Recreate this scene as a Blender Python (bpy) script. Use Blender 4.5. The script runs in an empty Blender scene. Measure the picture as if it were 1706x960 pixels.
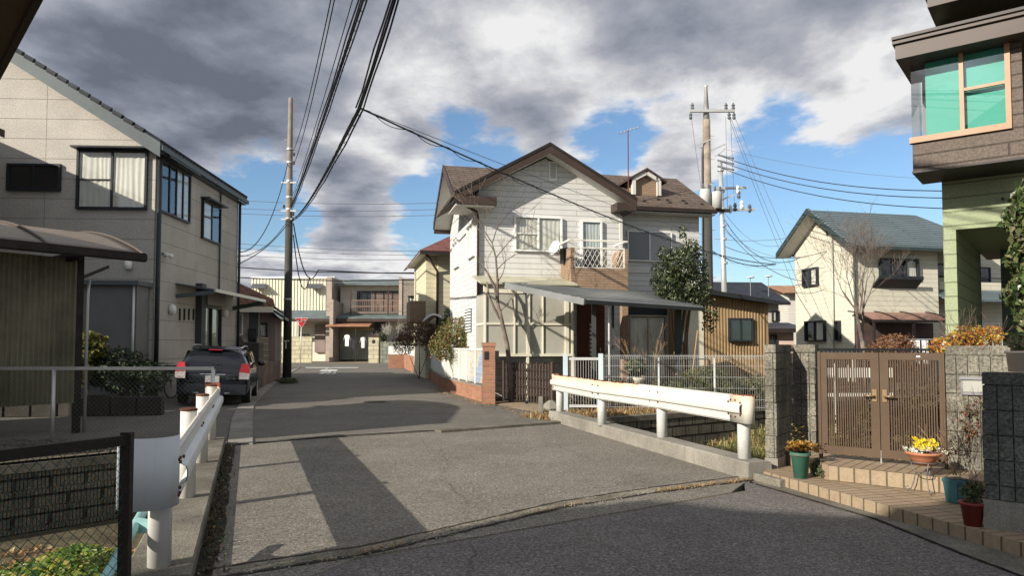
import bpy, bmesh, math, random
from mathutils import Vector, Matrix
R = math.radians
rnd = random.Random(7)
sc = bpy.context.scene
COL = sc.collection

# ------------------------------------------------------------------ camera
CAMZ = 1.5
FPX, PIT, HOR = 1200.0, R(2.5), 577.0          # focal length in photo pixels (1706 wide), pitch, horizon row
SHIFT = (HOR - 480) - FPX*math.tan(PIT)
cam = bpy.data.cameras.new('camera'); camo = bpy.data.objects.new('camera', cam); COL.objects.link(camo)
camo.location = (0, 0, CAMZ); camo.rotation_euler = (R(90)+PIT, 0, 0)
cam.sensor_width = 36; cam.lens = FPX/1706*36; cam.shift_y = SHIFT/1706
cam.clip_start = 0.05; cam.clip_end = 3000
sc.camera = camo

# ------------------------------------------------------------------ sun, sky, exposure
SAZ, SEL = R(50), R(24.5)                          # shadows run towards this azimuth (from +Y to +X)
SD = Vector((math.sin(SAZ)*math.cos(SEL), math.cos(SAZ)*math.cos(SEL), -math.sin(SEL)))
sl = bpy.data.lights.new('sun', 'SUN'); so = bpy.data.objects.new('sun', sl); COL.objects.link(so)
sl.energy = 5.0; sl.angle = R(0.5); sl.color = (1.0, 0.92, 0.80)
so.rotation_euler = SD.to_track_quat('-Z', 'Y').to_euler()
sc.view_settings.view_transform = 'Standard'; sc.view_settings.look = 'None'
sc.view_settings.gamma = 1; sc.view_settings.exposure = 0.62
sc.view_settings.use_curve_mapping = False

def raydir(u, v):
    x = (u-853)/FPX; y = (480+SHIFT-v)/FPX
    return Vector((x, math.cos(PIT)-y*math.sin(PIT), math.sin(PIT)+y*math.cos(PIT)))
def G(u, v, z=0.0):                               # where a sight line meets the level z
    d = raydir(u, v); t = (z-CAMZ)/d.z
    return Vector((d.x*t, d.y*t, z))
def P(u, v, Y):                                   # the point on a sight line at distance Y
    d = raydir(u, v); t = Y/d.y
    return Vector((d.x*t, Y, CAMZ+d.z*t))

world = bpy.data.worlds.new('World'); sc.world = world; world.use_nodes = True
nt = world.node_tree; nt.nodes.clear()
def nd(nt, typ, **kw):
    n = nt.nodes.new(typ)
    for k, v in kw.items():
        if k.startswith('i_'): n.inputs[int(k[2:])].default_value = v
        else: setattr(n, k, v)
    return n
def math_n(nt, op, a, b=None, c=None, clamp=False):
    n = nt.nodes.new('ShaderNodeMath'); n.operation = op; n.use_clamp = clamp
    for i, x in enumerate((a, b, c)):
        if x is None: continue
        if isinstance(x, (int, float)): n.inputs[i].default_value = x
        else: nt.links.new(x, n.inputs[i])
    return n.outputs[0]
def ramp(nt, fac, stops, interp='LINEAR'):
    n = nt.nodes.new('ShaderNodeValToRGB'); n.color_ramp.interpolation = interp
    e = n.color_ramp.elements
    while len(e) < len(stops): e.new(0.5)
    for i, (p, c) in enumerate(stops):
        e[i].position = p; e[i].color = (c, c, c, 1) if isinstance(c, (int, float)) else tuple(c)+(1,)
    nt.links.new(fac, n.inputs[0]); return n.outputs[0]
def mixc(nt, fac, a, b, mode='MIX'):
    n = nt.nodes.new('ShaderNodeMix'); n.data_type = 'RGBA'; n.blend_type = mode
    for i, x in ((0, fac), (6, a), (7, b)):
        if isinstance(x, (int, float)): n.inputs[i].default_value = x
        elif isinstance(x, tuple): n.inputs[i].default_value = x if len(x) == 4 else x+(1,)
        else: nt.links.new(x, n.inputs[i])
    return n.outputs[2]
def maprange(nt, x, a, b, c=0.0, d=1.0, smooth=True):
    n = nt.nodes.new('ShaderNodeMapRange'); n.interpolation_type = 'SMOOTHSTEP' if smooth else 'LINEAR'
    n.inputs[1].default_value = a; n.inputs[2].default_value = b; n.inputs[3].default_value = c; n.inputs[4].default_value = d
    nt.links.new(x, n.inputs[0]); return n.outputs[0]

sky = nt.nodes.new('ShaderNodeTexSky'); sky.sky_type = 'NISHITA'; sky.sun_disc = False
sky.sun_elevation = SEL; sky.sun_rotation = SAZ + math.pi
sky.air_density = 1.0; sky.dust_density = 0.6; sky.ozone_density = 1.6
tc = nt.nodes.new('ShaderNodeTexCoord')
dirn = nt.nodes.new('ShaderNodeVectorMath'); dirn.operation = 'NORMALIZE'; nt.links.new(tc.outputs['Generated'], dirn.inputs[0])
sep = nt.nodes.new('ShaderNodeSeparateXYZ'); nt.links.new(dirn.outputs[0], sep.inputs[0])
zz = math_n(nt, 'MAXIMUM', sep.outputs[2], 0.0)
den = math_n(nt, 'ADD', zz, 0.13)
cx = math_n(nt, 'DIVIDE', sep.outputs[0], den); cy = math_n(nt, 'DIVIDE', sep.outputs[1], den)
def cloudvec(ox, oy, rot=0.0, sx=1.0, sy=1.0):
    c = nt.nodes.new('ShaderNodeCombineXYZ'); nt.links.new(cx, c.inputs[0]); nt.links.new(cy, c.inputs[1])
    m = nt.nodes.new('ShaderNodeMapping'); m.inputs[1].default_value = (ox, oy, 0); m.inputs[2].default_value = (0, 0, rot); m.inputs[3].default_value = (sx, sy, 1)
    nt.links.new(c.outputs[0], m.inputs[0]); return m.outputs[0]
def wnoise(vec, scale, detail=8, rough=0.55, dist=0.0):
    n = nt.nodes.new('ShaderNodeTexNoise'); n.inputs['Scale'].default_value = scale; n.inputs['Detail'].default_value = detail
    n.inputs['Roughness'].default_value = rough; n.inputs['Distortion'].default_value = dist
    nt.links.new(vec, n.inputs['Vector']); return n.outputs[0]
def blob(u, v, rad, amp):                        # a soft patch of sky round one direction
    d = raydir(u, v).normalized()
    dp = nt.nodes.new('ShaderNodeVectorMath'); dp.operation = 'DOT_PRODUCT'
    nt.links.new(dirn.outputs[0], dp.inputs[0]); dp.inputs[1].default_value = d
    return maprange(nt, dp.outputs['Value'], math.cos(R(rad)), 1.0, 0.0, amp)
def addall(xs):
    a = xs[0]
    for x in xs[1:]: a = math_n(nt, 'ADD', a, x)
    return a
wv_ = wnoise(cloudvec(5.1, 1.3), 0.9, 3, 0.5)
cv = cloudvec(0.7, 2.1, R(25), 1.0, 0.8)
dens = wnoise(cv, 1.35, 12, 0.60, 0.12)
# more or less cloud in some directions
cover = addall([dens] + [blob(*b) for b in (
    (1430, 330, 13, -0.15), (1260, 430, 10, -0.15), (1500, 420, 9, -0.10), (640, 330, 5, -0.08), (700, 350, 6, -0.2), (430, 345, 7, -0.20), (430, 480, 6, -0.06), (1560, 560, 12, -0.08), (1360, 250, 6, -0.08),
    (1010, 220, 4.5, -0.16), (760, 310, 5, -0.05), (735, 155, 4.5, -0.16), (700, 200, 4, -0.07), (470, 345, 5, -0.14), (1290, 210, 5, -0.12), (1120, 170, 4, -0.10), (820, 235, 4, -0.08),
    (250, 100, 30, 0.20), (1000, 60, 14, 0.12), (1350, 130, 9, 0.10), (600, 230, 7, 0.08), (560, 430, 8, 0.06), (1480, 90, 10, 0.12), (960, 330, 6, 0.05))])
mask = maprange(nt, cover, 0.395, 0.49)
# light falls on the cloud from behind the viewer: slopes facing it are bright, bases are dark
cv2 = cloudvec(0.78, 2.00, R(25), 1.0, 0.8)
d2 = wnoise(cv2, 1.35, 5, 0.52, 0.12)
dsm = wnoise(cv, 1.35, 5, 0.52, 0.12)
relief = math_n(nt, 'SUBTRACT', dsm, d2)
mid_ = wnoise(cloudvec(3.1, 0.4, R(15), 1.0, 0.8), 1.3, 4, 0.5, 0.6)
fine = wnoise(cloudvec(8.1, 3.4, R(15), 1.0, 0.85), 3.4, 12, 0.66, 0.1)
dark = addall([blob(*b) for b in ((60, 60, 16, 0.20), (330, 40, 14, 0.18), (420, 130, 12, 0.14), (780, 20, 13, 0.10), (640, 70, 6, 0.08), (150, 300, 14, 0.08), (880, 60, 10, 0.08), (1500, 60, 12, 0.04),
        (650, 280, 8, 0.12), (480, 250, 8, 0.10),
        (650, 220, 5, -0.06), (1080, 140, 9, -0.12), (880, 130, 7, -0.14), (560, 170, 6, -0.12), (1180, 260, 7, -0.14), (620, 410, 10, -0.10), (740, 430, 8, -0.10), (300, 150, 5, -0.14),
        (640, 165, 4, -0.14), (1400, 130, 10, -0.06))])
br = addall([math_n(nt, 'MULTIPLY', relief, 2.4), math_n(nt, 'MULTIPLY', mid_, 1.3), math_n(nt, 'MULTIPLY', fine, 1.0), math_n(nt, 'MULTIPLY', maprange(nt, cover, 0.42, 0.62), -0.30), -0.22])
br = math_n(nt, 'SUBTRACT', br, dark)
cc = nt.nodes.new('ShaderNodeValToRGB'); e = cc.color_ramp.elements
for _ in range(4): e.new(0.5)
for i, (p, c) in enumerate(((0.02, (1.15, 1.27, 1.62)), (0.25, (1.75, 1.92, 2.36)), (0.45, (2.55, 2.72, 3.2)), (0.62, (3.3, 3.42, 3.8)), (0.80, (4.8, 4.85, 5.1)), (1.0, (6.6, 6.6, 6.6)))):
    e[i].position = p; e[i].color = c+(1,)
nt.links.new(br, cc.inputs[0])
skym = mixc(nt, 1.0, sky.outputs[0], (0.86, 1.0, 1.12), 'MULTIPLY')
col = mixc(nt, mask, skym, cc.outputs[0])
bg = nt.nodes.new('ShaderNodeBackground'); bg.inputs[1].default_value = 0.085
nt.links.new(col, bg.inputs[0])
wo = nt.nodes.new('ShaderNodeOutputWorld'); nt.links.new(bg.outputs[0], wo.inputs[0])

# ------------------------------------------------------------------ mesh building
def V(*a): return Vector(a)
class MB:
    def __init__(s): s.v = []; s.f = []
    def add(s, vs, fs):
        o = len(s.v); s.v += [tuple(p) for p in vs]; s.f += [tuple(i+o for i in f) for f in fs]; return s
    def quad(s, a, b, c, d): return s.add((a, b, c, d), ((0, 1, 2, 3),))
    def hexa(s, p): return s.add(p, ((0, 3, 2, 1), (4, 5, 6, 7), (0, 1, 5, 4), (1, 2, 6, 5), (2, 3, 7, 6), (3, 0, 4, 7)))
    def box(s, x0, x1, y0, y1, z0, z1):
        return s.hexa([(x0, y0, z0), (x1, y0, z0), (x1, y1, z0), (x0, y1, z0), (x0, y0, z1), (x1, y0, z1), (x1, y1, z1), (x0, y1, z1)])
    def wb(s, W, a0, a1, z0, z1, d0, d1):           # box on a wall W=(origin, tangent, outward normal)
        O, t, n = W
        q = lambda a, d, z: O+t*a+n*d+V(0, 0, z)
        return s.hexa([q(a0, d0, z0), q(a1, d0, z0), q(a1, d1, z0), q(a0, d1, z0), q(a0, d0, z1), q(a1, d0, z1), q(a1, d1, z1), q(a0, d1, z1)])
    def beam(s, a, b, w, h, up=None):               # rectangular bar from a to b
        a, b = Vector(a), Vector(b); d = (b-a).normalized(); up = Vector(up) if up else V(0, 0, 1)
        if abs(d.dot(up)) > 0.98: up = V(1, 0, 0)
        x = d.cross(up).normalized()*w/2; y = x.cross(d).normalized()*h/2
        return s.hexa([a-x-y, a+x-y, a+x+y, a-x+y, b-x-y, b+x-y, b+x+y, b-x+y])
    def prism(s, pts, vec):
        pts = [Vector(p) for p in pts]; vec = Vector(vec); n = len(pts)
        fs = [tuple(range(n))[::-1], tuple(range(n, 2*n))] + [(i, (i+1) % n, n+(i+1) % n, n+i) for i in range(n)]
        return s.add(pts+[p+vec for p in pts], fs)
    def tube(s, pts, r, n=6, cap=True):
        pts = [Vector(p) for p in pts]; m = len(pts); rs = r if isinstance(r, (list, tuple)) else [r]*m
        prev = None; vs = []; fs = []
        for i, p in enumerate(pts):
            d = (pts[min(i+1, m-1)]-pts[max(i-1, 0)])
            d = d.normalized() if d.length > 1e-9 else V(0, 0, 1)
            if prev is None:
                a = V(0, 0, 1) if abs(d.z) < 0.9 else V(1, 0, 0); x = d.cross(a).normalized()
            else:
                x = (prev-d*prev.dot(d))
                x = x.normalized() if x.length > 1e-6 else d.orthogonal().normalized()
            prev = x; y = d.cross(x)
            for k in range(n):
                t = 2*math.pi*k/n; vs.append(p+(x*math.cos(t)+y*math.sin(t))*rs[i])
        for i in range(m-1):
            for k in range(n):
                fs.append((i*n+k, i*n+(k+1) % n, (i+1)*n+(k+1) % n, (i+1)*n+k))
        if cap: fs.append(tuple(range(n))[::-1]); fs.append(tuple(range((m-1)*n, m*n)))
        return s.add(vs, fs)
    def lathe(s, c, prof, n=20, sx=1, sy=1):
        c = Vector(c); vs = []; fs = []; m = len(prof)
        for r, z in prof:
            for k in range(n):
                t = 2*math.pi*k/n; vs.append(c+V(r*sx*math.cos(t), r*sy*math.sin(t), z))
        for i in range(m-1):
            for k in range(n):
                fs.append((i*n+k, i*n+(k+1) % n, (i+1)*n+(k+1) % n, (i+1)*n+k))
        fs.append(tuple(range(n))[::-1]); fs.append(tuple(range((m-1)*n, m*n)))
        return s.add(vs, fs)
    def grid(s, fn, nu, nv):
        vs = [fn(i/nu, j/nv) for j in range(nv+1) for i in range(nu+1)]
        return s.add(vs, [(j*(nu+1)+i, j*(nu+1)+i+1, (j+1)*(nu+1)+i+1, (j+1)*(nu+1)+i) for j in range(nv) for i in range(nu)])
    def build(s, name, m=None, parent=None, smooth=False, fix=True, bevel=0):
        me = bpy.data.meshes.new(name); me.from_pydata(s.v, [], s.f); me.update()
        if fix:
            bm = bmesh.new(); bm.from_mesh(me)
            if bevel:
                bmesh.ops.remove_doubles(bm, verts=bm.verts, dist=1e-5)
                bmesh.ops.recalc_face_normals(bm, faces=bm.faces)
                ed = [e for e in bm.edges if len(e.link_faces) == 2 and e.calc_face_angle(0) > 0.5]
                bmesh.ops.bevel(bm, geom=ed, offset=bevel, segments=2, affect='EDGES', clamp_overlap=True)
            bmesh.ops.recalc_face_normals(bm, faces=bm.faces); bm.to_mesh(me); bm.free()
        if smooth: me.shade_smooth()
        o = bpy.data.objects.new(name, me); COL.objects.link(o)
        if m is not None: me.materials.append(m)
        if parent is not None: o.parent = parent.e if isinstance(parent, Thing) else parent
        return o
def tag(o, label=None, cat=None, group=None, kind=None):
    if label: o['label'] = label
    if cat: o['category'] = cat
    if group: o['group'] = group
    if kind: o['kind'] = kind
    return o
class Thing:
    def __init__(s, name, label, cat, loc=(0, 0, 0), rot=0.0, group=None):
        s.e = bpy.data.objects.new(name, None); COL.objects.link(s.e); s.loc = Vector(loc); s.rot = rot
        s.e.empty_display_size = 0.1
        s.e.location = s.loc; s.e.rotation_euler = (0, 0, rot); tag(s.e, label, cat, group)
    def inv(s, p): return Matrix.Rotation(-s.rot, 3, 'Z') @ (Vector(p)-s.loc)
    def w(s, p): return Matrix.Rotation(s.rot, 3, 'Z') @ Vector(p)+s.loc
    def hit(s, u, v, ax, val):
        o = s.inv((0, 0, CAMZ)); d = Matrix.Rotation(-s.rot, 3, 'Z') @ raydir(u, v)
        return o+d*((val-o[ax])/d[ax])
    def ax(s, u, v, y): h = s.hit(u, v, 1, y); return h.x, h.z      # on the local plane y = const
    def ay(s, u, v, x): h = s.hit(u, v, 0, x); return h.y, h.z      # on the local plane x = const
def copy_thing(e, loc, rotz, label, scale=None):
    c = e.copy(); COL.objects.link(c); c.location = loc; c.rotation_euler = (0, 0, rotz); c['label'] = label
    if scale: c.scale = (scale,)*3
    for ch in list(e.children):
        k = ch.copy(); COL.objects.link(k); k.parent = c
        for g in ch.children:
            h = g.copy(); COL.objects.link(h); h.parent = k
    return c

# ------------------------------------------------------------------ materials
_mc = {}
def newmat(name):
    m = bpy.data.materials.new(name); m.use_nodes = True; n = m.node_tree
    b = n.nodes['Principled BSDF']; return m, n, b
def coord(n, kind='Object'):
    t = n.nodes.new('ShaderNodeTexCoord'); return t.outputs[kind]
def noise(n, vec, scale, detail=4, rough=0.6, dist=0.0, out=0):
    t = n.nodes.new('ShaderNodeTexNoise'); t.inputs['Scale'].default_value = scale; t.inputs['Detail'].default_value = detail
    t.inputs['Roughness'].default_value = rough; t.inputs['Distortion'].default_value = dist; n.links.new(vec, t.inputs['Vector']); return t.outputs[out]
def scalev(n, vec, s):
    m = n.nodes.new('ShaderNodeMapping'); m.inputs[3].default_value = s; n.links.new(vec, m.inputs[0]); return m.outputs[0]
def bumpn(n, b, h, strength, dist=0.01):
    k = n.nodes.new('ShaderNodeBump'); k.inputs['Strength'].default_value = strength; k.inputs['Distance'].default_value = dist
    n.links.new(h, k.inputs['Height']); n.links.new(k.outputs[0], b.inputs['Normal'])
def c3(c, k=1.0): return tuple(min(1, x*k) for x in c)
def M(name, col, rough=0.7, var=0.12, sc1=1.2, fine=0.0, fsc=60, bump=0.0, bsc=50, metal=0.0, spec=0.22, streak=0.0, streakcol=(0.12, 0.11, 0.09), coat=0.0):
    if name in _mc: return _mc[name]
    m, n, b = newmat(name); o = coord(n)
    f = noise(n, o, sc1, 5, 0.6)
    c = mixc(n, maprange(n, f, 0.3, 0.7), c3(col, 1-var), c3(col, 1+var))
    if fine: c = mixc(n, maprange(n, noise(n, o, fsc, 2), 0.35, 0.65), c, mixc(n, 1.0, c, (1-fine,)*3, 'MULTIPLY'))
    if streak:
        sv = noise(n, scalev(n, o, (9, 9, 0.5)), 1.0, 4, 0.65)
        c = mixc(n, math_n(n, 'MULTIPLY', maprange(n, sv, 0.5, 0.78), streak), c, streakcol)
    n.links.new(c, b.inputs['Base Color']); b.inputs['Roughness'].default_value = rough; b.inputs['Metallic'].default_value = metal
    b.inputs['Specular IOR Level'].default_value = spec; b.inputs['Coat Weight'].default_value = coat
    if bump: bumpn(n, b, noise(n, o, bsc, 3, 0.6), bump, 0.01)
    _mc[name] = m; return m
def wallvec(n, mode='xy'):
    s = n.nodes.new('ShaderNodeSeparateXYZ'); n.links.new(coord(n), s.inputs[0])
    a = {'x': s.outputs[0], 'y': s.outputs[1]}.get(mode) or math_n(n, 'ADD', s.outputs[0], s.outputs[1])
    k = n.nodes.new('ShaderNodeCombineXYZ'); n.links.new(a, k.inputs[0]); n.links.new(s.outputs[1] if mode == 'flat' else s.outputs[2], k.inputs[1])
    if mode == 'flat': n.links.new(s.outputs[0], k.inputs[0])
    return k.outputs[0]
def BR(name, c1, c2, line, w, h, mort, mode='xy', offset=0.5, rough=0.8, bump=0.5, var=0.2, fine=0.2, fsc=50, stain=0.0, staincol=(0.06, 0.055, 0.045), bdist=0.01, spec=0.12, ssc=1.3, coursefin=0.0):
    if name in _mc: return _mc[name]
    m, n, b = newmat(name); vec = wallvec(n, mode); o = coord(n)
    t = n.nodes.new('ShaderNodeTexBrick'); t.offset = offset; t.squash = 1.0
    t.inputs['Scale'].default_value = 1.0; t.inputs['Brick Width'].default_value = w; t.inputs['Row Height'].default_value = h
    t.inputs['Mortar Size'].default_value = mort; t.inputs['Mortar Smooth'].default_value = 0.3; t.inputs['Bias'].default_value = 0.0
    t.inputs['Color1'].default_value = c1+(1,); t.inputs['Color2'].default_value = c2+(1,); t.inputs['Mortar'].default_value = line+(1,)
    n.links.new(vec, t.inputs['Vector'])
    c = t.outputs[0]
    lo = maprange(n, noise(n, o, ssc, 5, 0.65), 0.3, 0.72, 1-var, 1+var*0.4)
    mm = n.nodes.new('ShaderNodeVectorMath'); mm.operation = 'SCALE'; n.links.new(c, mm.inputs[0]); n.links.new(lo, mm.inputs['Scale']); c = mm.outputs[0]
    if fine:
        ff = maprange(n, noise(n, o, fsc, 3, 0.7), 0.3, 0.7, 1-fine, 1+fine)
        mm = n.nodes.new('ShaderNodeVectorMath'); mm.operation = 'SCALE'; n.links.new(c, mm.inputs[0]); n.links.new(ff, mm.inputs['Scale']); c = mm.outputs[0]
    if stain:
        sv = noise(n, scalev(n, o, (5.0, 5.0, 0.8)), 1.0, 6, 0.7)
        c = mixc(n, math_n(n, 'MULTIPLY', maprange(n, sv, 0.46, 0.7), stain), c, staincol)
    n.links.new(c, b.inputs['Base Color']); b.inputs['Roughness'].default_value = rough; b.inputs['Specular IOR Level'].default_value = spec
    hgt = math_n(n, 'SUBTRACT', math_n(n, 'MULTIPLY', noise(n, o, fsc, 3, 0.7), 0.35), t.outputs[1])
    if bump: bumpn(n, b, hgt, bump, bdist)
    _mc[name] = m; return m
def siding(name, col, h=0.22, line=0.55, mode='xy', w=3.0, rough=0.6, var=0.07, bump=0.7, mort=0.012, stain=0.0, fine=0.05):
    return BR(name, c3(col, 1.0), c3(col, 0.97), c3(col, line), w, h, mort, mode, 0.37, rough, bump, var, fine, 35, stain, c3(col, 0.55))
def LEAF(name, cols, rough=0.6, trans=0.25):
    if name in _mc: return _mc[name]
    m, n, b = newmat(name); g = n.nodes.new('ShaderNodeNewGeometry')
    k = len(cols); c = ramp(n, g.outputs['Random Per Island'], [((i+0.5)/k, cols[i]) for i in range(k)])
    n.links.new(c, b.inputs['Base Color']); b.inputs['Roughness'].default_value = rough
    tr = n.nodes.new('ShaderNodeBsdfTranslucent'); n.links.new(c, tr.inputs[0])
    mx = n.nodes.new('ShaderNodeMixShader'); mx.inputs[0].default_value = trans
    n.links.new(b.outputs[0], mx.inputs[1]); n.links.new(tr.outputs[0], mx.inputs[2])
    n.links.new(mx.outputs[0], n.nodes['Material Output'].inputs[0]); _mc[name] = m; return m
def GLASS(name, tint=(0.85, 0.9, 0.9), op=0.25, rough=0.02, body=(0.02, 0.025, 0.03), refl=0.07):
    if name in _mc: return _mc[name]
    m, n, b = newmat(name)
    b.inputs['Base Color'].default_value = body+(1,); b.inputs['Roughness'].default_value = rough; b.inputs['Specular IOR Level'].default_value = 0.8
    bumpn(n, b, noise(n, coord(n), 1.3, 2), 0.06, 0.05)
    t = n.nodes.new('ShaderNodeBsdfTransparent'); t.inputs[0].default_value = tint+(1,)
    lw = n.nodes.new('ShaderNodeLayerWeight')
    fr = math_n(n, 'ADD', math_n(n, 'MULTIPLY', math_n(n, 'POWER', lw.outputs['Facing'], 3.0), 0.7), refl)
    gl = n.nodes.new('ShaderNodeBsdfGlossy'); gl.inputs['Roughness'].default_value = rough
    m1 = n.nodes.new('ShaderNodeMixShader'); m1.inputs[0].default_value = op; n.links.new(t.outputs[0], m1.inputs[1]); n.links.new(b.outputs[0], m1.inputs[2])
    m2 = n.nodes.new('ShaderNodeMixShader'); n.links.new(fr, m2.inputs[0]); n.links.new(m1.outputs[0], m2.inputs[1]); n.links.new(gl.outputs[0], m2.inputs[2])
    n.links.new(m2.outputs[0], n.nodes['Material Output'].inputs[0]); _mc[name] = m; return m
def RUST(name, col, zt, zr, amount=1.0, yr=None, col2=None):       # painted steel that rusts from its top edge down (object z)
    if name in _mc: return _mc[name]
    m, n, b = newmat(name); o = coord(n); s = n.nodes.new('ShaderNodeSeparateXYZ'); n.links.new(o, s.inputs[0])
    ns = noise(n, scalev(n, o, (7, 7, 1.2)), 1.0, 6, 0.7); big = noise(n, scalev(n, o, (0.45, 0.45, 0.1)), 1.0, 2)
    hgt = maprange(n, s.outputs[2], zt-zr*0.35, zt, 0, 1, False); hg2 = maprange(n, s.outputs[2], zt-zr*1.6, zt, 0, 1, False)
    wob = math_n(n, 'MULTIPLY', math_n(n, 'SUBTRACT', ns, 0.5), 1.1)
    bg_ = math_n(n, 'MULTIPLY', math_n(n, 'SUBTRACT', big, 0.5), 0.7)
    k = math_n(n, 'ADD', math_n(n, 'ADD', hgt, wob), bg_); k2 = math_n(n, 'ADD', math_n(n, 'ADD', hg2, math_n(n, 'MULTIPLY', wob, 1.2)), bg_)
    if yr: msk = maprange(n, s.outputs[1], yr[0]-0.05, yr[0]+0.05, 0.0, 1.0)
    core = maprange(n, k, 0.86-0.1*amount, 0.92-0.1*amount)
    halo = math_n(n, 'MULTIPLY', maprange(n, k2, 0.3, 1.2), 0.5*amount)
    if yr: core = math_n(n, 'MULTIPLY', core, msk); halo = math_n(n, 'MULTIPLY', halo, msk)
    base = mixc(n, maprange(n, noise(n, o, 2.0, 5), 0.3, 0.75), c3(col, 0.93), col2 or c3(col, 1.03))
    base = mixc(n, maprange(n, noise(n, scalev(n, o, (14, 14, 1)), 1, 4), 0.56, 0.75, 0, 0.35), base, (0.45, 0.42, 0.36))
    c = mixc(n, halo, base, (0.62, 0.42, 0.2)); c = mixc(n, core, c, (0.16, 0.045, 0.022))
    n.links.new(c, b.inputs['Base Color']); b.inputs['Roughness'].default_value = 0.5; b.inputs['Specular IOR Level'].default_value = 0.25
    bumpn(n, b, noise(n, o, 30, 3), 0.12, 0.004); _mc[name] = m; return m

WHITE = M('white_paint', (0.74, 0.74, 0.71), 0.5, 0.05, streak=0.25, streakcol=(0.45, 0.42, 0.36))
DARKFR = M('dark_frame', (0.022, 0.026, 0.03), 0.4, 0.1)
BLACKP = M('black_pipe', (0.025, 0.03, 0.035), 0.45)
GLS = GLASS('window_glass', (.93, .95, .94), .06)
GLSD = GLASS('dark_window_glass', (0.25, 0.3, 0.32), 0.6, 0.02)
CURT = M('curtain_cloth', (0.66, 0.64, 0.58), 0.9, 0.08)
CURTD = M('room_dark', (0.02, 0.022, 0.025), 0.9, 0.2)
CONC = M('concrete', (0.25, 0.235, 0.2), 0.9, 0.25, 1.3, 0.25, 70, 0.5, 60, streak=0.4)
CONCD = M('old_concrete', (0.17, 0.155, 0.125), 0.95, 0.35, 1.6, 0.35, 55, 0.7, 60, streak=0.5)
ALU = M('aluminium', (0.5, 0.51, 0.5), 0.35, 0.06, metal=0.7)
STEELG = M('galvanised_steel', (0.5, 0.5, 0.48), 0.45, 0.12, metal=0.5)

# ------------------------------------------------------------------ small builders
def wall(O, t, n): return (Vector(O), Vector(t).normalized(), Vector(n).normalized())
def wavy(mb, W, a0, a1, z0, z1, d, amp=0.025, wl=0.11, seed=0):
    O, t, n = W; rr = random.Random(seed); ph = rr.random()*6; N = max(8, int((a1-a0)/wl*7))
    def fn(i, j):
        a = a0+(a1-a0)*i; dd = d+amp*0.6*(math.sin(a/wl*6.28+ph+2.2*math.sin(a*5+ph))+0.7*math.sin(a/wl*3.3+2*ph+j*1.5)*math.sin(a*7+ph))*(1-0.35*j)
        return O+t*(a+0.012*math.sin(j*5+a*9))+n*dd+V(0, 0, z0+(z1-z0)*j)
    mb.grid(fn, N, 5)
def window(T, W, a0, a1, z0, z1, fm=None, fw=0.05, cur='white', glass=None, bars=(0.5,), mid=None, curfrac=(0, 1), hood=None, sill=0.0, proud=0.09, name='window', back=True, cm=None):
    fm = fm or DARKFR; mb = MB(); g = (a1-a0)
    mb.wb(W, a0-fw, a0, z0-fw, z1+fw, 0.002, proud).wb(W, a1, a1+fw, z0-fw, z1+fw, 0.002, proud)
    mb.wb(W, a0, a1, z1, z1+fw, 0.002, proud).wb(W, a0, a1, z0-fw, z0, 0.002, proud+sill)
    for k, b_ in enumerate(bars): mb.wb(W, a0+g*b_-fw*0.45, a0+g*b_+fw*0.45, z0, z1, 0.03, proud-0.012)
    if mid is not None:
        e = bars[0] if bars else 1
        mb.wb(W, a0, a0+g*(e if mid[1] else 1)-(fw*0.45 if mid[1] else 0), z0+(z1-z0)*mid[0]-0.014, z0+(z1-z0)*mid[0]+0.014, 0.035, proud-0.02)
    o = mb.build(name, fm, T)
    if back: MB().wb(W, a0, a1, z0, z1, 0.003, 0.008).build('dark_room', CURTD, o)
    if cur in ('white', 'part'):
        c = MB(); wavy(c, W, a0+g*curfrac[0]+0.01, a0+g*curfrac[1]-0.01, z0+0.02, z1-0.02, 0.03, 0.013, 0.13, int(a0*100+z0*10)); c.build('curtain', cm or CURT, o, True, False)
    O_, t_, n_ = W; g_ = lambda a, z: O_+t_*a+n_*0.052+V(0, 0, z)
    MB().quad(g_(a0, z0), g_(a1, z0), g_(a1, z1), g_(a0, z1)).build('pane', glass or GLS, o, fix=False)
    if hood is not None: MB().wb(W, a0-0.12, a1+0.12, z1+fw+0.005, z1+fw+0.05, 0.002, hood).build('window_hood', fm, o)
    return o
def leafcloud(name, blobs, n, size, m, parent=None, seed=1, hollow=0.55, droop=0.0, aspect=0.55):
    rr = random.Random(seed); vs = []; fs = []
    tot = sum(b[3]*b[4]*b[5] for b in blobs)**1.0
    for b in blobs:
        k = int(n*b[3]*b[4]*b[5]/tot)
        for _ in range(k):
            d = Vector((rr.gauss(0, 1), rr.gauss(0, 1), rr.gauss(0, 1))).normalized()
            rad = hollow+(1-hollow)*rr.random()**0.6 if rr.random() < 0.85 else rr.random()
            rad *= 0.82+0.28*math.sin(d.x*5+b[0]*3)*math.sin(d.y*4+1+b[1])*math.cos(d.z*5)+0.1*rr.random()
            p = Vector((b[0]+d.x*b[3]*rad, b[1]+d.y*b[4]*rad, b[2]+d.z*b[5]*rad))
            s = size*(0.6+0.8*rr.random())
            nn = (d*0.6+Vector((rr.gauss(0, 1), rr.gauss(0, 1), rr.gauss(0, 1)+0.4))*0.5).normalized()
            t = nn.orthogonal().normalized(); t = Matrix.Rotation(rr.random()*6.28, 3, nn) @ t
            if droop: t = (t+V(0, 0, -droop)).normalized()
            w = nn.cross(t).normalized()*s*aspect*0.5; o = len(vs)
            vs += [p-t*s*0.5, p+w+nn*s*0.08, p+t*s*0.5-nn*s*0.1, p-w+nn*s*0.08]; fs += [(o, o+1, o+2), (o, o+2, o+3)]
    mb = MB(); mb.v = [tuple(p) for p in vs]; mb.f = fs
    return mb.build(name, m, parent, False, False)
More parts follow.
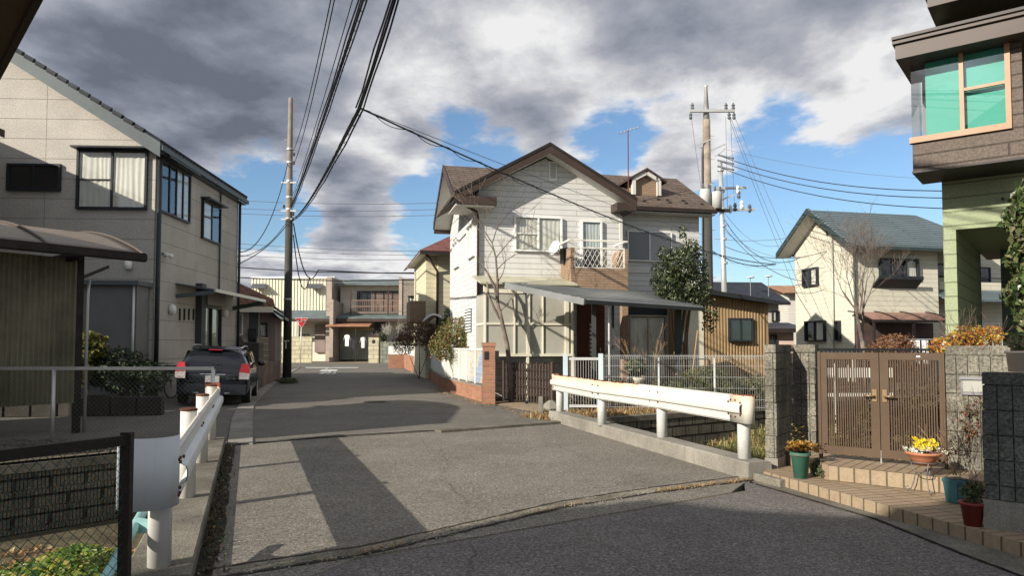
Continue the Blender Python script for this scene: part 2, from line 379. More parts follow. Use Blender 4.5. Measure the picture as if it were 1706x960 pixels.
def branch(mb, p, d, L, r, depth, rr, spread=0.6, seg=4, up=0.15, tips=None, n=5, minr=0.002, kids=(2, 3), wig=0.12):
    pts = [p.copy()]; rs = [r]; q = p.copy(); dd = d.normalized()
    for i in range(seg):
        dd = (dd+Vector((rr.uniform(-wig, wig), rr.uniform(-wig, wig), rr.uniform(-wig, wig)+up*0.25))).normalized()
        q = q+dd*L/seg; pts.append(q.copy()); rs.append(max(minr, r*(1-0.45*(i+1)/seg)))
    mb.tube(pts, rs, n if r > 0.012 else 3, False)
    if depth <= 0:
        if tips is not None: tips.append(q.copy())
        return
    for k in range(rr.randint(*kids)+1):
        i = rr.randint(max(1, seg//2), seg) if k else seg
        ax_ = dd.orthogonal().normalized(); ax_ = Matrix.Rotation(rr.random()*6.28, 3, dd) @ ax_
        nd_ = (dd+ax_*spread*rr.uniform(0.5, 1.2)+V(0, 0, up)).normalized()
        branch(mb, pts[i], nd_, L*rr.uniform(0.6, 0.85), rs[i]*0.68, depth-1, rr, spread, seg, up, tips, n, minr, kids, wig)
def chainlink(mb, A, B, z0, z1, pitch=0.06, r=0.0017):
    A, B = Vector(A), Vector(B); L = (B-A).length; t = (B-A)/L; h = z1-z0; n = int((L+h)/pitch)
    for k in range(n+1):
        for sgn in (1, -1):
            a0 = k*pitch-(h if sgn > 0 else 0); a1 = a0+h*sgn if sgn > 0 else a0-h
            pa, pb = (a0, z0), (a1, z1)
            (xa, za), (xb, zb) = pa, pb
            if max(xa, xb) <= 0 or min(xa, xb) >= L: continue
            def cl(x, xa, za, xb, zb): return za+(zb-za)*(x-xa)/(xb-xa)
            P_ = []
            for x, z in ((xa, za), (xb, zb)):
                xx = min(max(x, 0), L); P_.append((xx, cl(xx, xa, za, xb, zb)))
            p, q = P_
            if abs(p[0]-q[0]) < 1e-3: continue
            mb.tube([A+t*p[0]+V(0, 0, p[1]), A+t*q[0]+V(0, 0, q[1])], r, 3, False)
# ================================================================== the ground, the canal and the roads
def struct(name, mb, m, **k):
    o = mb.build(name, m, None, **k); o['kind'] = 'structure'; return o
def flat(name, pts, z, m, th=0.0):
    mb = MB(); pts = [Vector((p[0], p[1], z)) for p in pts]
    if th: mb.prism(pts, (0, 0, -th))
    else: mb.add(pts, (tuple(range(len(pts))),))
    return struct(name, mb, m)
def asphalt(name, c_dark, c_mid, c_light, tint=1.0, patch=0.12, cracks=True, bumpk=0.7, moss=None):
    m, n, b = newmat(name); o = coord(n)
    f1 = noise(n, o, 95, 3, 0.75); f2 = noise(n, o, 34, 3, 0.7); f3 = noise(n, o, 0.8, 5, 0.6); f4 = noise(n, o, 5, 4, 0.6)
    k = math_n(n, 'ADD', math_n(n, 'MULTIPLY', f1, 0.62), math_n(n, 'MULTIPLY', f2, 0.38))
    c = ramp(n, k, [(0.36, c_dark), (0.49, c_mid), (0.60, c_light), (0.68, tuple(min(1, x*2.1) for x in c_light))])
    s = math_n(n, 'MULTIPLY', maprange(n, f3, 0.28, 0.72, 1-patch, 1+patch), maprange(n, f4, 0.3, 0.7, 0.93, 1.07))
    mm = n.nodes.new('ShaderNodeVectorMath'); mm.operation = 'SCALE'; n.links.new(c, mm.inputs[0]); n.links.new(s, mm.inputs['Scale']); c = mm.outputs[0]
    # dusty soil gathered in broad streaks
    ds = noise(n, scalev(n, o, (0.5, 0.5, 1)), 1.0, 6, 0.7)
    c = mixc(n, maprange(n, ds, 0.5, 0.8, 0, 0.4), c, (0.20, 0.175, 0.13))
    tm = n.nodes.new('ShaderNodeMapping'); tm.inputs[2].default_value = (0, 0, R(-20)); tm.inputs[3].default_value = (1.1, 0.09, 1); n.links.new(o, tm.inputs[0])
    c = mixc(n, maprange(n, noise(n, tm.outputs[0], 1.0, 5, 0.6), 0.48, 0.72, 0, 0.35), c, mixc(n, 1.0, c, (0.62, 0.62, 0.64), 'MULTIPLY'))
    c = mixc(n, maprange(n, noise(n, o, 1.7, 3, 0.5), 0.66, 0.74, 0, 0.5), c, mixc(n, 1.0, c, (0.5, 0.5, 0.5), 'MULTIPLY'))
    if cracks:
        vo = n.nodes.new('ShaderNodeTexVoronoi'); vo.feature = 'DISTANCE_TO_EDGE'; vo.inputs['Scale'].default_value = 0.42
        ov = n.nodes.new('ShaderNodeVectorMath'); ov.operation = 'ADD'; n.links.new(o, ov.inputs[0])
        n.links.new(math_n(n, 'MULTIPLY', noise(n, o, 2.2, 5, 0.7), 0.9), ov.inputs[1]); n.links.new(ov.outputs[0], vo.inputs['Vector'])
        cr = maprange(n, vo.outputs['Distance'], 0.002, 0.008, 0.45, 0.0)
        cr = math_n(n, 'MULTIPLY', cr, maprange(n, noise(n, o, 0.35, 2), 0.5, 0.62))
        c = mixc(n, cr, c, (0.02, 0.018, 0.016))
    n.links.new(c, b.inputs['Base Color']); b.inputs['Roughness'].default_value = 0.85; b.inputs['Specular IOR Level'].default_value = 0.25
    bumpn(n, b, k, bumpk, 0.012); return m
ASF = asphalt('asphalt_far_road', (0.05, 0.047, 0.042), (0.125, 0.116, 0.10), (0.20, 0.182, 0.152), bumpk=0.5)
ASB = asphalt('asphalt_bridge', (0.05, 0.045, 0.037), (0.148, 0.134, 0.112), (0.31, 0.285, 0.24), bumpk=0.9)
ASN = asphalt('asphalt_near', (0.038, 0.034, 0.032), (0.118, 0.107, 0.10), (0.26, 0.24, 0.225), bumpk=1.0, patch=0.08)
SOIL = M('soil', (0.15, 0.125, 0.09), 0.95, 0.3, 0.9, 0.4, 40, 0.9, 30)
GRAV = M('gravel', (0.16, 0.15, 0.13), 0.95, 0.3, 1.5, 0.5, 45, 1.0, 40)
DRYG = M('dry_soil', (0.2, 0.14, 0.075), 0.95, 0.35, 1.4, 0.4, 30, 0.9, 25)

# canal edges: near bank line N, far bank line B
cd = ((G(1270, 795)-G(600, 930)).normalized()+(G(960, 705)-G(380, 742)).normalized()).normalized()
N1, B1, B2 = G(600, 930), G(380, 742), G(960, 705)
kl0, kl1 = G(265, 943, .12), G(351, 733, .12)                 # left guard rail line
kd = (kl1-kl0); kd.z = 0; kd.normalize(); kn = V(kd.y, -kd.x, 0)  # kn: to the right, onto the road
kr = [G(1240, 764, .2), G(1103, 729, .2), G(1003, 707, .2), G(933, 686, .2)]
WL0, WL1 = G(0, 792, -.15), G(240, 766, -.15)
far_poly = [WL0+(WL0-WL1).normalized()*60, WL0, WL1, B1-cd*0.9, B1, B2, B2+cd*6, B2+cd*70, V(900, 300, 0), V(900, 1500, 0), V(-900, 1500, 0), V(-900, -20, 0)]
flat('ground', far_poly, 0, SOIL)
near_poly = [N1-cd*70, N1, N1+cd*3.3, N1+cd*70, V(300, -300, 0), V(-300, -300, 0)]
flat('near_ground', near_poly, 0, SOIL)
flat('canal_bed', [V(-80, -45, 0), V(80, -45, 0), V(80, 80, 0), V(-80, 80, 0)], -0.95, M('canal_mud', (0.10, 0.085, 0.05), 0.95, 0.4, 2, 0.4, 20, 0.8, 20))
# bridge deck over the canal
n0 = kl0+kn*0.2; n1_ = kl1+kn*0.2+kd*0.3
off = [p-V(0.08, 0, 0) for p in kr]
deck = [V(n0.x-kd.x*1.2, n0.y-kd.y*1.2, 0), V(n1_.x, n1_.y, 0), B1+cd*0.2, B1.lerp(B2, 0.86), off[3], off[0]+(off[0]-off[1])*0.12, N1+cd*4.0, N1, V(-1.7, 4.0, 0)]
flat('road_bridge', deck, 0.006, ASB, 0.5)
# far road, cross street
LEFT = [G(421, 742), G(421, 700), G(423, 676), G(463, 636), G(500, 614)]
RIGHT = [G(677, 612), G(689, 622), G(708, 625), G(738, 651), G(758, 656), G(805, 671), G(832, 676), G(906, 693), G(960, 704)]
flat('road', LEFT+RIGHT+[B1+cd*0.35+V(0, 0.08, 0)], 0.010, ASF)
y0, y1 = G(550, 613.2).y, G(550, 605.5).y
flat('cross_street', [V(-90, y0-0.5, 0), V(90, y0-0.5, 0), V(90, y1, 0), V(-90, y1, 0)], 0.014, ASF)
flat('near_road', [N1-cd*1.6+V(0, -.05, 0), N1+cd*4.2+V(0, -.05, 0), G(1240, 803), G(1460, 862), G(1640, 930), V(4.3, 2.0, 0), V(5, -30, 0), V(-6, -30, 0), V(-4.5, 1, 0)], 0.004, ASN)
flat('driveway', [G(829, 676), G(906, 692), G(918, 676), G(842, 668)], 0.013, M('sandy_concrete', (0.30, 0.235, 0.16), 0.95, 0.2, 1, 0.3, 50, 0.4))
# concrete joint strips across the road at both ends of the bridge
def strip(name, pts, w, z, m, jit=0.0, seed=3):
    rr = random.Random(seed); a = []; b_ = []; n = len(pts)
    dense = []
    for i in range(n-1):
        for k in range(14): dense.append(pts[i].lerp(pts[i+1], k/14))
    dense.append(pts[-1])
    for i, p in enumerate(dense):
        d = (dense[min(i+1, len(dense)-1)]-dense[max(i-1, 0)]).normalized(); s = V(-d.y, d.x, 0)
        a.append(V(p.x, p.y, z)+s*(w/2+rr.uniform(-jit, jit))); b_.append(V(p.x, p.y, z)-s*(w/2+rr.uniform(-jit, jit)))
    mb = MB(); m_ = len(a); mb.add(a+b_, [(i, i+1, m_+i+1, m_+i) for i in range(m_-1)]); return struct(name, mb, m)
SEAL = M('dirt_joint', (0.05, 0.042, 0.032), 0.95, 0.4, 6, 0.3)
jn = [G(380, 958)+V(-.3, -.12, 0), G(600, 920), G(760, 884), G(930, 843), G(1090, 818), G(1262, 796), G(1290, 790)]
strip('joint_strip', jn, 0.20, 0.011, M('rough_joint_concrete', (0.23, 0.205, 0.16), 0.95, 0.35, 3, 0.45, 50, 1.0, 40), 0.035)
strip('joint_crack', [p+V(0.0, 0.11, 0) for p in jn], 0.028, 0.015, SEAL, 0.010, 5)
strip('joint_crack', [p+V(0.02, -0.13, 0) for p in jn], 0.03, 0.015, SEAL, 0.014, 6)
jf = [G(345, 746), G(421, 741), G(560, 728), G(760, 716), G(905, 706), G(960, 705)]
strip('joint_crack', jf, 0.05, 0.018, SEAL, 0.014, 7)
strip('joint_strip', [p+V(0, 0.07, 0) for p in jf[:4]], 0.07, 0.016, CONC, 0.01, 9)
# gutter slabs on the left of the far road
gl = [G(379, 742), G(386, 700), G(398, 676), G(425, 655), G(452, 637), G(486, 617)]; gr = [G(421, 742), G(421, 700), G(423, 676), G(443, 655), G(463, 636), G(500, 613)]
mb = MB()
for i in range(5):
    k = max(2, int((gl[i+1]-gl[i]).length/0.6))
    for j in range(k):
        a, b_, c, d = gl[i].lerp(gl[i+1], j/k), gl[i].lerp(gl[i+1], (j+.97)/k), gr[i].lerp(gr[i+1], (j+.97)/k), gr[i].lerp(gr[i+1], j/k)
        mb.prism([V(a.x, a.y, .03), V(d.x, d.y, .03), V(c.x, c.y, .03), V(b_.x, b_.y, .03)], (0, 0, -.05))
struct('gutter_slabs', mb, CONC)
# apron along the right plot
ap = [G(1262, 800), G(1273, 801), G(1642, 912), G(1760, 950), G(1760, 985), G(1600, 925), G(1460, 868), G(1250, 806)]
flat('concrete_apron', ap, 0.012, CONCD)
strip('apron_crack', [G(1250, 806), G(1460, 868), G(1600, 925), G(1760, 985)], 0.02, 0.017, SEAL, 0.006, 11)
# asphalt yard left of the road
flat('yard_asphalt', [G(379, 742)+V(-.02, 0, 0), G(386, 700), G(398, 676), G(404, 668), V(-9.9, 21.0, 0), V(-16, 19.0, 0), V(-24, 14, 0), V(-24, 9.5, 0), V(-9, 11.0, 0)], 0.008, ASF)
# white markings
WM = M('road_paint', (0.62, 0.62, 0.58), 0.7, 0.2, 3, 0.3, 20)
mb = MB(); mb.quad(*[V(p.x, p.y, .022) for p in (G(509, 613.9), G(597, 613.9), G(597, 612.8), G(509, 612.8))]); struct('stop_line', mb, WM)
mb = MB()
for (u0, u1, u2, u3, v0, v1) in ((541, 546, 546.5, 542.5, 615.4, 614.2), (549, 554, 553, 550, 615, 612.6), (532, 561, 562.5, 536, 619.2, 616.8), (546, 551.5, 552, 548, 621.3, 618.9), (531, 540, 541, 534, 623.9, 621.6), (543, 553, 553, 545, 623.9, 621.2), (551, 559.5, 559, 553, 623.7, 620.8), (535, 556, 557, 537, 621.8, 620.9)):
    mb.quad(*[V(p.x, p.y, .022) for p in (G(u0, v0), G(u1, v0), G(u2, v1), G(u3, v1))])
struct('road_character', mb, WM)
# manhole
c = G(626, 671); t = Thing('manhole_cover', 'round dark iron manhole cover in the asphalt of the far road', 'manhole cover', (c.x, c.y, 0.012))
MB().lathe((0, 0, 0), [(0.36, 0.0), (0.36, 0.006), (0.33, 0.006)], 28).build('frame', CONCD, t)
m_ = MB().lathe((0, 0, 0), [(0.32, 0.0), (0.32, 0.009), (0.3, 0.009)], 28)
for k in range(-4, 5): m_.box(-0.25, 0.25, k*0.06-0.012, k*0.06+0.012, 0.009, 0.014)
m_.build('lid', M('iron', (0.05, 0.045, 0.04), 0.6), t)

# ================================================================== canal walls, kerbs, guard rails
BLK = BR('retaining_block', (0.17, 0.155, 0.125), (0.135, 0.125, 0.1), (0.035, 0.03, 0.025), 0.42, 0.24, 0.018, 'xy', 0.5, 0.95, 1.0, 0.35, 0.45, 42, 0.55, bdist=0.03)
def rib_wall(mb, L, z0, z1, y0=0.0, y1=0.2, bw=0.42, bh=0.24, ribs=9):       # split-face blocks with upright ribs, along local x
    mb.box(0, L, y0+0.02, y1, z0, z1); z = z1; row = 0
    while z > z0+0.02:
        zb = max(z0, z-bh); x = -(row % 2)*bw/2
        while x < L:
            xa, xb = max(x+0.012, 0), min(x+bw-0.012, L)
            if xb > xa+0.03:
                if ribs:
                    w = (xb-xa)/ribs
                    for k in range(ribs): mb.box(xa+k*w+w*0.14, xa+(k+1)*w-w*0.14, y0-rnd.uniform(0, .008), y0+0.022, zb+0.014, z-0.010)
                else: mb.box(xa, xb, y0, y0+0.022, zb+0.012, z-0.008)
            x += bw
        z = zb; row += 1
d = (WL1-WL0).normalized(); o0 = WL0-d*3.0; L = (B1-cd*0.2-o0).dot(d)
t = Thing('canal_wall', 'dark ribbed block retaining wall of the ditch left of the road', 'retaining wall', (o0.x, o0.y, 0), math.atan2(d.y, d.x))
mb = MB(); rib_wall(mb, L, -0.95, -0.15, 0, 0.25); mb.build('blocks', BLK, t)
MB().box(-0.02, L, -0.03, 0.5, -0.15, -0.035).build('coping', CONCD, t)
ledge = [o0+V(-d.y, d.x, 0)*0.45, WL1+V(-d.y, d.x, 0)*0.45, B1-cd*0.6+V(0, .2, 0), G(355, 737)+V(0, .3, 0), V(-9, 11.6, 0), V(-16, 10.2, 0)]
flat('gravel_ledge', ledge, 0.006, GRAV)
o0 = B2-cd*3.0; ca = math.atan2(cd.y, cd.x)
t = Thing('canal_wall', 'weathered block retaining wall of the ditch below the white mesh fence', 'retaining wall', (o0.x, o0.y, 0), ca)
mb = MB(); rib_wall(mb, 13, -0.95, -0.06, 0, 0.25, 0.4, 0.2, 0); mb.build('blocks', BLK, t)
MB().box(0, 13, -0.02, 0.22, -0.06, 0.05).build('coping', CONCD, t)
# near bank wall of the canal
t = Thing('canal_wall', 'plain concrete near bank of the ditch beside the gate pillar', 'retaining wall', (N1.x, N1.y, 0), ca)
MB().box(4.25, 12, -0.25, 0.0, -0.95, -0.005).build('blocks', CONCD, t)

def kerb(name, label, a, b_, w, z1, zlow, side, m=CONC):
    d = (b_-a); d.z = 0; L = d.length; r = math.atan2(d.y, d.x)
    t = Thing(name, label, 'kerb', (a.x, a.y, 0), r)
    mb = MB(); x = 0
    mb.prism([(0, -w/2, zlow), (0, w/2, zlow), (0, w/2, z1-0.015), (0, w/2-0.015, z1), (0, -w/2+0.015, z1), (0, -w/2, z1-0.015)], (L, 0, 0))
    mb.build('kerb_beam', m, t); return t
a = kl0-kd*0.25; b_ = kl1+kd*0.25
kerb('bridge_kerb', 'mossy concrete kerb carrying the left guard rail', a, b_, 0.40, 0.12, -0.95, 1, CONCD)
rd = (kr[3]-kr[0]); rd.z = 0; rd.normalize()
kerb('bridge_kerb', 'pale concrete kerb carrying the rusty right guard rail', kr[0]-rd*0.3, kr[3]+rd*0.25, 0.30, 0.2, -0.95, -1)
# dirt and leaf litter strip against the left kerb
strip('dirt_strip', [G(326, 990), G(358, 870), G(372, 790), G(381, 742)], 0.17, 0.014, M('black_dirt', (0.035, 0.03, 0.02), 0.95, 0.5, 8, 0.4, 60, 1.0), 0.02, 13)
t = kerb('broken_kerb', 'dark broken kerb stub at the foot of the last rail post by the gate pillar', kr[0]-rd*0.32+V(0.03, 0, 0), kr[0]-rd*0.75+V(.05, 0, 0), 0.28, 0.09, -0.3, 1, CONCD)

def guard_rail(label, posts, side, beam_lo, beam_hi, ptops, near_cap, far_cap, m_beam, m_post, pr=0.07, boltm=None):
    """posts: world points on the kerb, near to far; side: unit vector from the posts towards the road"""
    t = Thing('guard_rail', label, 'guard rail', posts[0], 0)
    q = [p-posts[0] for p in posts]
    boltm = boltm or M('rusty_bolt', (0.10, 0.04, 0.02), 0.7)
    for p, post_top in zip(q, ptops):
        o = MB().lathe(p, [(pr, -0.02), (pr, post_top-0.015), (pr*0.93, post_top)], 18).build('post', m_post, t, True)
        MB().lathe(p, [(pr+0.006, post_top-0.012), (pr+0.006, post_top+0.006), (pr*0.8, post_top+0.014)], 18).build('post_cap', RUSTCAP, o)
    d = (q[-1]-q[0]).normalized()
    h = beam_hi-beam_lo
    prof = [(0.00, 0.012), (0.02, 0.0), (0.05, 0.028), (0.30, 0.032), (0.37, 0.074), (0.44, 0.080), (0.56, 0.080), (0.63, 0.074), (0.70, 0.032), (0.95, 0.028), (0.985, 0.0), (1.0, 0.012)]
    path = [q[0]-d*near_cap[0]]+q[1:-1]+[q[-1]+d*far_cap[0]]
    s0 = side*(pr+0.012)
    mb = MB()
    for th in (0.0, -0.006):
        vs = []
        for p in path:
            for (k, dd) in prof: vs.append(V(p.x, p.y, beam_lo+h*k+p.z)+s0+side*(dd+th))
        n = len(prof); mb.add(vs, [(i*n+j, i*n+j+1, (i+1)*n+j+1, (i+1)*n+j) for i in range(len(path)-1) for j in range(n-1)])
    mb.build('beam', m_beam, t)
    for p in q:
        for k in (0.28, 0.72):
            for s_ in (-0.12, 0.12):
                c = V(p.x, p.y, p.z+beam_lo+h*k)+s0+side*0.03+d*s_
                MB().tube([c, c+side*0.016], 0.011, 8).build('bolt', boltm, t)
    for cap, base, sg in ((near_cap, q[0], -1), (far_cap, q[-1], 1)):
        if not cap[1]: continue
        rr_ = cap[1]; e0 = base+d*sg*cap[0]+s0+side*0.03; path2 = [e0-d*sg*cap[2], e0, e0+d*sg*0.01]
        cc = e0+d*sg*0.01-side*rr_
        for k in range(1, 13):
            a_ = math.pi*k/12*cap[3]; path2.append(cc+side*rr_*math.cos(a_)+d*sg*rr_*1.0*math.sin(a_))
        mb = MB(); vs = []; n = len(path2)
        for zz_ in (beam_lo-0.0, beam_hi+0.008+(0.06 if near_cap[2] == 0 else 0)):
            for p in path2: vs.append(V(p.x, p.y, p.z+zz_))
        mb.add(vs, [(i, i+1, n+i+1, n+i) for i in range(n-1)])
        o = mb.build('end_sleeve', cap[4], t, True)
        sm = o.modifiers.new('thick', 'SOLIDIFY'); sm.thickness = 0.008; sm.offset = 0
        for zz_ in (beam_lo+h*0.2, beam_lo+h*0.8):
            for aa in (0.03, 0.12):
                c = e0-d*sg*(cap[2]-aa)+V(0, 0, zz_)+side*0.004; MB().tube([c, c+side*0.012], 0.010, 8).build('bolt', boltm, o)
    return t
RUSTCAP = M('rust', (0.12, 0.05, 0.03), 0.9, 0.35, 6, 0.3, 40, 0.5)
RPOST = RUST('left_post_paint', (0.60, 0.59, 0.55), 0.86, 0.22, 0.35)
RBEAML = RUST('left_beam_paint', (0.66, 0.68, 0.68), 0.775, 0.12, 0.8)
RBEAMR = RUST('right_beam_paint', (0.56, 0.55, 0.51), 0.742, 0.16, 1.6, (2.35, 9))
RCAPL = RUST('left_sleeve_paint', (0.56, 0.59, 0.61), 1.2, 0.25, 0.1)
RCAPR = RUST('right_sleeve_paint', (0.54, 0.52, 0.45), 0.75, 0.22, 0.95)
pl = [kl0, G(312, 829, .12), G(337, 771, .12), kl1]
pl = [kl0+kd*((p-kl0).dot(kd)) for p in pl]
guard_rail('white guard rail on the left kerb, curved end plate and rusty post tops', pl, kn, 0.40, 0.76, (0.70, 0.80, 0.80, 0.80),
           (0.10, 0.17, 0.0, 1.0, RCAPL), (0.1, 0.10, 0.25, 1.0, RBEAML), RBEAML, RPOST, 0.07)
rn = V(-rd.y, rd.x, 0)
if rn.dot(V(-1, 0, 0)) < 0: rn = -rn
gr_ = guard_rail('long white guard rail with a rust streaked top edge on the right kerb', kr, rn, 0.42, 0.74, (0.5,)*4,
           (0.16, 0.065, 0.26, 0.95, RCAPR), (0.12, 0.07, 0.12, 1.0, RCAPR), RBEAMR, M('right_post_paint', (0.58, 0.58, 0.55), 0.5, 0.08, 4, 0.12, 30), 0.075)

# ================================================================== fences on the left
p = G(95, 735); fy = 11.35
t = Thing('chain_link_fence', 'chain link fence with a silver top rail in front of the dark car park', 'fence', (0, fy, 0))
xs = [-15.2, -11.0, p.x, -4.7]
for x in xs: MB().tube([(x, 0, -0.1), (x, 0, 1.13)], 0.03, 10).build('post', STEELG, t, True)
MB().beam((xs[0], 0, 1.15), (xs[-1], 0, 1.15), 0.05, 0.05).build('top_rail', STEELG, t)
mb = MB(); chainlink(mb, (xs[0], 0.0, 0), (xs[-1], 0.0, 0), 0.03, 1.12, 0.075, 0.0018); mb.build('wire_mesh', M('fence_wire', (0.2, 0.2, 0.18), 0.5, metal=0.6), t, fix=False)
# near fence: dark post with green wire mesh
fp = P(212, 728, 3.3); fl = P(0, 744, 2.78); fd = (fl-fp); fd.z = 0; fd.normalize()
t = Thing('wire_fence', 'rusty dark iron fence frame with green wire mesh at the edge of the ditch', 'fence', (fp.x, fp.y, 0), 0)
DK = M('dark_iron', (0.028, 0.022, 0.018), 0.6, 0.3, 4, 0.3, 60, 0.3)
MB().box(-0.024, 0.024, -0.016, 0.016, -0.95, fp.z+0.02).build('post', DK, t)
MB().beam((0, 0, fp.z-0.015), fd*1.9+V(0, 0, fp.z-0.02+(fl.z-fp.z)), 0.03, 0.045).build('top_rail', DK, t)
mb = MB(); chainlink(mb, (0, 0, 0), fd*1.9, -0.2, fp.z-0.03, 0.055, 0.0016)
mb.build('wire_mesh', M('green_wire', (0.02, 0.06, 0.055), 0.5), t, fix=False)
# pale blue brace pipe
a, b_ = P(243, 845, 4.9), P(170, 975, 3.9)
t = Thing('brace_pipe', 'pale turquoise painted pipe leaning in the ditch behind the dark fence post', 'pipe', a, 0)
PB = M('turquoise_paint', (0.28, 0.5, 0.5), 0.5, 0.15, 4, 0.1)
MB().tube([V(0, 0, 0), b_-a, (b_-a)*1.5], 0.03, 12).build('pipe', PB, t, True)
c = P(228, 882, 4.6)-a
MB().prism([c+V(-.02, 0, .05), c+V(.10, 0, .03), c+V(.12, -.02, -.02), c+V(0, 0, -.03)], (0, 0.05, 0.01)).build('bracket', PB, t)
# plants in the ditch
IVY = LEAF('ivy_leaves', [(0.035, 0.09, 0.012), (0.09, 0.17, 0.02), (0.16, 0.25, 0.03), (0.24, 0.27, 0.03), (0.06, 0.13, 0.02), (0.30, 0.26, 0.05)], 0.45, 0.3)
DRYL = LEAF('dead_leaves', [(0.25, 0.12, 0.04), (0.33, 0.2, 0.08), (0.14, 0.07, 0.03), (0.28, 0.22, 0.12)], 0.8, 0.1)
def ground_cover(name, label, pts_fn, n, size, m, seed, cat='ground cover'):
    rr = random.Random(seed); mb = MB()
    for _ in range(n):
        p = pts_fn(rr); s = size*rr.uniform(0.5, 1.3)
        nn = V(rr.gauss(0, .5), rr.gauss(0, .5)-0.2, 1).normalized(); tt = Matrix.Rotation(rr.random()*6.28, 3, nn) @ nn.orthogonal().normalized(); w = nn.cross(tt)*s*0.5
        o = len(mb.v); mb.v += [tuple(p-tt*s*.5), tuple(p-tt*s*.1+w+nn*s*.1), tuple(p+tt*s*.5-nn*s*.12), tuple(p-tt*s*.1-w+nn*s*.1)]; mb.f += [(o, o+1, o+2), (o, o+2, o+3)]
    o = mb.build(name, m, None, False, False); tag(o, label, cat, kind='stuff'); return o
def f1(rr):
    x = rr.uniform(-5.6, -1.9); y = rr.uniform(3.4, 8.2)
    h = 0.55*max(0, math.sin((x+5.4)*0.9))*(0.6+0.4*math.sin(y*2.1+x*3))
    return V(x, y, -0.93+h*rr.random()**0.4)
ground_cover('ivy', 'bright green and yellowish ivy leaves filling the ditch floor', f1, 19000, 0.075, IVY, 21)
ground_cover('leaf_litter', 'brown dead leaves lying in the ditch', lambda rr: V(rr.uniform(-7.5, -2), rr.uniform(4, 8.8), -0.93+0.03*rr.random()), 3500, 0.06, DRYL, 22)
def blades(name, label, fn, n, h, m, seed, lean=0.5, w=0.012):
    rr = random.Random(seed); mb = MB()
    for _ in range(n):
        p = fn(rr); a = rr.random()*6.28; L_ = h*rr.uniform(0.4, 1.2); dx = V(math.cos(a), math.sin(a), 0); sd = V(-dx.y, dx.x, 0)*w*rr.uniform(.6, 1.4)
        q = p+dx*L_*lean*0.4+V(0, 0, L_*0.6); e_ = p+dx*L_*lean*1.1+V(0, 0, L_*(0.85-lean*.4)); o = len(mb.v)
        mb.v += [tuple(p-sd), tuple(p+sd), tuple(q+sd*.8), tuple(q-sd*.8), tuple(e_)]; mb.f += [(o, o+1, o+2, o+3), (o+3, o+2, o+4)]
    o = mb.build(name, m, None, False, False); tag(o, label, 'grass', kind='stuff'); return o
GRS = LEAF('grass_blades', [(0.08, 0.13, 0.03), (0.16, 0.19, 0.05), (0.32, 0.26, 0.1), (0.42, 0.32, 0.14), (0.12, 0.16, 0.04), (0.3, 0.17, 0.07)], 0.7, 0.25)
GRD = LEAF('dry_grass_blades', [(0.34, 0.2, 0.09), (0.45, 0.31, 0.15), (0.22, 0.11, 0.05), (0.4, 0.27, 0.12), (0.15, 0.13, 0.05)], 0.8, 0.2)
nrm = V(-cd.y, cd.x, 0)
def bankz(s, q):
    k = min(1, max(0, (s-3.4)/1.4)); return -0.93+k*(0.55+0.10*math.sin(s*1.3)+0.06*math.sin(q*2.1+s))*(1.0 if q < 4.4 else max(0, (5.4-q)))
mb = MB(); mb.grid(lambda i, j: V(N1.x, N1.y, 0)+cd*(3.3+10*i)+nrm*(0.02+5.6*j)+V(0, 0, bankz(3.3+10*i, 0.02+5.6*j)-.02), 40, 20); struct('ditch_bank', mb, DRYG, smooth=True)
def fr(rr):                                          # ditch floor right of the road
    s = 3.9+8.0*rr.random()**1.2; q = rr.uniform(0.15, 5.2)
    return V(N1.x, N1.y, 0)+cd*s+nrm*q+V(0, 0, bankz(s, q))
blades('ditch_grass', 'mixed green and straw coloured grass in the ditch behind the right guard rail', fr, 15000, 0.30, GRS, 31, 0.75, 0.007)
def fb(rr):
    p = B2+cd*rr.uniform(-0.3, 5.5)+nrm*rr.uniform(0.25, 1.6); return V(p.x, p.y, 0.0)
blades('dry_grass', 'reddish brown dead grass on the bank in front of the white mesh fence', fb, 3200, 0.16, GRD, 32, 0.9, 0.009)
def fj(rr):
    i = rr.choice((0, 1, 2, 3, 4, 5)); p = jn[i].lerp(jn[i+1], rr.random()); 
    if math.sin(p.x*4.3) < 0.35: p = jn[4].lerp(jn[5], rr.random())
    return V(p.x+rr.gauss(0, .02), p.y-0.12+rr.gauss(0, .03), 0.012)
blades('joint_grass', 'short straw grass growing in the joint across the road', fj, 420, 0.05, GRD, 33, 1.2, 0.0035)
def fk(rr):
    k = rr.random(); p = G(347, 960).lerp(G(376, 742), k); return V(p.x+rr.gauss(0, .05), p.y, 0.015)
blades('kerb_weeds', 'dark weeds in the dirt strip beside the left kerb', fk, 500, 0.07, LEAF('dark_weeds', [(0.03, 0.05, 0.015), (0.05, 0.04, 0.02), (0.08, 0.05, 0.02)]), 34, 0.9, 0.006)
ground_cover('fallen_leaves', 'small brown leaves scattered along the edges of the road', lambda rr: (lambda i, s: RIGHT[i].lerp(RIGHT[i+1], s)+V(rr.gauss(-.25, .15), rr.gauss(-.1, .15), .02))(rr.randint(2, 7), rr.random()), 260, 0.05, DRYL, 35)
ground_cover('fallen_leaves', 'dead leaves and bits of debris beside the left kerb', lambda rr: G(340, 960).lerp(G(374, 742), rr.random())+V(rr.gauss(.05, .07), 0, .02), 110, 0.03, DRYL, 36)
def stones(name, label, fn, n, s, m, seed):
    rr = random.Random(seed); mb = MB()
    for _ in range(n):
        p = fn(rr); r_ = s*rr.uniform(.4, 1.2); mb.lathe(p, [(r_*.5, -r_*.3), (r_, 0), (r_*.6, r_*.5)], 5, rr.uniform(.7, 1.2), rr.uniform(.7, 1.2))
    o = mb.build(name, m, None, False, False); tag(o, label, 'gravel', kind='stuff')
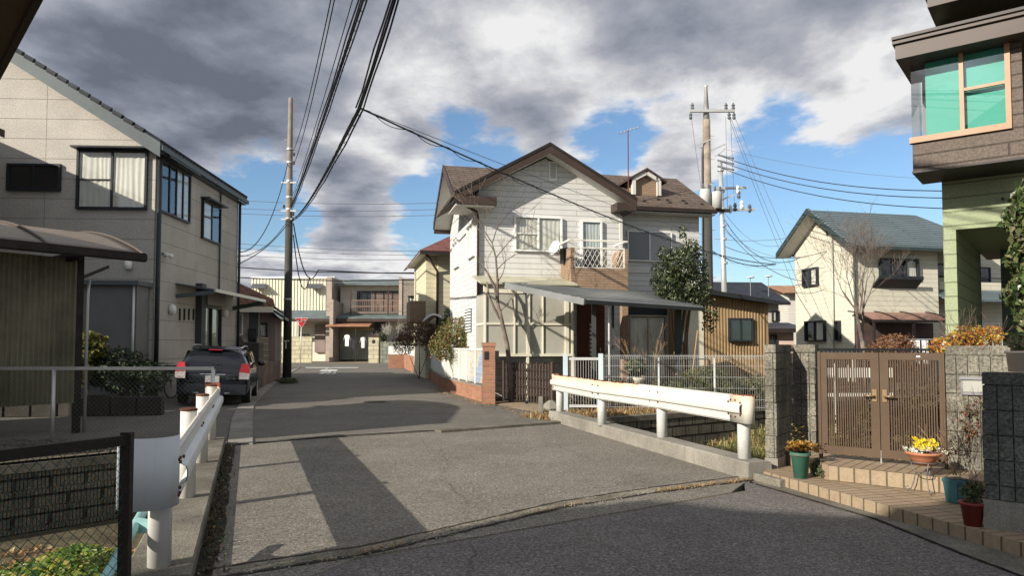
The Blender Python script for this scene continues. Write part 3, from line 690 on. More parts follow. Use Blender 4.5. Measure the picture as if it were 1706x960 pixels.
stones('gravel_stones', 'loose stones on the ledge behind the dark fence', lambda rr: V(rr.uniform(-8, -4.8), rr.uniform(10.2, 11.5), 0.012), 700, 0.03, GRAV, 41)
stones('joint_stones', 'crumbs of stone along the rough joint in the road', lambda rr: (lambda i, s: jn[i].lerp(jn[i+1], s)+V(rr.gauss(0, .05), rr.gauss(-.1, .09), .016))(rr.randint(0, 5), rr.random()), 380, 0.010, CONC, 42)
mb = MB()
for a_, b_ in (((570, 692), (690, 688)), ((740, 655), (752, 662))):
    p0, p1 = G(*a_), G(*b_); d_ = (p1-p0).normalized(); s_ = V(-d_.y, d_.x, 0)*.018
    mb.quad(*[V(q.x, q.y, .020) for q in (p0-s_, p1-s_, p1+s_, p0+s_)])
struct('worn_line', mb, M('worn_line', (.24, .23, .2), .8, .3, 8, .4, 30))

def crack(pts, w, seed, m=SEAL):
    rr = random.Random(seed); out = []
    for i in range(len(pts)-1):
        for k in range(10): out.append(pts[i].lerp(pts[i+1], k/10)+V(rr.gauss(0, .018), rr.gauss(0, .018), 0))
    strip('road_crack', out, w, .0185, m, w*.35, seed)
HC = M('hairline_crack', (.045, .04, .033), .95, .3, 6, .3)
crack([G(700, 735), G(745, 770), G(735, 800), G(790, 850)], .0042, 201, HC); crack([G(930, 745), G(990, 770), G(1060, 775)], .004, 202, HC)
crack([G(545, 745), G(520, 790), G(470, 860)], .004, 203, HC); crack([G(520, 700), G(640, 705), G(700, 690), G(810, 700)], .006, 204, HC)
crack([G(820, 905), G(960, 900), G(1100, 930)], .0035, 205, HC); crack([G(1180, 870), G(1300, 885), G(1420, 940)], .0035, 206, HC)
# ================================================================== left: the grey-beige two storey building
LX, LY = P(255, 500, 20.0).x, 20.0
LB = Thing('commercial_house', 'beige panelled two storey building left of the road with its gable in the sun', 'building', (LX, LY, 0), R(3))
PAN = BR('beige_panel', (0.43, 0.405, 0.36), (0.41, 0.385, 0.345), (0.22, 0.205, 0.18), 3.0, 0.56, 0.010, 'xy', 0.0, 0.8, 0.4, 0.10, 0.22, 30, bdist=0.02)
FAS = M('grey_fascia', (0.085, 0.105, 0.11), 0.5, 0.12)
DTILE = M('dark_roof_tile', (0.05, 0.055, 0.06), 0.5, 0.25)
ev = LB.ay(262, 240, 0.0)[1]; yend = LB.ay(396, 420, 0.0)[0]; W_, SL = 11.0, 0.635
rz = ev+SL*W_/2
MB().prism([(0, 0, 0), (-W_, 0, 0), (-W_, 0, ev-0.1), (-W_/2, 0, rz-0.1), (0, 0, ev-0.1)], (0, yend, 0)).build('wall', PAN, LB)
mb = MB()
for s_ in (0, 1):
    x0 = 0.22 if s_ == 0 else -W_-0.22; z0 = ev-0.22*SL
    mb.prism([(x0, -0.3, z0), (-W_/2, -0.3, rz), (-W_/2, -0.3, rz+0.12), (x0, -0.3, z0+0.12)], (0, yend+0.6, 0))
rf = mb.build('roof', DTILE, LB)
mb = MB(); y = -0.28                                  # round tile ends along the eave and verge
while y < yend+0.3:
    for k in range(1, 3): mb.tube([(0.24-0.0*k, y, ev-0.02), (-0.9, y, ev-0.02+1.14*SL)], 0.055, 8)
    y += 0.27
x = -0.2
while x > -W_/2: mb.tube([(x, -0.31, ev+0.02-x*SL+0.12), (x-.24, -0.31, ev+.0-(x-.24)*SL+0.12)], 0.07, 6); x -= 0.3
mb.build('tile_ridges', DTILE, rf)
MB().prism([(0.24, -0.33, ev-0.46), (-W_/2, -0.33, rz-0.30), (-W_/2, -0.33, rz+0.09), (0.24, -0.33, ev-0.05)], (0, 0.028, 0)).build('gable_fascia', FAS, LB)
gb = MB().box(0.20, 0.30, -0.3, yend+0.3, ev-0.26, ev-0.13).box(0.0, 0.20, -.28, yend+.28, ev-0.30, ev-0.27); gb.build('gutter', FAS, LB)
def pipe(T, pts, r=0.035, m=None, name='downpipe'): return MB().tube(pts, r, 8).build(name, m or BLACKP, T, True)
pipe(LB, [(0.08, 0.05, ev-0.3), (0.08, 0.05, 0.1)], 0.05); pipe(LB, [(0.06, 0.22, ev-0.3), (0.06, 0.22, 0.1)], 0.03, FAS)
pipe(LB, [(0.08, yend-0.06, ev-0.3), (0.08, yend-0.06, 0.1)], 0.05)
WG = wall((0, 0, 0), (1, 0, 0), (0, -1, 0)); WS = wall((0, 0, 0), (0, 1, 0), (1, 0, 0))
def pxw(T, axis, val, u0, u1, v0, v1):                # window rectangle from the photo on a wall plane
    f = T.ax if axis == 1 else T.ay
    um, vm = (u0+u1)/2, (v0+v1)/2
    a0, a1 = f(u0, vm, val)[0], f(u1, vm, val)[0]; z1, z0 = f(um, v0, val)[1], f(um, v1, val)[1]
    return a0, a1, z0, z1
a0, a1, z0, z1 = pxw(LB, 1, 0, 133, 243, 254, 346)
window(LB, WG, a0, a1, z0, z1, DARKFR, 0.06, 'white', mid=(0.5, True), hood=0.32)
a0, a1, z0, z1 = pxw(LB, 1, 0, 17, 99, 277, 315)
window(LB, WG, a0, a1, z0, z1, DARKFR, 0.06, None, GLSD)
b0, b1 = LB.ay(265, 300, 0)[0], LB.ay(313, 300, 0)[0]; zt, zb_ = LB.ay(264, 266, 0)[1], LB.ay(264, 349, 0)[1]
window(LB, WS, b0, b1, zb_, zt, DARKFR, 0.06, 'part', bars=(0.28, 0.52, 0.76), hood=0.35, curfrac=(0.5, 1.0))
b0, b1 = LB.ay(336, 360, 0)[0], LB.ay(364, 360, 0)[0]; zt, zb_ = LB.ay(336, 334, 0)[1], LB.ay(336, 395, 0)[1]
window(LB, WS, b0, b1, zb_, zt, DARKFR, 0.06, 'part', bars=(0.5,), mid=(0.6, True), hood=0.3, curfrac=(0, 0.5))
pipe(LB, [(0.05, b1+0.05, zt+0.6), (0.05, b1+0.05, LB.ay(363, 484, 0)[1])], 0.03, FAS)
# shop door with a roller shutter box
b0, b1 = LB.ay(334, 540, 0)[0], LB.ay(362, 540, 0)[0]; zt = LB.ay(340, 513, 0)[1]
dr = window(LB, WS, b0, b1, 0.25, zt, DARKFR, 0.07, 'part', bars=(0.45,), name='door', proud=0.14, curfrac=(0.0, 1.0), cm=M('frosted_glass', (0.42, 0.42, 0.36), 0.5, 0.2))
MB().wb(WS, b0-0.07, b1+0.15, zt+0.08, zt+0.55, 0.0, 0.24).build('shutter_box', M('shutter_bronze', (0.18, 0.16, 0.13), 0.5), LB)
MB().wb(WS, b0-0.45, b0-0.08, 0.0, zt+0.75, 0.0, 0.2).build('door_pillar', M('dark_panel', (0.07, 0.075, 0.08), 0.6), LB)
# canopy over the door
ca0, ca1 = LB.ay(292, 480, 0)[0], yend-0.4; zc = LB.ay(292, 474, 0)[1]
cn = MB().prism([(0.0, ca0, zc), (0, ca1, zc), (1.15, ca1, zc-0.18), (1.15, ca0, zc-0.18)], (0, 0, 0.045)).build('canopy', FAS, LB)
MB().box(1.13, 1.19, ca0, ca1, zc-0.22, zc-0.12).build('canopy_edge', ALU, cn)
MB().beam((0, ca0+0.05, zc-0.35), (1.12, ca0+0.05, zc-0.22), 0.04, 0.12).build('bracket', FAS, cn); MB().beam((0, ca1-0.05, zc-0.45), (1.12, ca1-0.05, zc-0.24), 0.05, 0.15).build('bracket', FAS, cn)
for u, v in ((282, 516), (371, 522)):
    b, z = LB.ay(u, v, 0); o = MB().lathe((0.0, b, z), [(0.02, -.02), (0.02, .02)], 6).build('lamp_base', FAS, LB)
    MB().lathe((0.09, b, z), [(0.02, -0.15), (0.09, -0.11), (0.11, 0), (0.09, .11), (0.02, .15)], 14).build('lamp_globe', WHITE, o, True)
for k in range(4):
    b, z = LB.ay(299+k*7.6, 524, 0); MB().wb(WS, b-0.05, b+0.05, z-0.18, z+0.18, 0.001, 0.02).build('vent_slot', CURTD, LB)
b, z = LB.ay(270, 423, 0); o = MB().tube([(0, b, z), (0.12, b, z)], 0.03).build('security_light', FAS, LB)
for s_ in (-0.12, 0.12): MB().tube([(0.12, b+s_*.6, z), (0.2, b+s_*1.6, z-0.06)], [0.05, 0.075], 10).build('lamp_head', WHITE, o, True)
a, z = LB.ax(216, 442, 0); MB().lathe((a, -0.08, z), [(0.03, -.13), (0.09, -.1), (0.1, 0), (0.09, .1), (0.03, .12)], 12).build('lamp_globe', WHITE, LB, True)
# lean-to entrance block on the gable side
xa, zt = LB.ax(182, 468, -0.75); xb = LB.ax(243, 520, -0.75)[0]
an = MB().box(xa-1.6, min(xb, -0.1), -0.75, -0.004, 0, zt-0.12).build('annex', M('grey_panel', (0.17, 0.17, 0.165), 0.7, 0.1), LB)
MB().box(xa-1.8, min(xb, -0.1)+0.1, -0.9, -0.004, zt-0.12, zt).build('annex_roof', FAS, an)
pipe(LB, [(min(xb, -.1)-0.05, -0.82, zt-0.1), (min(xb, -.1)-0.05, -0.82, 0.1)], 0.035, STEELG)

# house further left whose eave just reaches the frame; its long side shades the yard
NH = M('shade_house_wall', (0.22, 0.2, 0.17), 0.8); BT = M('brown_tile', (0.07, 0.045, 0.035), 0.6, 0.2)
tip = P(8, 214, 17.9)
NL = Thing('tiled_house', 'dark tiled house at the left edge, only its eave tip and drainpipe showing', 'house', (tip.x-0.75, tip.y-0.7, 0), R(-2))
e_z = tip.z
MB().prism([(0, 0, 0), (-9, 0, 0), (-9, 0, e_z), (-4.5, 0, e_z+1.9), (0, 0, e_z-0.05)], (0, -3.7, 0)).build('wall', NH, NL)
MB().prism([(0.75, 0.7, e_z-0.25), (-4.5, 0.7, e_z+1.95), (-9.7, 0.7, e_z-0.25), (-9.7, 0.7, e_z-0.1), (-4.5, 0.7, e_z+2.15), (0.75, 0.7, e_z-0.05)], (0, -4.9, 0)).build('roof', BT, NL)
pipe(NL, [(0.1, 0.05, e_z-.3), (0.1, 0.05, 0)], 0.05)
# unseen block beside the ditch, added to shade the yard and road
SG = Thing('shade_block', 'unseen grey block left of the view, added to shade the yard and road', 'shed', (-8.5, 8.0, 0), 0)
MB().box(-6, 0, 0, 3.0, 0, 4.2).build('wall', NH, SG); MB().box(-6.1, .05, -.05, 3.1, 4.2, 4.3).build('roof', BT, SG)
# unseen house behind the viewer, roofline traced back from the wanted foreground shade
Q = V(-8.0, -4.0, 0); d2 = V(SD.x, SD.y, 0).normalized(); tanE = math.tan(SEL)
S = [G(300, 1010), G(480, 958), G(740, 896), G(905, 853), G(1083, 834), G(1240, 851), G(1415, 863), V(3.8, 6.5, 0), V(4.75, 7.05, 0), V(5.6, 7.9, 0), V(7.0, 8.4, 0), V(12, 9, 0)]
qd = Q.dot(d2); lat = V(d2.y, -d2.x, 0)
prof = []
for s_ in S:
    tt = s_.dot(d2)-qd; prof.append(V((s_-Q).dot(lat), 0, tt*tanE))
r_ = math.atan2(lat.y, lat.x)
BH = Thing('shade_house', 'unseen grey house behind the viewer, roofline shaped to shade the near road', 'house', (Q.x, Q.y, 0), r_)
MB().prism([(p.x, 0, max(p.z-0.25, 0.1)) for p in prof]+[(prof[-1].x, 0, 0), (prof[0].x, 0, 0)], (0, -5, 0)).build('wall', NH, BH)
MB().prism([(p.x, 0.02, p.z) for p in prof]+[(p.x, 0.02, p.z-0.2) for p in prof[::-1]], (0, -5.2, 0)).build('roof', BT, BH)
# low eave reaching over the top left corner
E0, E1 = P(50, -4, 1.55), None
zE = E0.z; E1 = G(0, 97, zE); ed = (E1-E0); ed.z = 0; ed.normalize(); en = V(-ed.y, ed.x, 0)
if en.x > 0: en = -en
EV = Thing('porch_roof', 'brown porch eave with a gutter poking into the top left corner', 'porch', (E0.x, E0.y, 0), 0)
o = V(0, 0, 0); A0 = V(0, 0, zE)-ed*0.5; A1 = V(0, 0, zE)+ed*2.5
MB().prism([A0+en*0.10, A1+en*0.10, A1+en*1.6+V(0, 0, .35), A0+en*1.6+V(0, 0, .35)], (0, 0, 0.05)).build('roof_sheet', M('smoky_sheet', (0.13, 0.11, 0.10), 0.35, 0.2), EV)
MB().beam(A0+en*0.05, A1+en*0.05, 0.09, 0.07).build('gutter', M('brown_gutter', (0.10, 0.05, 0.032), 0.45, 0.2), EV)
MB().beam(A0+en*0.0+V(0, 0, 0.0), A1+V(0, 0, 0.0), 0.014, 0.09).build('gutter_lip', M('brown_lip', (0.05, 0.028, 0.02), 0.5), EV)
for k in (0.3, 1.2): MB().beam(V(0, 0, zE+.0)+ed*k+en*0.1, V(0, 0, zE+.28)+ed*k+en*1.5, 0.04, 0.05).build('rafter', M('brown_lip', (0, 0, 0)), EV)
MB().tube([V(0, 0, 0)+en*1.5, V(0, 0, zE+.3)+en*1.5], 0.05, 8).build('post', M('brown_lip', (0, 0, 0)), EV)

# ------------------------------------------------------------------ carport in front of the beige building
cpo = P(127, 700, 12.4)
CP = Thing('carport', 'carport with a curved smoky roof and a stained corrugated side panel', 'carport', (cpo.x, cpo.y, 0), R(90-36))
# local x: along the long edge (away, to the right); local y: to the left
CORR = M('corrugated_plastic', (0.16, 0.15, 0.10), 0.6, 0.3, 1.0, 0.1, 40, streak=0.6, streakcol=(0.03, 0.025, 0.015))
z_t = CP.hit(60, 425, 1, 0.0).z; z_b = 0.53; xe = CP.hit(241, 430, 1, -0.55).x; ze = CP.hit(241, 430, 1, -0.55).z
mb = MB(); N_ = 260
mb.grid(lambda i, j: V(-8.5+8.46*i, 0.018*math.sin(i*8.46/0.076*6.283), z_b+(z_t-z_b)*j), N_*3, 1)
pn = mb.build('side_panel', CORR, CP, True, False)
mb = MB()
for k, z in enumerate((z_b+.12, z_b+(z_t-z_b)*.38, z_b+(z_t-z_b)*.70, z_t-.12)): MB().beam((-8.5, 0.05, z), (-0.04, 0.05, z), 0.05, 0.06).build('girt', DK, pn)
for x in (0.03, -3.0, -6.0): MB().box(x-0.05, x+0.05, 0.03, 0.13, -0.05, z_t+0.2).build('post', DK, CP)
MB().beam((0.03, 0.08, z_t-.25), (0.03, 0.08, z_t-.26), .01, .01)
rl = 3.4
def arch(j):                                           # roof cross-section over local y
    return ze+0.62*math.sin(min(1, j)*math.pi*0.62)**0.9 if j > 0 else ze
mb = MB()
mb.grid(lambda i, j: V(-9+(9+xe)*i, -0.55+rl*j, arch(j)+0.05), 40, 12)
ro = mb.build('roof_sheet', M('smoky_polycarbonate', (0.155, 0.125, 0.10), 0.38, 0.18, 0.8, streak=0.3, streakcol=(0.3, 0.27, 0.22)), CP, True)
sm = ro.modifiers.new('thick', 'SOLIDIFY'); sm.thickness = 0.02
for x in [xe-0.02, xe-1.55, xe-3.1, xe-4.65, xe-6.2, xe-7.75]:
    MB().tube([V(x, -0.55+rl*k/12, arch(k/12)+0.07) for k in range(13)], 0.025, 6).build('rib', M('carport_rib', (0.09, 0.075, 0.065), 0.5), CP)
MB().beam((-9, -0.57, ze+0.0), (xe+0.02, -0.57, ze+0.0), 0.12, 0.15).build('edge_beam', DK, CP, bevel=0.02)
MB().beam((-9, -0.55+rl, arch(1)), (xe, -0.55+rl, arch(1)), 0.1, 0.13).build('edge_beam', DK, CP)
for x in (-0.2, -3.2, -6.2): MB().beam((x, -0.5, ze-0.05), (x, rl-0.6, ze-0.12), 0.08, 0.14).build('cross_beam', DK, CP)
MB().beam((0.0, 0.08, z_t-0.35), (0.7, 0.5, ze-.1), 0.03, 0.05).build('brace', DK, CP)
MB().tube([(0.16, 0.02, z_t-0.35), (0.14, 0.02, z_t-.6), (0.14, 0.02, 0)], 0.03, 8).build('downpipe', STEELG, CP, True)

# hedge and planter
HG = LEAF('hedge_leaves', [(0.012, 0.03, 0.008), (0.02, 0.045, 0.01), (0.015, 0.035, 0.01), (0.03, 0.05, 0.012)], 0.6, .12)
hc = P(190, 600, 16.3)
t = Thing('hedge', 'dark green hedge growing between the carport and the beige building', 'hedge', (hc.x, hc.y, 0), R(3))
bl = [(-1.6, 0, 1.05, .8, .6, .7), (-0.7, 0.1, 1.05, .8, .6, .62), (0.1, 0, 0.95, .7, .6, .6), (0.7, 0.1, 0.75, .5, .5, .5)]
leafcloud('foliage', bl, 9000, 0.08, HG, t.e, 5); mb = MB()
for b in bl: mb.tube([(b[0], b[1], 0), (b[0]+.1, b[1], b[2])], [0.03, 0.015], 6)
mb.build('stems', M('bark', (0.12, 0.09, 0.065), 0.9), t)
gv = P(148, 553, 15.9)
t = Thing('variegated_shrub', 'yellow-leaved shrub at the left end of the hedge beside the carport post', 'shrub', (gv.x, gv.y, 0))
leafcloud('foliage', [(0, 0, 1.5, .45, .4, .38), (-.2, 0, 1.0, .4, .35, .5)], 2200, 0.1, LEAF('yellow_leaves', [(0.14, 0.13, 0.02), (0.22, 0.2, 0.04), (0.03, 0.05, 0.012)]), t.e, 6)
MB().tube([(0, 0, 0), (0, 0, 1.3)], 0.03, 6).build('stem', M('bark', (0, 0, 0)), t)
t = Thing('planter_wall', 'low dark stone edging in front of the hedge', 'planter wall', (hc.x-1.2, hc.y-1.1, 0), R(8))
mb = MB()
for k in range(9): mb.box(-2+k*.52, -1.5+k*.52, 0, 0.25, 0, 0.42+0.03*math.sin(k*2.3))
mb.build('stones', M('dark_stone', (.06, .055, .045), .9, .3, 2, .3, 40, .5), t, bevel=0.02)
# standpipe, tub, bicycle beside the building corner
sp = G(238, 672); t = Thing('standpipe', 'grey garden tap post by the building corner', 'tap', (sp.x, sp.y, 0))
MB().box(-.04, .04, -.04, .04, 0, 1.0).build('post', STEELG, t); MB().tube([(0, -.04, .85), (0, -.14, .86), (0, -.16, .78)], 0.015, 6).build('tap', ALU, t)
tb = G(243, 668); t = Thing('stone_bench', 'dark slab bench with block feet by the building corner', 'bench', (tb.x, tb.y-.6, 0), R(3))
MB().box(-.6, .6, -.25, .25, .32, .4).build('slab', CONCD, t, bevel=.01)
for s_ in (-.4, .4): MB().box(s_-.12, s_+.12, -.2, .2, 0, .32).build('leg', CONCD, t)
bc = G(262, 668)
t = Thing('bicycle', 'old bicycle leaning against the corner of the beige building', 'bicycle', (bc.x-.1, bc.y+.35, 0), R(80))
BKM = M('bicycle_frame', (0.16, 0.16, 0.17), 0.35, metal=0.6)
for s_ in (-.5, .5):
    o = MB().tube([(s_+.32*math.cos(k*math.pi/12), 0, .33+.32*math.sin(k*math.pi/12)) for k in range(25)], 0.018, 6, False).build('wheel', M('rubber', (0.02, 0.02, 0.02), 0.8), t, True)
    mb = MB()
    for k in range(12): mb.tube([(s_, 0, .33), (s_+.31*math.cos(k*.524), 0, .33+.31*math.sin(k*.524))], .003, 3)
    mb.build('spokes', ALU, o)
mb = MB(); J = dict(bb=(-.05, 0, .3), st=(-.15, 0, .8), hd=(.33, 0, .85), rw=(-.5, 0, .33), fw=(.5, 0, .33))
for a_, b_ in (('bb', 'st'), ('st', 'hd'), ('bb', 'hd'), ('bb', 'rw'), ('st', 'rw'), ('hd', 'fw')): mb.tube([J[a_], J[b_]], .016, 6)
mb.build('frame', BKM, t); MB().tube([(.33, 0, .85), (.3, 0, 1.0), (.22, -.25, 1.02)], .012, 6).tube([(.3, 0, 1.0), (.22, .25, 1.02)], .012, 6).build('handlebar', BKM, t)
MB().lathe((-.17, 0, .84), [(.05, 0), (.1, .03), (.07, .06)], 10, 1.3, .8).build('saddle', M('rubber', (0, 0, 0)), t)
MB().prism([(.35, -.15, .7), (.6, -.15, .7), (.62, -.17, .95), (.33, -.17, .95)], (0, .3, 0)).build('basket', BKM, t)

# ================================================================== the parked estate car
def car(loc, rot, label):
    t = Thing('parked_car', label, 'car', loc, rot)
    PAINT = M('black_paint', (0.010, 0.012, 0.016), 0.12, 0.1, spec=0.35, coat=0.25)
    GL = M('car_glass', (0.004, 0.006, 0.008), 0.04, 0.1, spec=0.4); RB = M('tyre', (0.02, 0.02, 0.02), 0.8); TR = M('car_trim', (0.02, 0.02, 0.022), 0.5)
    # stations along y (0 = rear bumper, 4.4 = nose): belly z, sill half width, waist z, waist hw, roof z, roof hw
    st = [(0.00, .36, .74, .78, .78, .80, .74), (0.06, .26, .82, .86, .84, .92, .78), (0.20, .22, .845, .93, .86, 1.12, .72), (0.45, .2, .85, .98, .86, 1.36, .62), (0.62, .2, .85, .98, .86, 1.44, .60), (1.2, .2, .85, .97, .86, 1.475, .60), (2.2, .2, .85, .95, .86, 1.48, .60), (2.7, .2, .85, .94, .86, 1.43, .58), (3.35, .2, .85, .93, .85, 1.0, .68), (3.9, .22, .84, .88, .82, .92, .66), (4.25, .26, .78, .76, .76, .80, .6), (4.4, .34, .66, .62, .66, .66, .5)]
    def sec(y, zb, wb_, zw, ww, zr, wr):
        pts = [(-wb_*.93, zb), (-wb_, zb+.16), (-wb_*1.005, (zb+zw)/2), (-ww, zw-.06), (-ww+.03, zw)]
        zz2 = zr-zw
        pts += [(-(ww-.03)*.55-wr*.45, zw+zz2*.5), (-wr-.03, zr-.07*min(1, zz2*3)), (-wr+.06, zr-.005), (0, zr+.02)]
        pts += [(-x, z) for x, z in pts[-2::-1]]
        return [V(x, y, z) for x, z in pts]
    secs = [sec(*s_) for s_ in st]; n = len(secs[0]); mb = MB()
    mb.add([p for s_ in secs for p in s_], [(i*n+j, (i+1)*n+j, (i+1)*n+(j+1) % n, i*n+(j+1) % n) for i in range(len(secs)-1) for j in range(n)]+[tuple(range(n)), tuple(range((len(secs)-1)*n, len(secs)*n))[::-1]])
    body = mb.build('body', PAINT, t, True)
    sb = body.modifiers.new('sub', 'SUBSURF'); sb.levels = 2; sb.render_levels = 2
    def patch(name, pts, th, m, par=t, out=(0, -1, 0)): return MB().prism([Vector(p) for p in pts], Vector(out)*th).build(name, m, par, bevel=0.004)
    # rear window, following the tailgate
    patch('rear_window', [(-.66, .235, 1.02), (.66, .235, 1.02), (.56, .44, 1.35), (-.56, .44, 1.35)], .035, GL, out=(0, -.85, .5))
    patch('spoiler', [(-.56, .40, 1.40), (.56, .40, 1.40), (.57, .62, 1.475), (-.57, .62, 1.475)], .03, PAINT, out=(0, -.5, .9))
    patch('brake_lamp', [(-.16, .37, 1.385), (.16, .37, 1.385), (.16, .40, 1.41), (-.16, .40, 1.41)], .04, M('red_lamp', (0.30, 0.006, 0.01), 0.2, spec=.6), out=(0, -1, .3))
    MB().tube([(-.28, .17, 1.04), (.0, .15, 1.055), (.14, .12, 1.045), (.18, .10, .97)], .012, 6).build('wiper', TR, t)
    RED = M('red_lamp', (0, 0, 0)); CLR = M('clear_lamp', (0.34, 0.30, 0.30), 0.15, 0.2, 20, spec=.7)
    for s_ in (-1, 1):
        o = patch('tail_lamp', [(s_*.62, .09, .87), (s_*.865, .13, .85), (s_*.83, .24, 1.08), (s_*.66, .19, 1.08)], .09, RED)
        patch('reversing_lens', [(s_*.62, .06, .69), (s_*.86, .10, .69), (s_*.865, .13, .845), (s_*.62, .08, .865)], .09, CLR, o)
        patch('reflector', [(s_*.52, .02, .43), (s_*.76, .05, .43), (s_*.76, .05, .465), (s_*.52, .02, .465)], .035, RED)
        patch('bumper_trim', [(s_*.3, .0, .33), (s_*.78, .05, .36), (s_*.78, .06, .38), (s_*.3, .01, .35)], .04, ALU)
    patch('number_plate', [(-.165, .02, .60), (.165, .02, .60), (.165, .02, .765), (-.165, .02, .765)], .035, M('plate_white', (.36, .36, .34), .5))
    patch('plate_garnish', [(-.3, .03, .79), (.3, .03, .79), (.3, .05, .81), (-.3, .05, .81)], .045, M('chrome', (.5, .5, .5), .15, metal=1))
    # oval emblem: three ellipses
    CH = M('chrome', (0, 0, 0)); mb = MB(); yy = -.015
    def ell(cx_, cz_, rx_, rz_, r0): mb.tube([(cx_+rx_*math.cos(k*.314), yy, cz_+rz_*math.sin(k*.314)) for k in range(21)], r0, 5, False)
    ell(0, .905, .072, .048, .006); ell(0, .905, .022, .045, .005); ell(0, .93, .05, .018, .005); mb.build('emblem', CH, t)
    patch('bumper', [(-.80, .02, .30), (.80, .02, .30), (.80, .03, .56), (-.80, .03, .56)], .045, PAINT)
    MB().beam((-.62, .02, .575), (.62, .02, .575), .012, .012).build('tailgate_seam', TR, t)
    cu = bpy.data.curves.new('lettering', 'FONT'); cu.body = 'FIELDER'; cu.size = .065; cu.extrude = .004; cu.align_x = 'CENTER'
    tx = bpy.data.objects.new('t', cu); COL.objects.link(tx); me = bpy.data.meshes.new_from_object(tx); bpy.data.objects.remove(tx)
    lt = bpy.data.objects.new('lettering', me); COL.objects.link(lt); lt.parent = t.e; lt.location = (.44, -.022, .68); lt.rotation_euler = (R(90), 0, 0); me.materials.append(CH)
    for s_ in (-1, 1):                                    # side windows, rails, mirrors
        g = [(s_*.80, .75, 1.03), (s_*.815, 1.45, 1.03), (s_*.70, 1.40, 1.36), (s_*.69, .75, 1.36)]
        patch('side_window', g, .02, GL, out=(s_, 0, .35))
        patch('side_window', [(s_*.82, 1.52, 1.03), (s_*.82, 2.2, 1.02), (s_*.70, 2.2, 1.38), (s_*.70, 1.48, 1.37)], .02, GL, out=(s_, 0, .35))
        patch('side_window', [(s_*.82, 2.26, 1.02), (s_*.80, 3.0, 1.0), (s_*.70, 2.6, 1.36), (s_*.70, 2.26, 1.38)], .02, GL, out=(s_, 0, .35))
        MB().tube([(s_*.60, .7, 1.475), (s_*.61, 1.2, 1.52), (s_*.61, 2.2, 1.52), (s_*.6, 2.6, 1.45)], .018, 6).build('roof_rail', ALU, t, True)
        MB().lathe((s_*.97, 2.95, 1.04), [(.03, -.08), (.085, -.05), (.095, 0), (.08, .06), (.03, .08)], 12, 1.1, .7).build('wing_mirror', PAINT, t, True)
        for y in (.82, 3.5):
            o = MB().tube([(s_*.66, y, .31), (s_*.86, y, .31)], .31, 24).build('wheel', RB, t, False, bevel=.02)
            MB().tube([(s_*.845, y, .31), (s_*.868, y, .31)], .2, 20).build('rim', ALU, o)
            for k in range(5): pass
        patch('door_seam', [(s_*.868, 1.48, .35), (s_*.868, 1.50, .35), (s_*.868, 1.50, .95), (s_*.868, 1.48, .95)], .004, TR, out=(s_, 0, 0))
        patch('door_handle', [(s_*.865, 1.62, .87), (s_*.865, 1.8, .87), (s_*.865, 1.8, .9), (s_*.865, 1.62, .9)], .03, CH, out=(s_, 0, 0))
    patch('windscreen', [(-.66, 3.22, 1.02), (.66, 3.22, 1.02), (.56, 2.75, 1.4), (-.56, 2.75, 1.4)], .03, GL, out=(0, .8, .6))
    patch('roof_antenna', [(-.02, .62, 1.49), (.02, .62, 1.49), (.01, .8, 1.56), (-.01, .8, 1.56)], .03, PAINT, out=(0, 1, 0))
    return t
cc_ = G(351, 678); c = car((cc_.x, cc_.y, 0.0), R(16), 'black estate car parked beside the beige building, rear lamps towards the viewer')
c.e.rotation_euler = (0, R(2.2), R(16))
# ================================================================== the white siding house in the middle
wc = P(798, 500, 21.0)
WH = Thing('white_house', 'white weatherboard house with brown gabled roof and small balcony', 'house', (wc.x, wc.y, 0), R(13.2))
SID = siding('white_siding', (0.60, 0.60, 0.58), 0.165, 0.6, stain=0.16, bump=0.8, mort=0.009)
BSID = BR('brown_siding', (0.31, 0.22, 0.15), (0.285, 0.20, 0.135), (0.17, 0.12, 0.085), 0.28, 0.075, 0.006, 'xy', 0.5, 0.75, 0.5, 0.1, 0.1)
SHG = BR('brown_shingle', (0.15, 0.115, 0.095), (0.115, 0.088, 0.072), (0.05, 0.04, 0.035), 0.5, 0.105, 0.010, 'x', 0.5, 0.8, 0.8, 0.18, 0.2, bdist=0.02)
SHGY = BR('brown_shingle_side', (0.15, 0.115, 0.095), (0.115, 0.088, 0.072), (0.05, 0.04, 0.035), 0.5, 0.105, 0.010, 'y', 0.5, 0.8, 0.8, 0.18, 0.2, bdist=0.02)
BRW = M('brown_trim', (0.055, 0.038, 0.031), 0.45, 0.15)
BRD = M('dark_brown_trim', (0.028, 0.022, 0.02), 0.45, 0.15)
SOF = M('white_soffit', (0.55, 0.54, 0.5), 0.7, 0.06)
GW = WH.ax(1034, 400, 0)[0]; WD = WH.ay(750, 420, 0)[0]
ze_ = WH.ax(778, 325, -0.5)[1]; xa = WH.ax(922, 243, -0.5)[0]; za = WH.ax(922, 246, -0.5)[1]
hl = WH.ax(764, 325, -0.5)[0]; hr = WH.ax(1060, 323, -0.5)[0]; xa = (hl+hr)/2; slp = (za-ze_)/(xa-hl)
zwl = ze_+slp*(0-hl)-0.12
wd = 1.2; xr = WH.ax(1165, 420, wd)[0]                    # recessed right wing
zE = WH.ax(1110, 347, wd-0.45)[1]; zR = WH.ax(1100, 299, 3.3)[1]; yR = 3.3
xRr = WH.ax(1127, 300, 3.3)[0]; ms = (zR-zE)/(yR-(wd-0.45))
mb = MB()
mb.prism([(0, 0, 0), (GW, 0, 0), (GW, 0, zwl), (xa, 0, za-0.2), (0, 0, zwl)], (0, WD, 0))
wl = mb.build('wall', SID, WH)
mb = MB().box(GW+0.002, xr, wd, WD, 0, zE-0.02); mb.build('wing_wall', SID, WH)
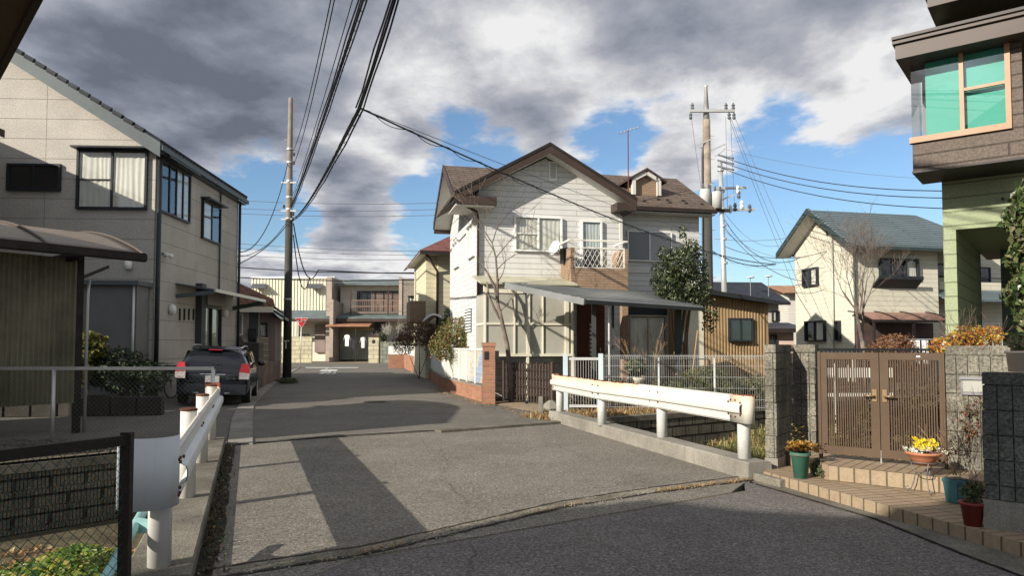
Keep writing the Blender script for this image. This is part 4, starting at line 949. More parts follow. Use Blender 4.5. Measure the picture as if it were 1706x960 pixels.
# left gable of the main ridge
yb = WD+0.45; mb = MB()
mb.prism([(-0.003, 0.3, zwl-.3), (-0.003, WD, zE-.1), (-0.003, yR, zR-0.15)], (0.6, 0, 0)); mb.build('gable_wall', SID, WH)
def slab(T, name, quad, th, m, par=None):
    q = [Vector(p) for p in quad]; return MB().prism(q, (0, 0, th)).build(name, m, par or T)
# main roof: front slope, back slope, hip
f0 = wd-0.45; hipx = xr+0.38; yB = 2*yR-f0
gx = -0.62
slab(WH, 'roof', [(gx, f0, zE), (hipx, f0, zE), (xRr, yR, zR), (gx, yR, zR)], 0.06, SHG)
slab(WH, 'roof', [(gx, yB, zE), (hipx, yB, zE), (xRr, yR, zR), (gx, yR, zR)], 0.06, SHG)
slab(WH, 'roof', [(hipx, f0, zE), (hipx, yB, zE), (xRr, yR, zR)], 0.06, SHGY)
# barge boards and boxed eaves on the left gable
MB().prism([(gx-0.02, f0, zE-.16), (gx-0.02, yR, zR-.16), (gx-0.02, yR, zR+.09), (gx-0.02, f0, zE+.09)], (0.03, 0, 0)).build('barge_board', BRW, WH)
MB().prism([(gx-0.02, yB, zE-.16), (gx-0.02, yR, zR-.16), (gx-0.02, yR, zR+.09), (gx-0.02, yB, zE+.09)], (0.03, 0, 0)).build('barge_board', BRD, WH)
MB().prism([(gx+.01, yR, zR-.14), (gx+.01, yB, zE-.14), (0, yB, zE-.14), (0, yR, zR-.14)], (0, 0, .02)).prism([(gx+.01, yR, zR-.14), (gx+.01, f0, zE-.14), (0, f0, zE-.14), (0, yR, zR-.14)], (0, 0, .02)).build('soffit', SOF, WH)
MB().box(gx+.01, .0, WD+.0, yB, zE-.30, zE-.12).build('eave_box', BRW, WH)
# front gable roof
y0_, y1_ = -0.5, 3.6
for nm, xx in (('l', hl-0.12), ('r', hr+0.02)):
    zz_ = ze_+slp*((xx-hl) if xx < xa else (hr-xx))
    slab(WH, 'roof', [(xx, y0_, zz_+.10), (xa, y0_, za+.10), (xa, y1_, za+.10), (xx, y1_, zz_+.10)], 0.06, SHGY)
    MB().prism([(xx, y0_-.03, zz_-.12), (xa, y0_-.03, za-.17), (xa, y0_-.03, za+.06), (xx, y0_-.03, zz_+.08)], (0, .03, 0)).build('barge_board', BRW, WH)
    MB().prism([(xx, y0_-.05, zz_+.08), (xa, y0_-.05, za+.06), (xa, y0_-.05, za+.15), (xx, y0_-.05, zz_+.17)], (0, .06, 0)).build('verge_trim', BRD, WH)
    MB().prism([(xx, y0_, zz_-.10), (xa, y0_, za-.15), (xa, 0.0, za-.15), (xx, 0.0, zz_-.10)], (0, 0, .02)).build('soffit', SOF, WH)
# boxed ends of the gable eaves
MB().box(hl-.08, 0.42-.0, y0_-.035, -0.003, ze_-.26, ze_-.02).build('eave_box', BRW, WH)
MB().box(hl-.08, 0.0, -0.003, 1.0, ze_-.30, ze_-.26).box(hl-.08, .36, y0_, -0.003, ze_-.30, ze_-.265).build('eave_soffit', SOF, WH)
MB().box(GW-.32, hr-.02, y0_-.035, -0.003, ze_-.24, ze_-.0).build('eave_box', BRW, WH)
MB().box(GW+0.003, hr-.02, -0.003, 1.0, ze_-.24, ze_-.2).build('eave_soffit', BRW, WH)
MB().tube([(hl-.12, y0_, ze_-.05), (hl-.12, .9, ze_-.05)], .05, 8).build('gutter', BRD, WH, True)
pipe(WH, [(hl-.1, -.3, ze_-.08), (hl+.05, -.3, ze_-.2), (-.05, -.1, ze_-.40), (-.05, -.07, ze_-.55), (-.05, -.07, 0.1)], .035, BRW)
MB().box(GW-.02, hipx, f0-.09, f0+.02, zE-.11, zE-.0).build('gutter', BRD, WH); MB().box(GW+.003, hipx-.02, f0, wd, zE-.16, zE-.13).build('soffit', SOF, WH)
MB().box(GW+.003, xr, wd-.012, wd-.001, zE-.28, zE-.17).build('frieze_board', SOF, WH)
pipe(WH, [(GW+.06, wd-.1, zE-.1), (GW+.06, wd-.1, WH.ax(1028, 395, wd)[1]), (GW+.06, .3, 2.9)], .03, BRD)
for x, y in ((-.012, -.012), (GW+.012, -.012)): MB().box(x-.045, x+.045, y-.01, y+.05, 2.9, ze_-.3).build('corner_trim', SOF, WH)
for k, (u, v) in enumerate(((1070, 335), (1098, 336), (1112, 333), (1113, 327), (1139, 336), (1139, 330), (1165, 337))):   # snow guards
    h = WH.ax(u, v, wd)[0]; yy = f0+0.25+.22*(k % 2); zz_ = zE+ms*(yy-f0)+.06; MB().box(h-.05, h+.05, yy, yy+.05, zz_, zz_+.06).build('snow_guard', BRD, WH)
# dormer
dx0, dz0 = WH.ax(1054, 327, 1.6); dx1 = WH.ax(1096, 327, 1.6)[0]; zt = WH.ax(1072, 289, 1.6)[1]; zs = WH.ax(1054, 300, 1.6)[1]; dz0 = zE+ms*(1.6-f0)+.04; dxm = (dx0+dx1)/2
D = MB().prism([(dx0, 1.6, dz0), (dx1, 1.6, dz0), (dx1, 1.6, zs), (dxm, 1.6, zt), (dx0, 1.6, zs)], (0, 2.0, 0)).build('dormer', BSID, WH)
mb = MB()
for a_, b_ in (((dx0, dz0), (dx0, zs)), ((dx1, dz0), (dx1, zs)), ((dx0, zs), (dxm, zt)), ((dx1, zs), (dxm, zt))): mb.beam((a_[0], 1.52, a_[1]), (b_[0], 1.52, b_[1]), .12, .12, (0, 1, 0))
mb.build('dormer_trim', SOF, D)
for s_ in (-1, 1):
    xe_ = dxm+s_*((dx1-dx0)/2+.25); MB().prism([(xe_, 1.42, zs-.08), (dxm, 1.42, zt+.08), (dxm, 1.42, zt+.16), (xe_, 1.42, zs+.0)], (0, 2.2, 0)).build('dormer_roof', BRW, D)
# openings
WF = wall((0, 0, 0), (1, 0, 0), (0, -1, 0)); WL_ = wall((0, 0, 0), (0, 1, 0), (-1, 0, 0)); WW = wall((0, wd, 0), (1, 0, 0), (0, -1, 0))
a0, a1, z0, z1 = pxw(WH, 1, 0, 859, 933, 364, 417)
window(WH, WF, a0, a1, z0, z1, WHITE, .05, 'white', mid=(.5, True))
a0, a1, z0, z1 = pxw(WH, 1, 0, 970, 999, 371, 448)
window(WH, WF, a0, a1, z0-.1, z1, WHITE, .06, 'white', bars=(), cm=M('sheer_curtain', (.52, .56, .56), .9, .1))
MB().wb(WF, a0+.05, a1-.05, z0, z0+.62, .075, .085).build('screen', M('dark_screen', (.05, .055, .06), .7), WH)
a0, a1, z0, z1 = pxw(WH, 1, 0, 914, 927, 270, 300)
v = MB().wb(WF, a0, a1, z0-.03, z1, .0, .05).build('gable_vent', WHITE, WH); mb = MB()
for k in range(8): mb.wb(WF, a0+.04, a1-.04, z0+.05+k*(z1-z0-.08)/8, z0+.05+(k+.55)*(z1-z0-.08)/8, .05, .065)
mb.build('slats', M('grey_slats', (.3, .3, .28), .7), v)
for (u0, u1, v0, v1, vb) in ((782, 791, 376, 0, 424), (758, 765, 396, 0, 442)):
    b0, b1 = WH.ay(u1, 400, 0)[0], WH.ay(u0, 400, 0)[0]; zt, zb_ = WH.ay(u1, v0-2, 0)[1], WH.ay(u1, vb, 0)[1]
    window(WH, WL_, b0, b1, zb_, zt, WHITE, .05, 'white', bars=(.5,))
b0, b1 = WH.ay(786, 515, 0)[0], WH.ay(775, 515, 0)[0]; mb = MB()
for k in range(8): mb.wb(WL_, b0, b1, 1.95+k*.09, 2.0+k*.09, .03, .06)
lv = mb.build('louvre', WHITE, WH); MB().wb(WL_, b0, b1, 1.93, 2.67, .002, .02).build('dark_room', CURTD, lv)
# shuttered window of the wing
a0, a1, z0, z1 = pxw(WH, 1, wd, 1046, 1116, 388, 434)
SHU = M('shutter_panel', (.33, .34, .34), .6, .05)
w_ = window(WH, WW, a0, a1, z0, z1, WHITE, .04, None, GLSD, bars=(.5,)); MB().wb(WW, (a0+a1)/2+.02, a1-.02, z0+.02, z1-.02, .058, .07).build('shutter_panel', SHU, w_); MB().wb(WW, a0+.02, (a0+a1)/2-.02, z0+.02, z1-.02, .058, .07).build('shutter_panel', M('shutter_panel_grey', (.2, .215, .22), .6, .05), w_)
MB().wb(WW, GW+.01, xr-.02, z0-.42, z0-.2, .0, .03).build('belt_board', SOF, WH)
# balcony
bx0, bzt = WH.ax(951, 412, -1.0); bx1 = WH.ax(1046, 412, -1.0)[0]; bzb = WH.ax(1000, 484, -1.0)[1]; zo = WH.ax(1000, 447, -1.0)[1]; zr_ = WH.ax(1000, 401, -1.0)[1]
ox0, ox1 = WH.ax(957, 430, -1.0)[0], WH.ax(1041, 430, -1.0)[0]
mb = MB().box(bx0, bx1, -1.0, -.86, bzb, zo).box(bx0, ox0, -1.0, -.86, zo+.0, bzt).box(ox1, bx1, -1.0, -.86, zo, bzt).box(bx0, bx0+.1, -.858, -.003, bzb, bzt).box(bx1-.1, bx1, -.858, -.003, bzb, bzt).box(bx0+.1, bx1-.1, -.858, -.003, bzb, bzb+.12)
bal = mb.build('balcony', BSID, WH)
LAT = M('cream_metal', (.66, .65, .58), .45, .06); mb = MB()
mb.beam((bx0-.02, -.95, zr_), (bx1, -.95, zr_), .05, .05).beam((bx0-.02, -.95, zr_), (bx0-.02, -.05, zr_), .05, .05).beam((bx1-.05, -.95, zr_), (bx1-.05, -.05, zr_), .05, .05)
mb.build('handrail', LAT, bal); mb = MB()
for a_, b_ in (((ox0, zo), (ox1, zo)), ((ox0, bzt), (ox1, bzt)), ((ox0, zo), (ox0, bzt)), ((ox1, zo), (ox1, bzt))): mb.beam((a_[0], -.97, a_[1]), (b_[0], -.97, b_[1]), .05, .05, (0, 1, 0))
hh = bzt-zo; k = -hh
while k < ox1-ox0:
    for sg in (1, -1):
        xs_, ze2 = (k, k+hh*.55) if sg > 0 else (k+hh*.55, k)
        p0, p1 = V(ox0+xs_, -.97, zo), V(ox0+ze2, -.97, bzt)
        def cx_(p0, p1):
            a_, b_ = p0.copy(), p1.copy()
            for q_, r__ in ((a_, b_), (b_, a_)):
                if q_.x < ox0: f_ = (ox0-q_.x)/(r__.x-q_.x); q_ += (r__-q_)*f_
                if q_.x > ox1: f_ = (ox1-q_.x)/(r__.x-q_.x); q_ += (r__-q_)*f_
            return a_, b_
        if max(p0.x, p1.x) > ox0+.01 and min(p0.x, p1.x) < ox1-.01:
            a_, b_ = cx_(p0, p1); mb.tube([a_, b_], .0065, 3, False)
    k += .14
mb.build('lattice', LAT, bal, fix=False)
cx1 = WH.ax(1042, 560, -1.0)[0]; MB().box(cx1-.09, cx1+.09, -1.0, -.8, 0, bzb-.0).build('balcony_post', BSID, WH)
# satellite dish and TV aerial
dz, = [WH.ax(924, 413, -.5)]
SDI = Thing('satellite_dish', 'white satellite dish fixed on the left side of the balcony', 'satellite dish', WH.w((dz[0], -.5, dz[1])), R(-55))
MB().lathe((0, 0, 0), [(.0, -.06), (.1, -.05), (.18, -.025), (.235, .015), (.225, .025), (.16, -.01), (.08, -.035), (.0, -.045)], 24, 1, 1).build('dish', WHITE, SDI, True).rotation_euler = (R(70), 0, 0)
MB().tube([(0, .05, -.05), (.0, .25, -.12), (.1, .35, -.3)], .02, 6).build('arm', DARKFR, SDI); MB().tube([(0, -.06, -.26), (0, -.4, -.1)], .012, 5).build('feed_arm', ALU, SDI)
MB().box(-.06, .12, .25, .4, -.45, .0).build('bracket_box', DARKFR, SDI)
ab = WH.w((WH.ax(1047, 322, .8)[0], .8, WH.ax(1047, 322, .8)[1])); ztp = P(1050, 217, ab.y).z
AE = Thing('tv_aerial', 'tall reddish mast with a small TV aerial on the white house roof', 'aerial', ab, R(-35))
MB().tube([(0, 0, -.2), (0.0, 0, ztp-ab.z)], .018, 6).build('mast', M('red_brown_pipe', (.13, .05, .05), .5), AE)
h_ = ztp-ab.z; mb = MB().tube([(-.35, 0, h_-.06), (.4, 0, h_+.03)], .012, 5)
for k in range(7): mb.tube([(-.3+k*.11, -.12+.006*k, h_-.05+k*.013), (-.3+k*.11, .12-.006*k, h_-.05+k*.013)], .006, 4)
mb.build('antenna', ALU, AE)
# glazed lean-to (sunroom)
sd = -1.3
sx0, sz1 = WH.ax(808, 488, sd); sx1 = WH.ax(954, 488, sd)[0]; szm = WH.ax(880, 540, sd)[1]; sz0 = WH.ax(880, 591, sd)[1]
CRM = M('cream_frame', (.68, .65, .53), .5, .07, streak=.2, streakcol=(.4, .34, .2)); FROST = M('frosted_panel', (.40, .39, .33), .25, .12, .6)
SR = MB(); zt_ = WH.ax(808, 474, sd)[1]
SR.box(sx0-.04, sx1+.03, sd-.03, sd+.05, sz1, zt_-.0)
for u, w in ((808, .05), (857, .035), (880, .09), (904, .035), (944, .11), (953, .05)):
    x = WH.ax(u, 540, sd)[0]; SR.box(x-w/2, x+w/2, sd-.04, sd+.04, sz0, sz1-.001)
SR.box(sx0, sx1, sd-.035, sd+.035, szm-.03, szm+.03).box(sx0, sx1, sd-.045, sd+.045, sz0-.05, sz0+.02)
for x in (sx0, WH.ax(879, 600, sd)[0], sx1): SR.box(x-.035, x+.035, sd-.03, sd+.03, 0, sz0)
SR.box(sx0-.035, sx0+.035, sd+.05, -.01, szm-.03, szm+.03).box(sx0-.035, sx0+.035, sd+.05, -.01, sz0-.05, sz0+.02)
sr = SR.build('sunroom_frame', CRM, WH)
MB().box(sx0, sx1, sd, sd+.012, sz0, sz1).box(sx0-.006, sx0+.006, sd+.02, -.01, sz0, sz1).build('frosted_glazing', FROST, sr)
MB().prism([(sx0-.15, sd-.15, zt_+.0), (sx0-.15, -.01, zt_+.32), (sx1+.1, -.01, zt_+.32), (sx1+.1, sd-.15, zt_)], (0, 0, .05)).build('sunroom_roof', M('pale_sheet', (.42, .40, .3), .5, .15), WH)
# entrance under the carport roof
ex0, ez1 = WH.ax(961, 503, -.25); ex1 = WH.ax(1006, 503, -.25)[0]; WE = wall((0, -.25, 0), (1, 0, 0), (0, -1, 0))
DOOR = M('brown_door', (.085, .032, .022), .4, .12)
MB().box(ex0-.35, ex1+.3, -.25, -.003, 0, ez1+.1).build('porch_wall', SID, WH)
e_ = MB().wb(WE, ex0, ex1, .05, ez1, .0, .06).build('door', DOOR, WH)
xs0, xs1 = WH.ax(982, 550, -.3)[0], WH.ax(989, 550, -.3)[0]; mb = MB()
for k in range(15): mb.wb(WE, xs0, xs1, .35+k*.125, .42+k*.125, .061, .07)
mb.build('door_slots', M('pale_slot', (.5, .5, .48), .3), e_); xh = WH.ax(999, 560, -.3)[0]
MB().tube([WE[0]+V(xh, -.07, .9), WE[0]+V(xh+.0, -.12, .95), WE[0]+V(xh, -.12, 1.4), WE[0]+V(xh, -.07, 1.45)], .014, 6).build('door_handle', ALU, e_)
MB().wb(WE, ex1+.1, ex1+.2, 1.3, 1.5, .0, .04).build('intercom', DARKFR, WH)
a0, a1, z0, z1 = pxw(WH, 1, wd, 1050, 1107, 528, 600)
window(WH, WW, a0, a1, .35, z1, M('bronze_frame', (.3, .26, .2), .5), .05, 'white', bars=(.5,)); MB().wb(WW, a0-.1, a1+.1, z1+.05, z1+.4, .0, .03).build('transom', DARKFR, WH)

# carport canopy standing in front of the entrance
c1, c2, c3_, c4 = P(974, 501, 16.6), P(1173, 514, 18.8), P(1062, 488, 20.6), P(842, 474, 19.0)
t = Thing('canopy_roof', 'grey ribbed carport canopy in front of the white house door', 'carport', (c1.x, c1.y, 0), 0)
q = [p-V(c1.x, c1.y, 0) for p in (c1, c2, c3_, c4)]
SHEET = M('grey_roof_sheet', (.25, .26, .26), .38, .12, metal=.3)
MB().prism(q, (0, 0, .03)).build('roof_sheet', SHEET, t)
for k in range(9):
    a_, b_ = q[0].lerp(q[3], (k+.5)/9), q[1].lerp(q[2], (k+.5)/9); MB().beam(a_+V(0, 0, .045), b_+V(0, 0, .045), .03, .03).build('rib', SHEET, t)
MB().beam(q[0]-V(0, 0, .03), q[1]-V(0, 0, .03), .05, .09).build('front_beam', M('dark_grey_beam', (.045, .05, .05), .5), t)
MB().beam(q[0]-V(0, 0, .03), q[3]-V(0, 0, .03), .05, .15).build('side_beam', SHEET, t)
dgb = M('dark_grey_beam', (0, 0, 0))
for u, f_, w in ((1010, .15, .10), (1017, .3, .06), (1150, .86, .16)):
    p_ = q[0].lerp(q[1], f_)+(q[3]-q[0])*.12; MB().box(p_.x-w/2, p_.x+w/2, p_.y-w/2, p_.y+w/2, 0, p_.z-.01).build('post', dgb, t)
MB().tube([q[0].lerp(q[1], .22)+(q[3]-q[0])*.05+V(0, 0, -.05), q[0].lerp(q[1], .22)+(q[3]-q[0])*.05+V(0, 0, -2.3)], .03, 8).build('downpipe', ALU, t)

# ochre corrugated shed on the right of the white house
sc_ = P(1281, 560, 23.8); ST = Thing('ochre_shed', 'ochre corrugated shed with a small green-grey window beside the white house', 'shed', (sc_.x, sc_.y, 0), R(13.2))
OCH = M('ochre_metal', (.31, .215, .115), .55, .12, streak=.15, streakcol=(.15, .1, .06))
xL = ST.ax(1128, 560, 0)[0]; zr2 = ST.ax(1279, 506, 0)[1]; zl2 = ST.ax(1170, 489, 0)[1]; ml = (zl2-zr2)/(0-ST.ax(1170, 489, 0)[0]); zL = zr2+ml*(-xL)
mb = MB(); n = int(-xL/.11)
mb.prism([(xL, .03, 0), (-.001, .03, 0), (-.001, .03, zr2), (xL, .03, zL)], (0, 3.5, 0))
for k in range(n):
    x = xL+k*.11; z = zr2+ml*(-x)-.03; mb.prism([(x+.01, .03, 0.1), (x+.025, 0, .1), (x+.07, 0, .1), (x+.085, .03, .1)], (0, 0, z-.1))
for k in range(30): mb.prism([(0, .06+k*.11, .1), (.03, .075+k*.11, .1), (.03, .12+k*.11, .1), (0, .135+k*.11, .1)], (0, 0, zr2-.15))
mb.build('wall', OCH, ST)
MB().prism([(xL-.2, -.35, zL+.04), (.25, -.35, zr2-.02), (.25, -.35, zr2+.06), (xL-.2, -.35, zL+.14)], (0, 4.2, 0)).build('roof', BRD, ST)
MB().beam((xL-.2, -.38, zL+.02), (.25, -.38, zr2-.02), .08, .1).build('gutter', DARKFR, ST)
WO = wall((0, 0, 0), (1, 0, 0), (0, -1, 0)); a0, a1, z0, z1 = pxw(ST, 1, 0, 1215, 1251, 533, 567)
window(ST, WO, a0, a1, z0, z1, DARKFR, .05, None, GLASS('green_glass', (.3, .45, .4), .5, .1, (.03, .07, .06)), sill=.05)
a0, a1, z0, z1 = pxw(ST, 1, 0, 1146, 1172, 516, 600); MB().wb(WO, a0, a1, 0, z1+.25, .0, .02).build('white_panel', M('cream_board', (.6, .56, .44), .7, .08), ST)
a0, a1, z0, z1 = pxw(ST, 1, 0, 1128, 1133, 533, 567)
window(ST, WO, a0-.02, a1+.05, z0, z1, WHITE, .04, None, GLSD, bars=())
t = Thing('bicycle_rack', 'black metal bar frame standing before the ochre shed', 'rack', ST.w((ST.ax(1150, 600, -.9)[0], -.9, 0)), R(13))
MB().tube([(-.5, 0, 0), (-.5, 0, 1.05), (-.45, 0, 1.1), (.6, 0, 1.1), (.65, 0, 1.05), (.65, 0, 0)], .02, 6).tube([(0.1, 0, 0), (.1, 0, 1.1)], .02, 6).build('frame', DARKFR, t)

# ------------------------------------------------------------------ brick garden wall, mesh fence, pillar, folding gate
BRK = BR('red_brick', (.42, .19, .105), (.33, .14, .08), (.27, .21, .17), .21, .068, .011, 'xy', .5, .9, .8, .2, .2, 60, bdist=.015)
def seg_thing(name, label, cat, a, b_, group=None):
    d = b_-a; L_ = math.hypot(d.x, d.y); return Thing(name, label, cat, (a.x, a.y, 0), math.atan2(d.y, d.x), group), L_
pb = G(821, 674); zp = P(815, 571, pb.y).z
t = Thing('brick_pillar', 'orange-red brick gate pillar with a small dark name plate', 'pillar', (pb.x, pb.y, 0), R(2))
MB().box(-.27, .06, -.02, .30, 0, zp-.10).box(-.29, .08, -.04, .32, zp-.10, zp).build('bricks', BRK, t)
MB().box(-.22, -.11, -.034, -.02, 1.15, 1.36).build('name_plate', DARKFR, t)
MB().box(.062, .16, .0, .12, 1.15, 1.38).build('letter_box', DARKFR, t)
def fence_run(label, pa, pb_, bh, ft, m_wall=BRK, panel=True, lbl2=None):
    a, b_ = pa, pb_; t, L_ = seg_thing('brick_wall', label, 'wall', a, b_)
    MB().box(0, L_, 0, .15, 0, bh-.03).build('bricks', m_wall, t); MB().box(0, L_, -.01, .16, bh-.03, bh).build('coping', CONC, t)
    f, L_ = seg_thing('mesh_fence', lbl2, 'fence', a, b_)
    n_ = max(1, round(L_/1.0))
    for k in range(n_+1): MB().box(k*(L_-.05)/n_, k*(L_-.05)/n_+.05, .06, .10, bh, ft).build('post', WHITE, f)
    mb = MB(); nn = int(L_/.05)
    for k in range(nn): mb.box(k*.05, k*.05+.004, .072, .076, bh+.03, ft-.02)
    for k in range(7): mb.box(0, L_, .077, .083, bh+.04+k*(ft-bh-.08)/6, bh+.046+k*(ft-bh-.08)/6)
    mb.build('mesh', WHITE, f, fix=False); MB().box(0, L_, .06, .10, ft-.02, ft+.015).build('top_rail', WHITE, f)
    return t, f, L_
A_, B_, C_ = G(806, 672), G(758, 656.5), G(738, 651)
zt1 = P(770, 583, B_.y).z; bh1 = .45
t1, f1_, L1 = fence_run('sunlit low brick wall beside the brick pillar', C_, A_-V(.0, 0, 0)+(B_-A_)*.06, bh1, 1.42, lbl2='white mesh fence with a painted mural board behind it')
# mural: coloured fields on a board behind the mesh
MUC = [(.16, .33, .55), (.62, .46, .16), (.6, .56, .5), (.6, .27, .07), (.45, .45, .42), (.16, .14, .15)]
m, n, b = newmat('mural_paint'); o = coord(n); s_ = n.nodes.new('ShaderNodeSeparateXYZ'); n.links.new(o, s_.inputs[0])
k = math_n(n, 'ADD', math_n(n, 'MULTIPLY', math_n(n, 'SUBTRACT', s_.outputs[0], L1), -.30), math_n(n, 'ADD', math_n(n, 'MULTIPLY', s_.outputs[2], .36), math_n(n, 'SUBTRACT', math_n(n, 'MULTIPLY', noise(n, o, 2.5, 3), .25), .12)))
c = ramp(n, k, [(.0, (.40, .38, .33)), (.20, (.5, .22, .04)), (.32, (.5, .36, .10)), (.40, (.08, .22, .45)), (.58, (.13, .30, .52)), (.66, (.58, .42, .12)), (.74, (.48, .45, .38))], 'CONSTANT')
c = mixc(n, maprange(n, noise(n, o, 9, 3), .56, .6), c, (.12, .11, .12)); n.links.new(c, b.inputs['Base Color'])
MB().box(L1-1.9, L1-.02, .12, .14, bh1+.05, 1.38).build('mural_board', m, f1_)
MB().box(0, L1-1.95, .12, .13, bh1+.05, 1.38).build('privacy_sheet', M('cream_sheet', (.55, .55, .47), .6, .1), f1_)
D_ = G(708, 625.5)
t2, f2_, L2 = fence_run('shaded low brick wall between the white garden door and sunlit wall', D_, C_, .45, 1.42, lbl2='white mesh fence in the shade next to the white garden door')
MB().box(.02, L2, .12, .13, .5, 1.38).build('privacy_sheet', M('cream_sheet', (0, 0, 0)), f2_)
E_, F_ = G(708, 625.5), G(692, 621)
t, L_ = seg_thing('garden_door', 'white metal garden door between two low brick walls', 'door', E_, F_)
MB().box(.05, L_-.05, 0, .05, .05, 1.35).build('leaf', WHITE, t); MB().box(L_*.8, L_*.85, -.04, 0, .7, .9).build('handle', ALU, t)
H_ = G(677, 614)
t, L_ = seg_thing('brick_wall', 'short red brick wall at the far street corner, white panel above', 'wall', F_, H_)
MB().box(0, L_, 0, .15, 0, .95).build('bricks', BRK, t); MB().box(0, L_, .02, .12, .95, 1.5).build('panel', WHITE, t)
MB().box(L_-.01, L_+.14, .0, 1.2, 0, .95).build('bricks', BRK, t); MB().box(L_-.01, L_+.10, .02, 1.2, .95, 1.5).build('panel', WHITE, t)
# folding gate
ga, gb_ = G(840, 669), G(921, 679); GT, L_ = seg_thing('folding_gate', 'brown accordion gate of crossed bars beside the brick pillar', 'gate', ga, gb_)
GB = M('gate_bronze', (.075, .055, .045), .45, .15); zt = 1.08
mb = MB(); nv = 17
for k in range(nv+1):
    x = k*L_/nv; MB_ = mb.box(x-.016, x+.016, -.02, .0, .08, zt if k % 2 == 0 else zt-.04)
bars_ = mb.build('upright_bars', GB, GT, fix=False); mb = MB()
for z_ in (.2, .42, .64, .84):
    for k in range(nv): mb.beam((k*L_/nv, .015, z_), ((k+1)*L_/nv, .015, z_+.22), .012, .02).beam((k*L_/nv, .03, z_+.22), ((k+1)*L_/nv, .03, z_), .012, .02)
mb.build('cross_bars', GB, GT, fix=False)
for x in (0, L_): MB().box(x-.04, x+.04, -.04, .04, .03, zt+.03).build('end_post', GB, GT)
for x in (.05, L_*.5, L_-.05): MB().tube([(x, -.05, .04), (x, .0, .04)], .04, 10).build('caster', DARKFR, GT)

# ------------------------------------------------------------------ white wire fence with posts behind the right guard rail
fa = P(938, 592, 16.6); fb_ = P(1284, 592, 16.2)
PBL = M('pale_blue_paint', (.46, .53, .56), .45, .1, streak=.2)
t, L_ = seg_thing('wire_mesh_fence', 'white wire mesh fence with looped top behind the right guard rail', 'fence', P(1006, 600, 16.5), fb_)
n_ = 3
for k in range(n_+1): MB().tube([(k*L_/n_, 0, 0), (k*L_/n_, 0, 1.24)], .022, 8).build('post', M('fence_grey', (.5, .52, .52), .5, .1), t)
mb = MB(); x = 0
while x < L_: mb.beam((x, -.03, .05), (x, -.03, 1.25), .0032, .0032); mb.beam((x, -.03, 1.25), (x+.025, .03, 1.29), .006, .006); mb.beam((x+.025, .03, 1.29), (x+.05, -.03, 1.25), .006, .006); x += .05
for z_ in (.12, .3, .55, .8, 1.05, 1.22, 1.29): mb.beam((0, -.03, z_), (L_, -.03, z_), .004, .005)
mb.build('mesh', M('grey_mesh', (.42, .43, .42), .5, .1), t, fix=False)
t, L_ = seg_thing('side_gate', 'pale blue wicket gate at the left end of the wire mesh fence', 'gate', fa, P(1004, 592, 16.5))
for x in (.0, L_-.1): MB().box(x, x+.11, -.05, .05, -.1, 1.33).build('gate_post', PBL, t)
mb = MB().box(.11, L_-.1, -.02, .02, .10, .16).box(.11, L_-.1, -.02, .02, 1.18, 1.24)
x = .16
while x < L_-.12: mb.box(x, x+.007, -.005, .005, .16, 1.18); x += .06
mb.build('gate_leaf', M('grey_mesh', (0, 0, 0)), t, fix=False)
p_ = G(901, 694); t = Thing('stone_post', 'short weathered boundary post next to a weedy stone near the guard rail', 'boundary post', (p_.x, p_.y, 0))
MB().box(-.05, .05, -.05, .05, 0, .42).build('post', CONC, t, bevel=.01)
p_ = G(918, 690); t = Thing('mossy_stone', 'pale rough stone with dry weeds at the left end of the right kerb', 'stone', (p_.x, p_.y, 0))
MB().lathe((0, 0, 0), [(.16, 0), (.2, .1), (.15, .22), (.05, .3)], 7, 1.1, .8).build('stone', CONC, t)
blades('weed_tuft', 'yellow weeds around the pale stone at the kerb end', lambda rr: V(p_.x+rr.gauss(0, .16), p_.y-.15+rr.gauss(0, .08), 0), 260, .2, GRS, 51, .8, .008)
# plants in the garden of the white house
BARK = M('bark', (0, 0, 0)); BARKG = M('grey_bark', (.17, .14, .115), .9, .25, 5, .2)
def bare_tree(name, label, base, h, r, seed, lean=(0, 0, 0), depth=4, spread=.55, m=BARKG, trunk_h=.4, cat='tree', kids=(2, 3), L1=.33, up=.25):
    t = Thing(name, label, cat, base); rr = random.Random(seed); th = h*trunk_h
    pts = [V(0, 0, 0)+V(lean[0]*k/4*(k/4), lean[1]*k/4, th*k/4) for k in range(5)]
    MB().tube(pts, [r, r*.92, r*.85, r*.8, r*.72], 9).build('trunk', m, t, True)
    mb = MB()
    for k in range(3): branch(mb, pts[4 if k < 2 else 3], V(rr.uniform(-.4, .4), rr.uniform(-.3, .3), 1), h*L1, r*.6, depth, rr, spread, 4, up, None, 5, .0035, kids)
    mb.build('branches', m, t, fix=False); return t
tb_ = P(852, 560, 19.3)
t = Thing('bare_tree', 'leafless pruned tree in front of the sunroom of the white house', 'tree', (tb_.x, tb_.y, 0)); rr = random.Random(4)
def tp(u, v): return P(u, v, tb_.y)-V(tb_.x, 0, 0)+V(0, -tb_.y, 0)
MB().tube([tp(852, 672), tp(850, 620), tp(845, 575), tp(836, 535), tp(829, 505)], [.085, .07, .062, .055, .045], 10).build('trunk', BARKG, t, True)
MB().tube([tp(836, 535), tp(824, 515), tp(814, 492), tp(811, 470)], [.042, .035, .028, .024], 7).build('limb', BARKG, t, True)
MB().tube([tp(830, 507), tp(824, 478), tp(815, 460), tp(806, 445)], [.042, .034, .03, .026], 7).build('limb', BARKG, t, True)
MB().tube([tp(829, 505), tp(829, 470), tp(826, 430), tp(820, 405)], [.042, .032, .026, .018], 7).build('limb', BARKG, t, True)
mb = MB()
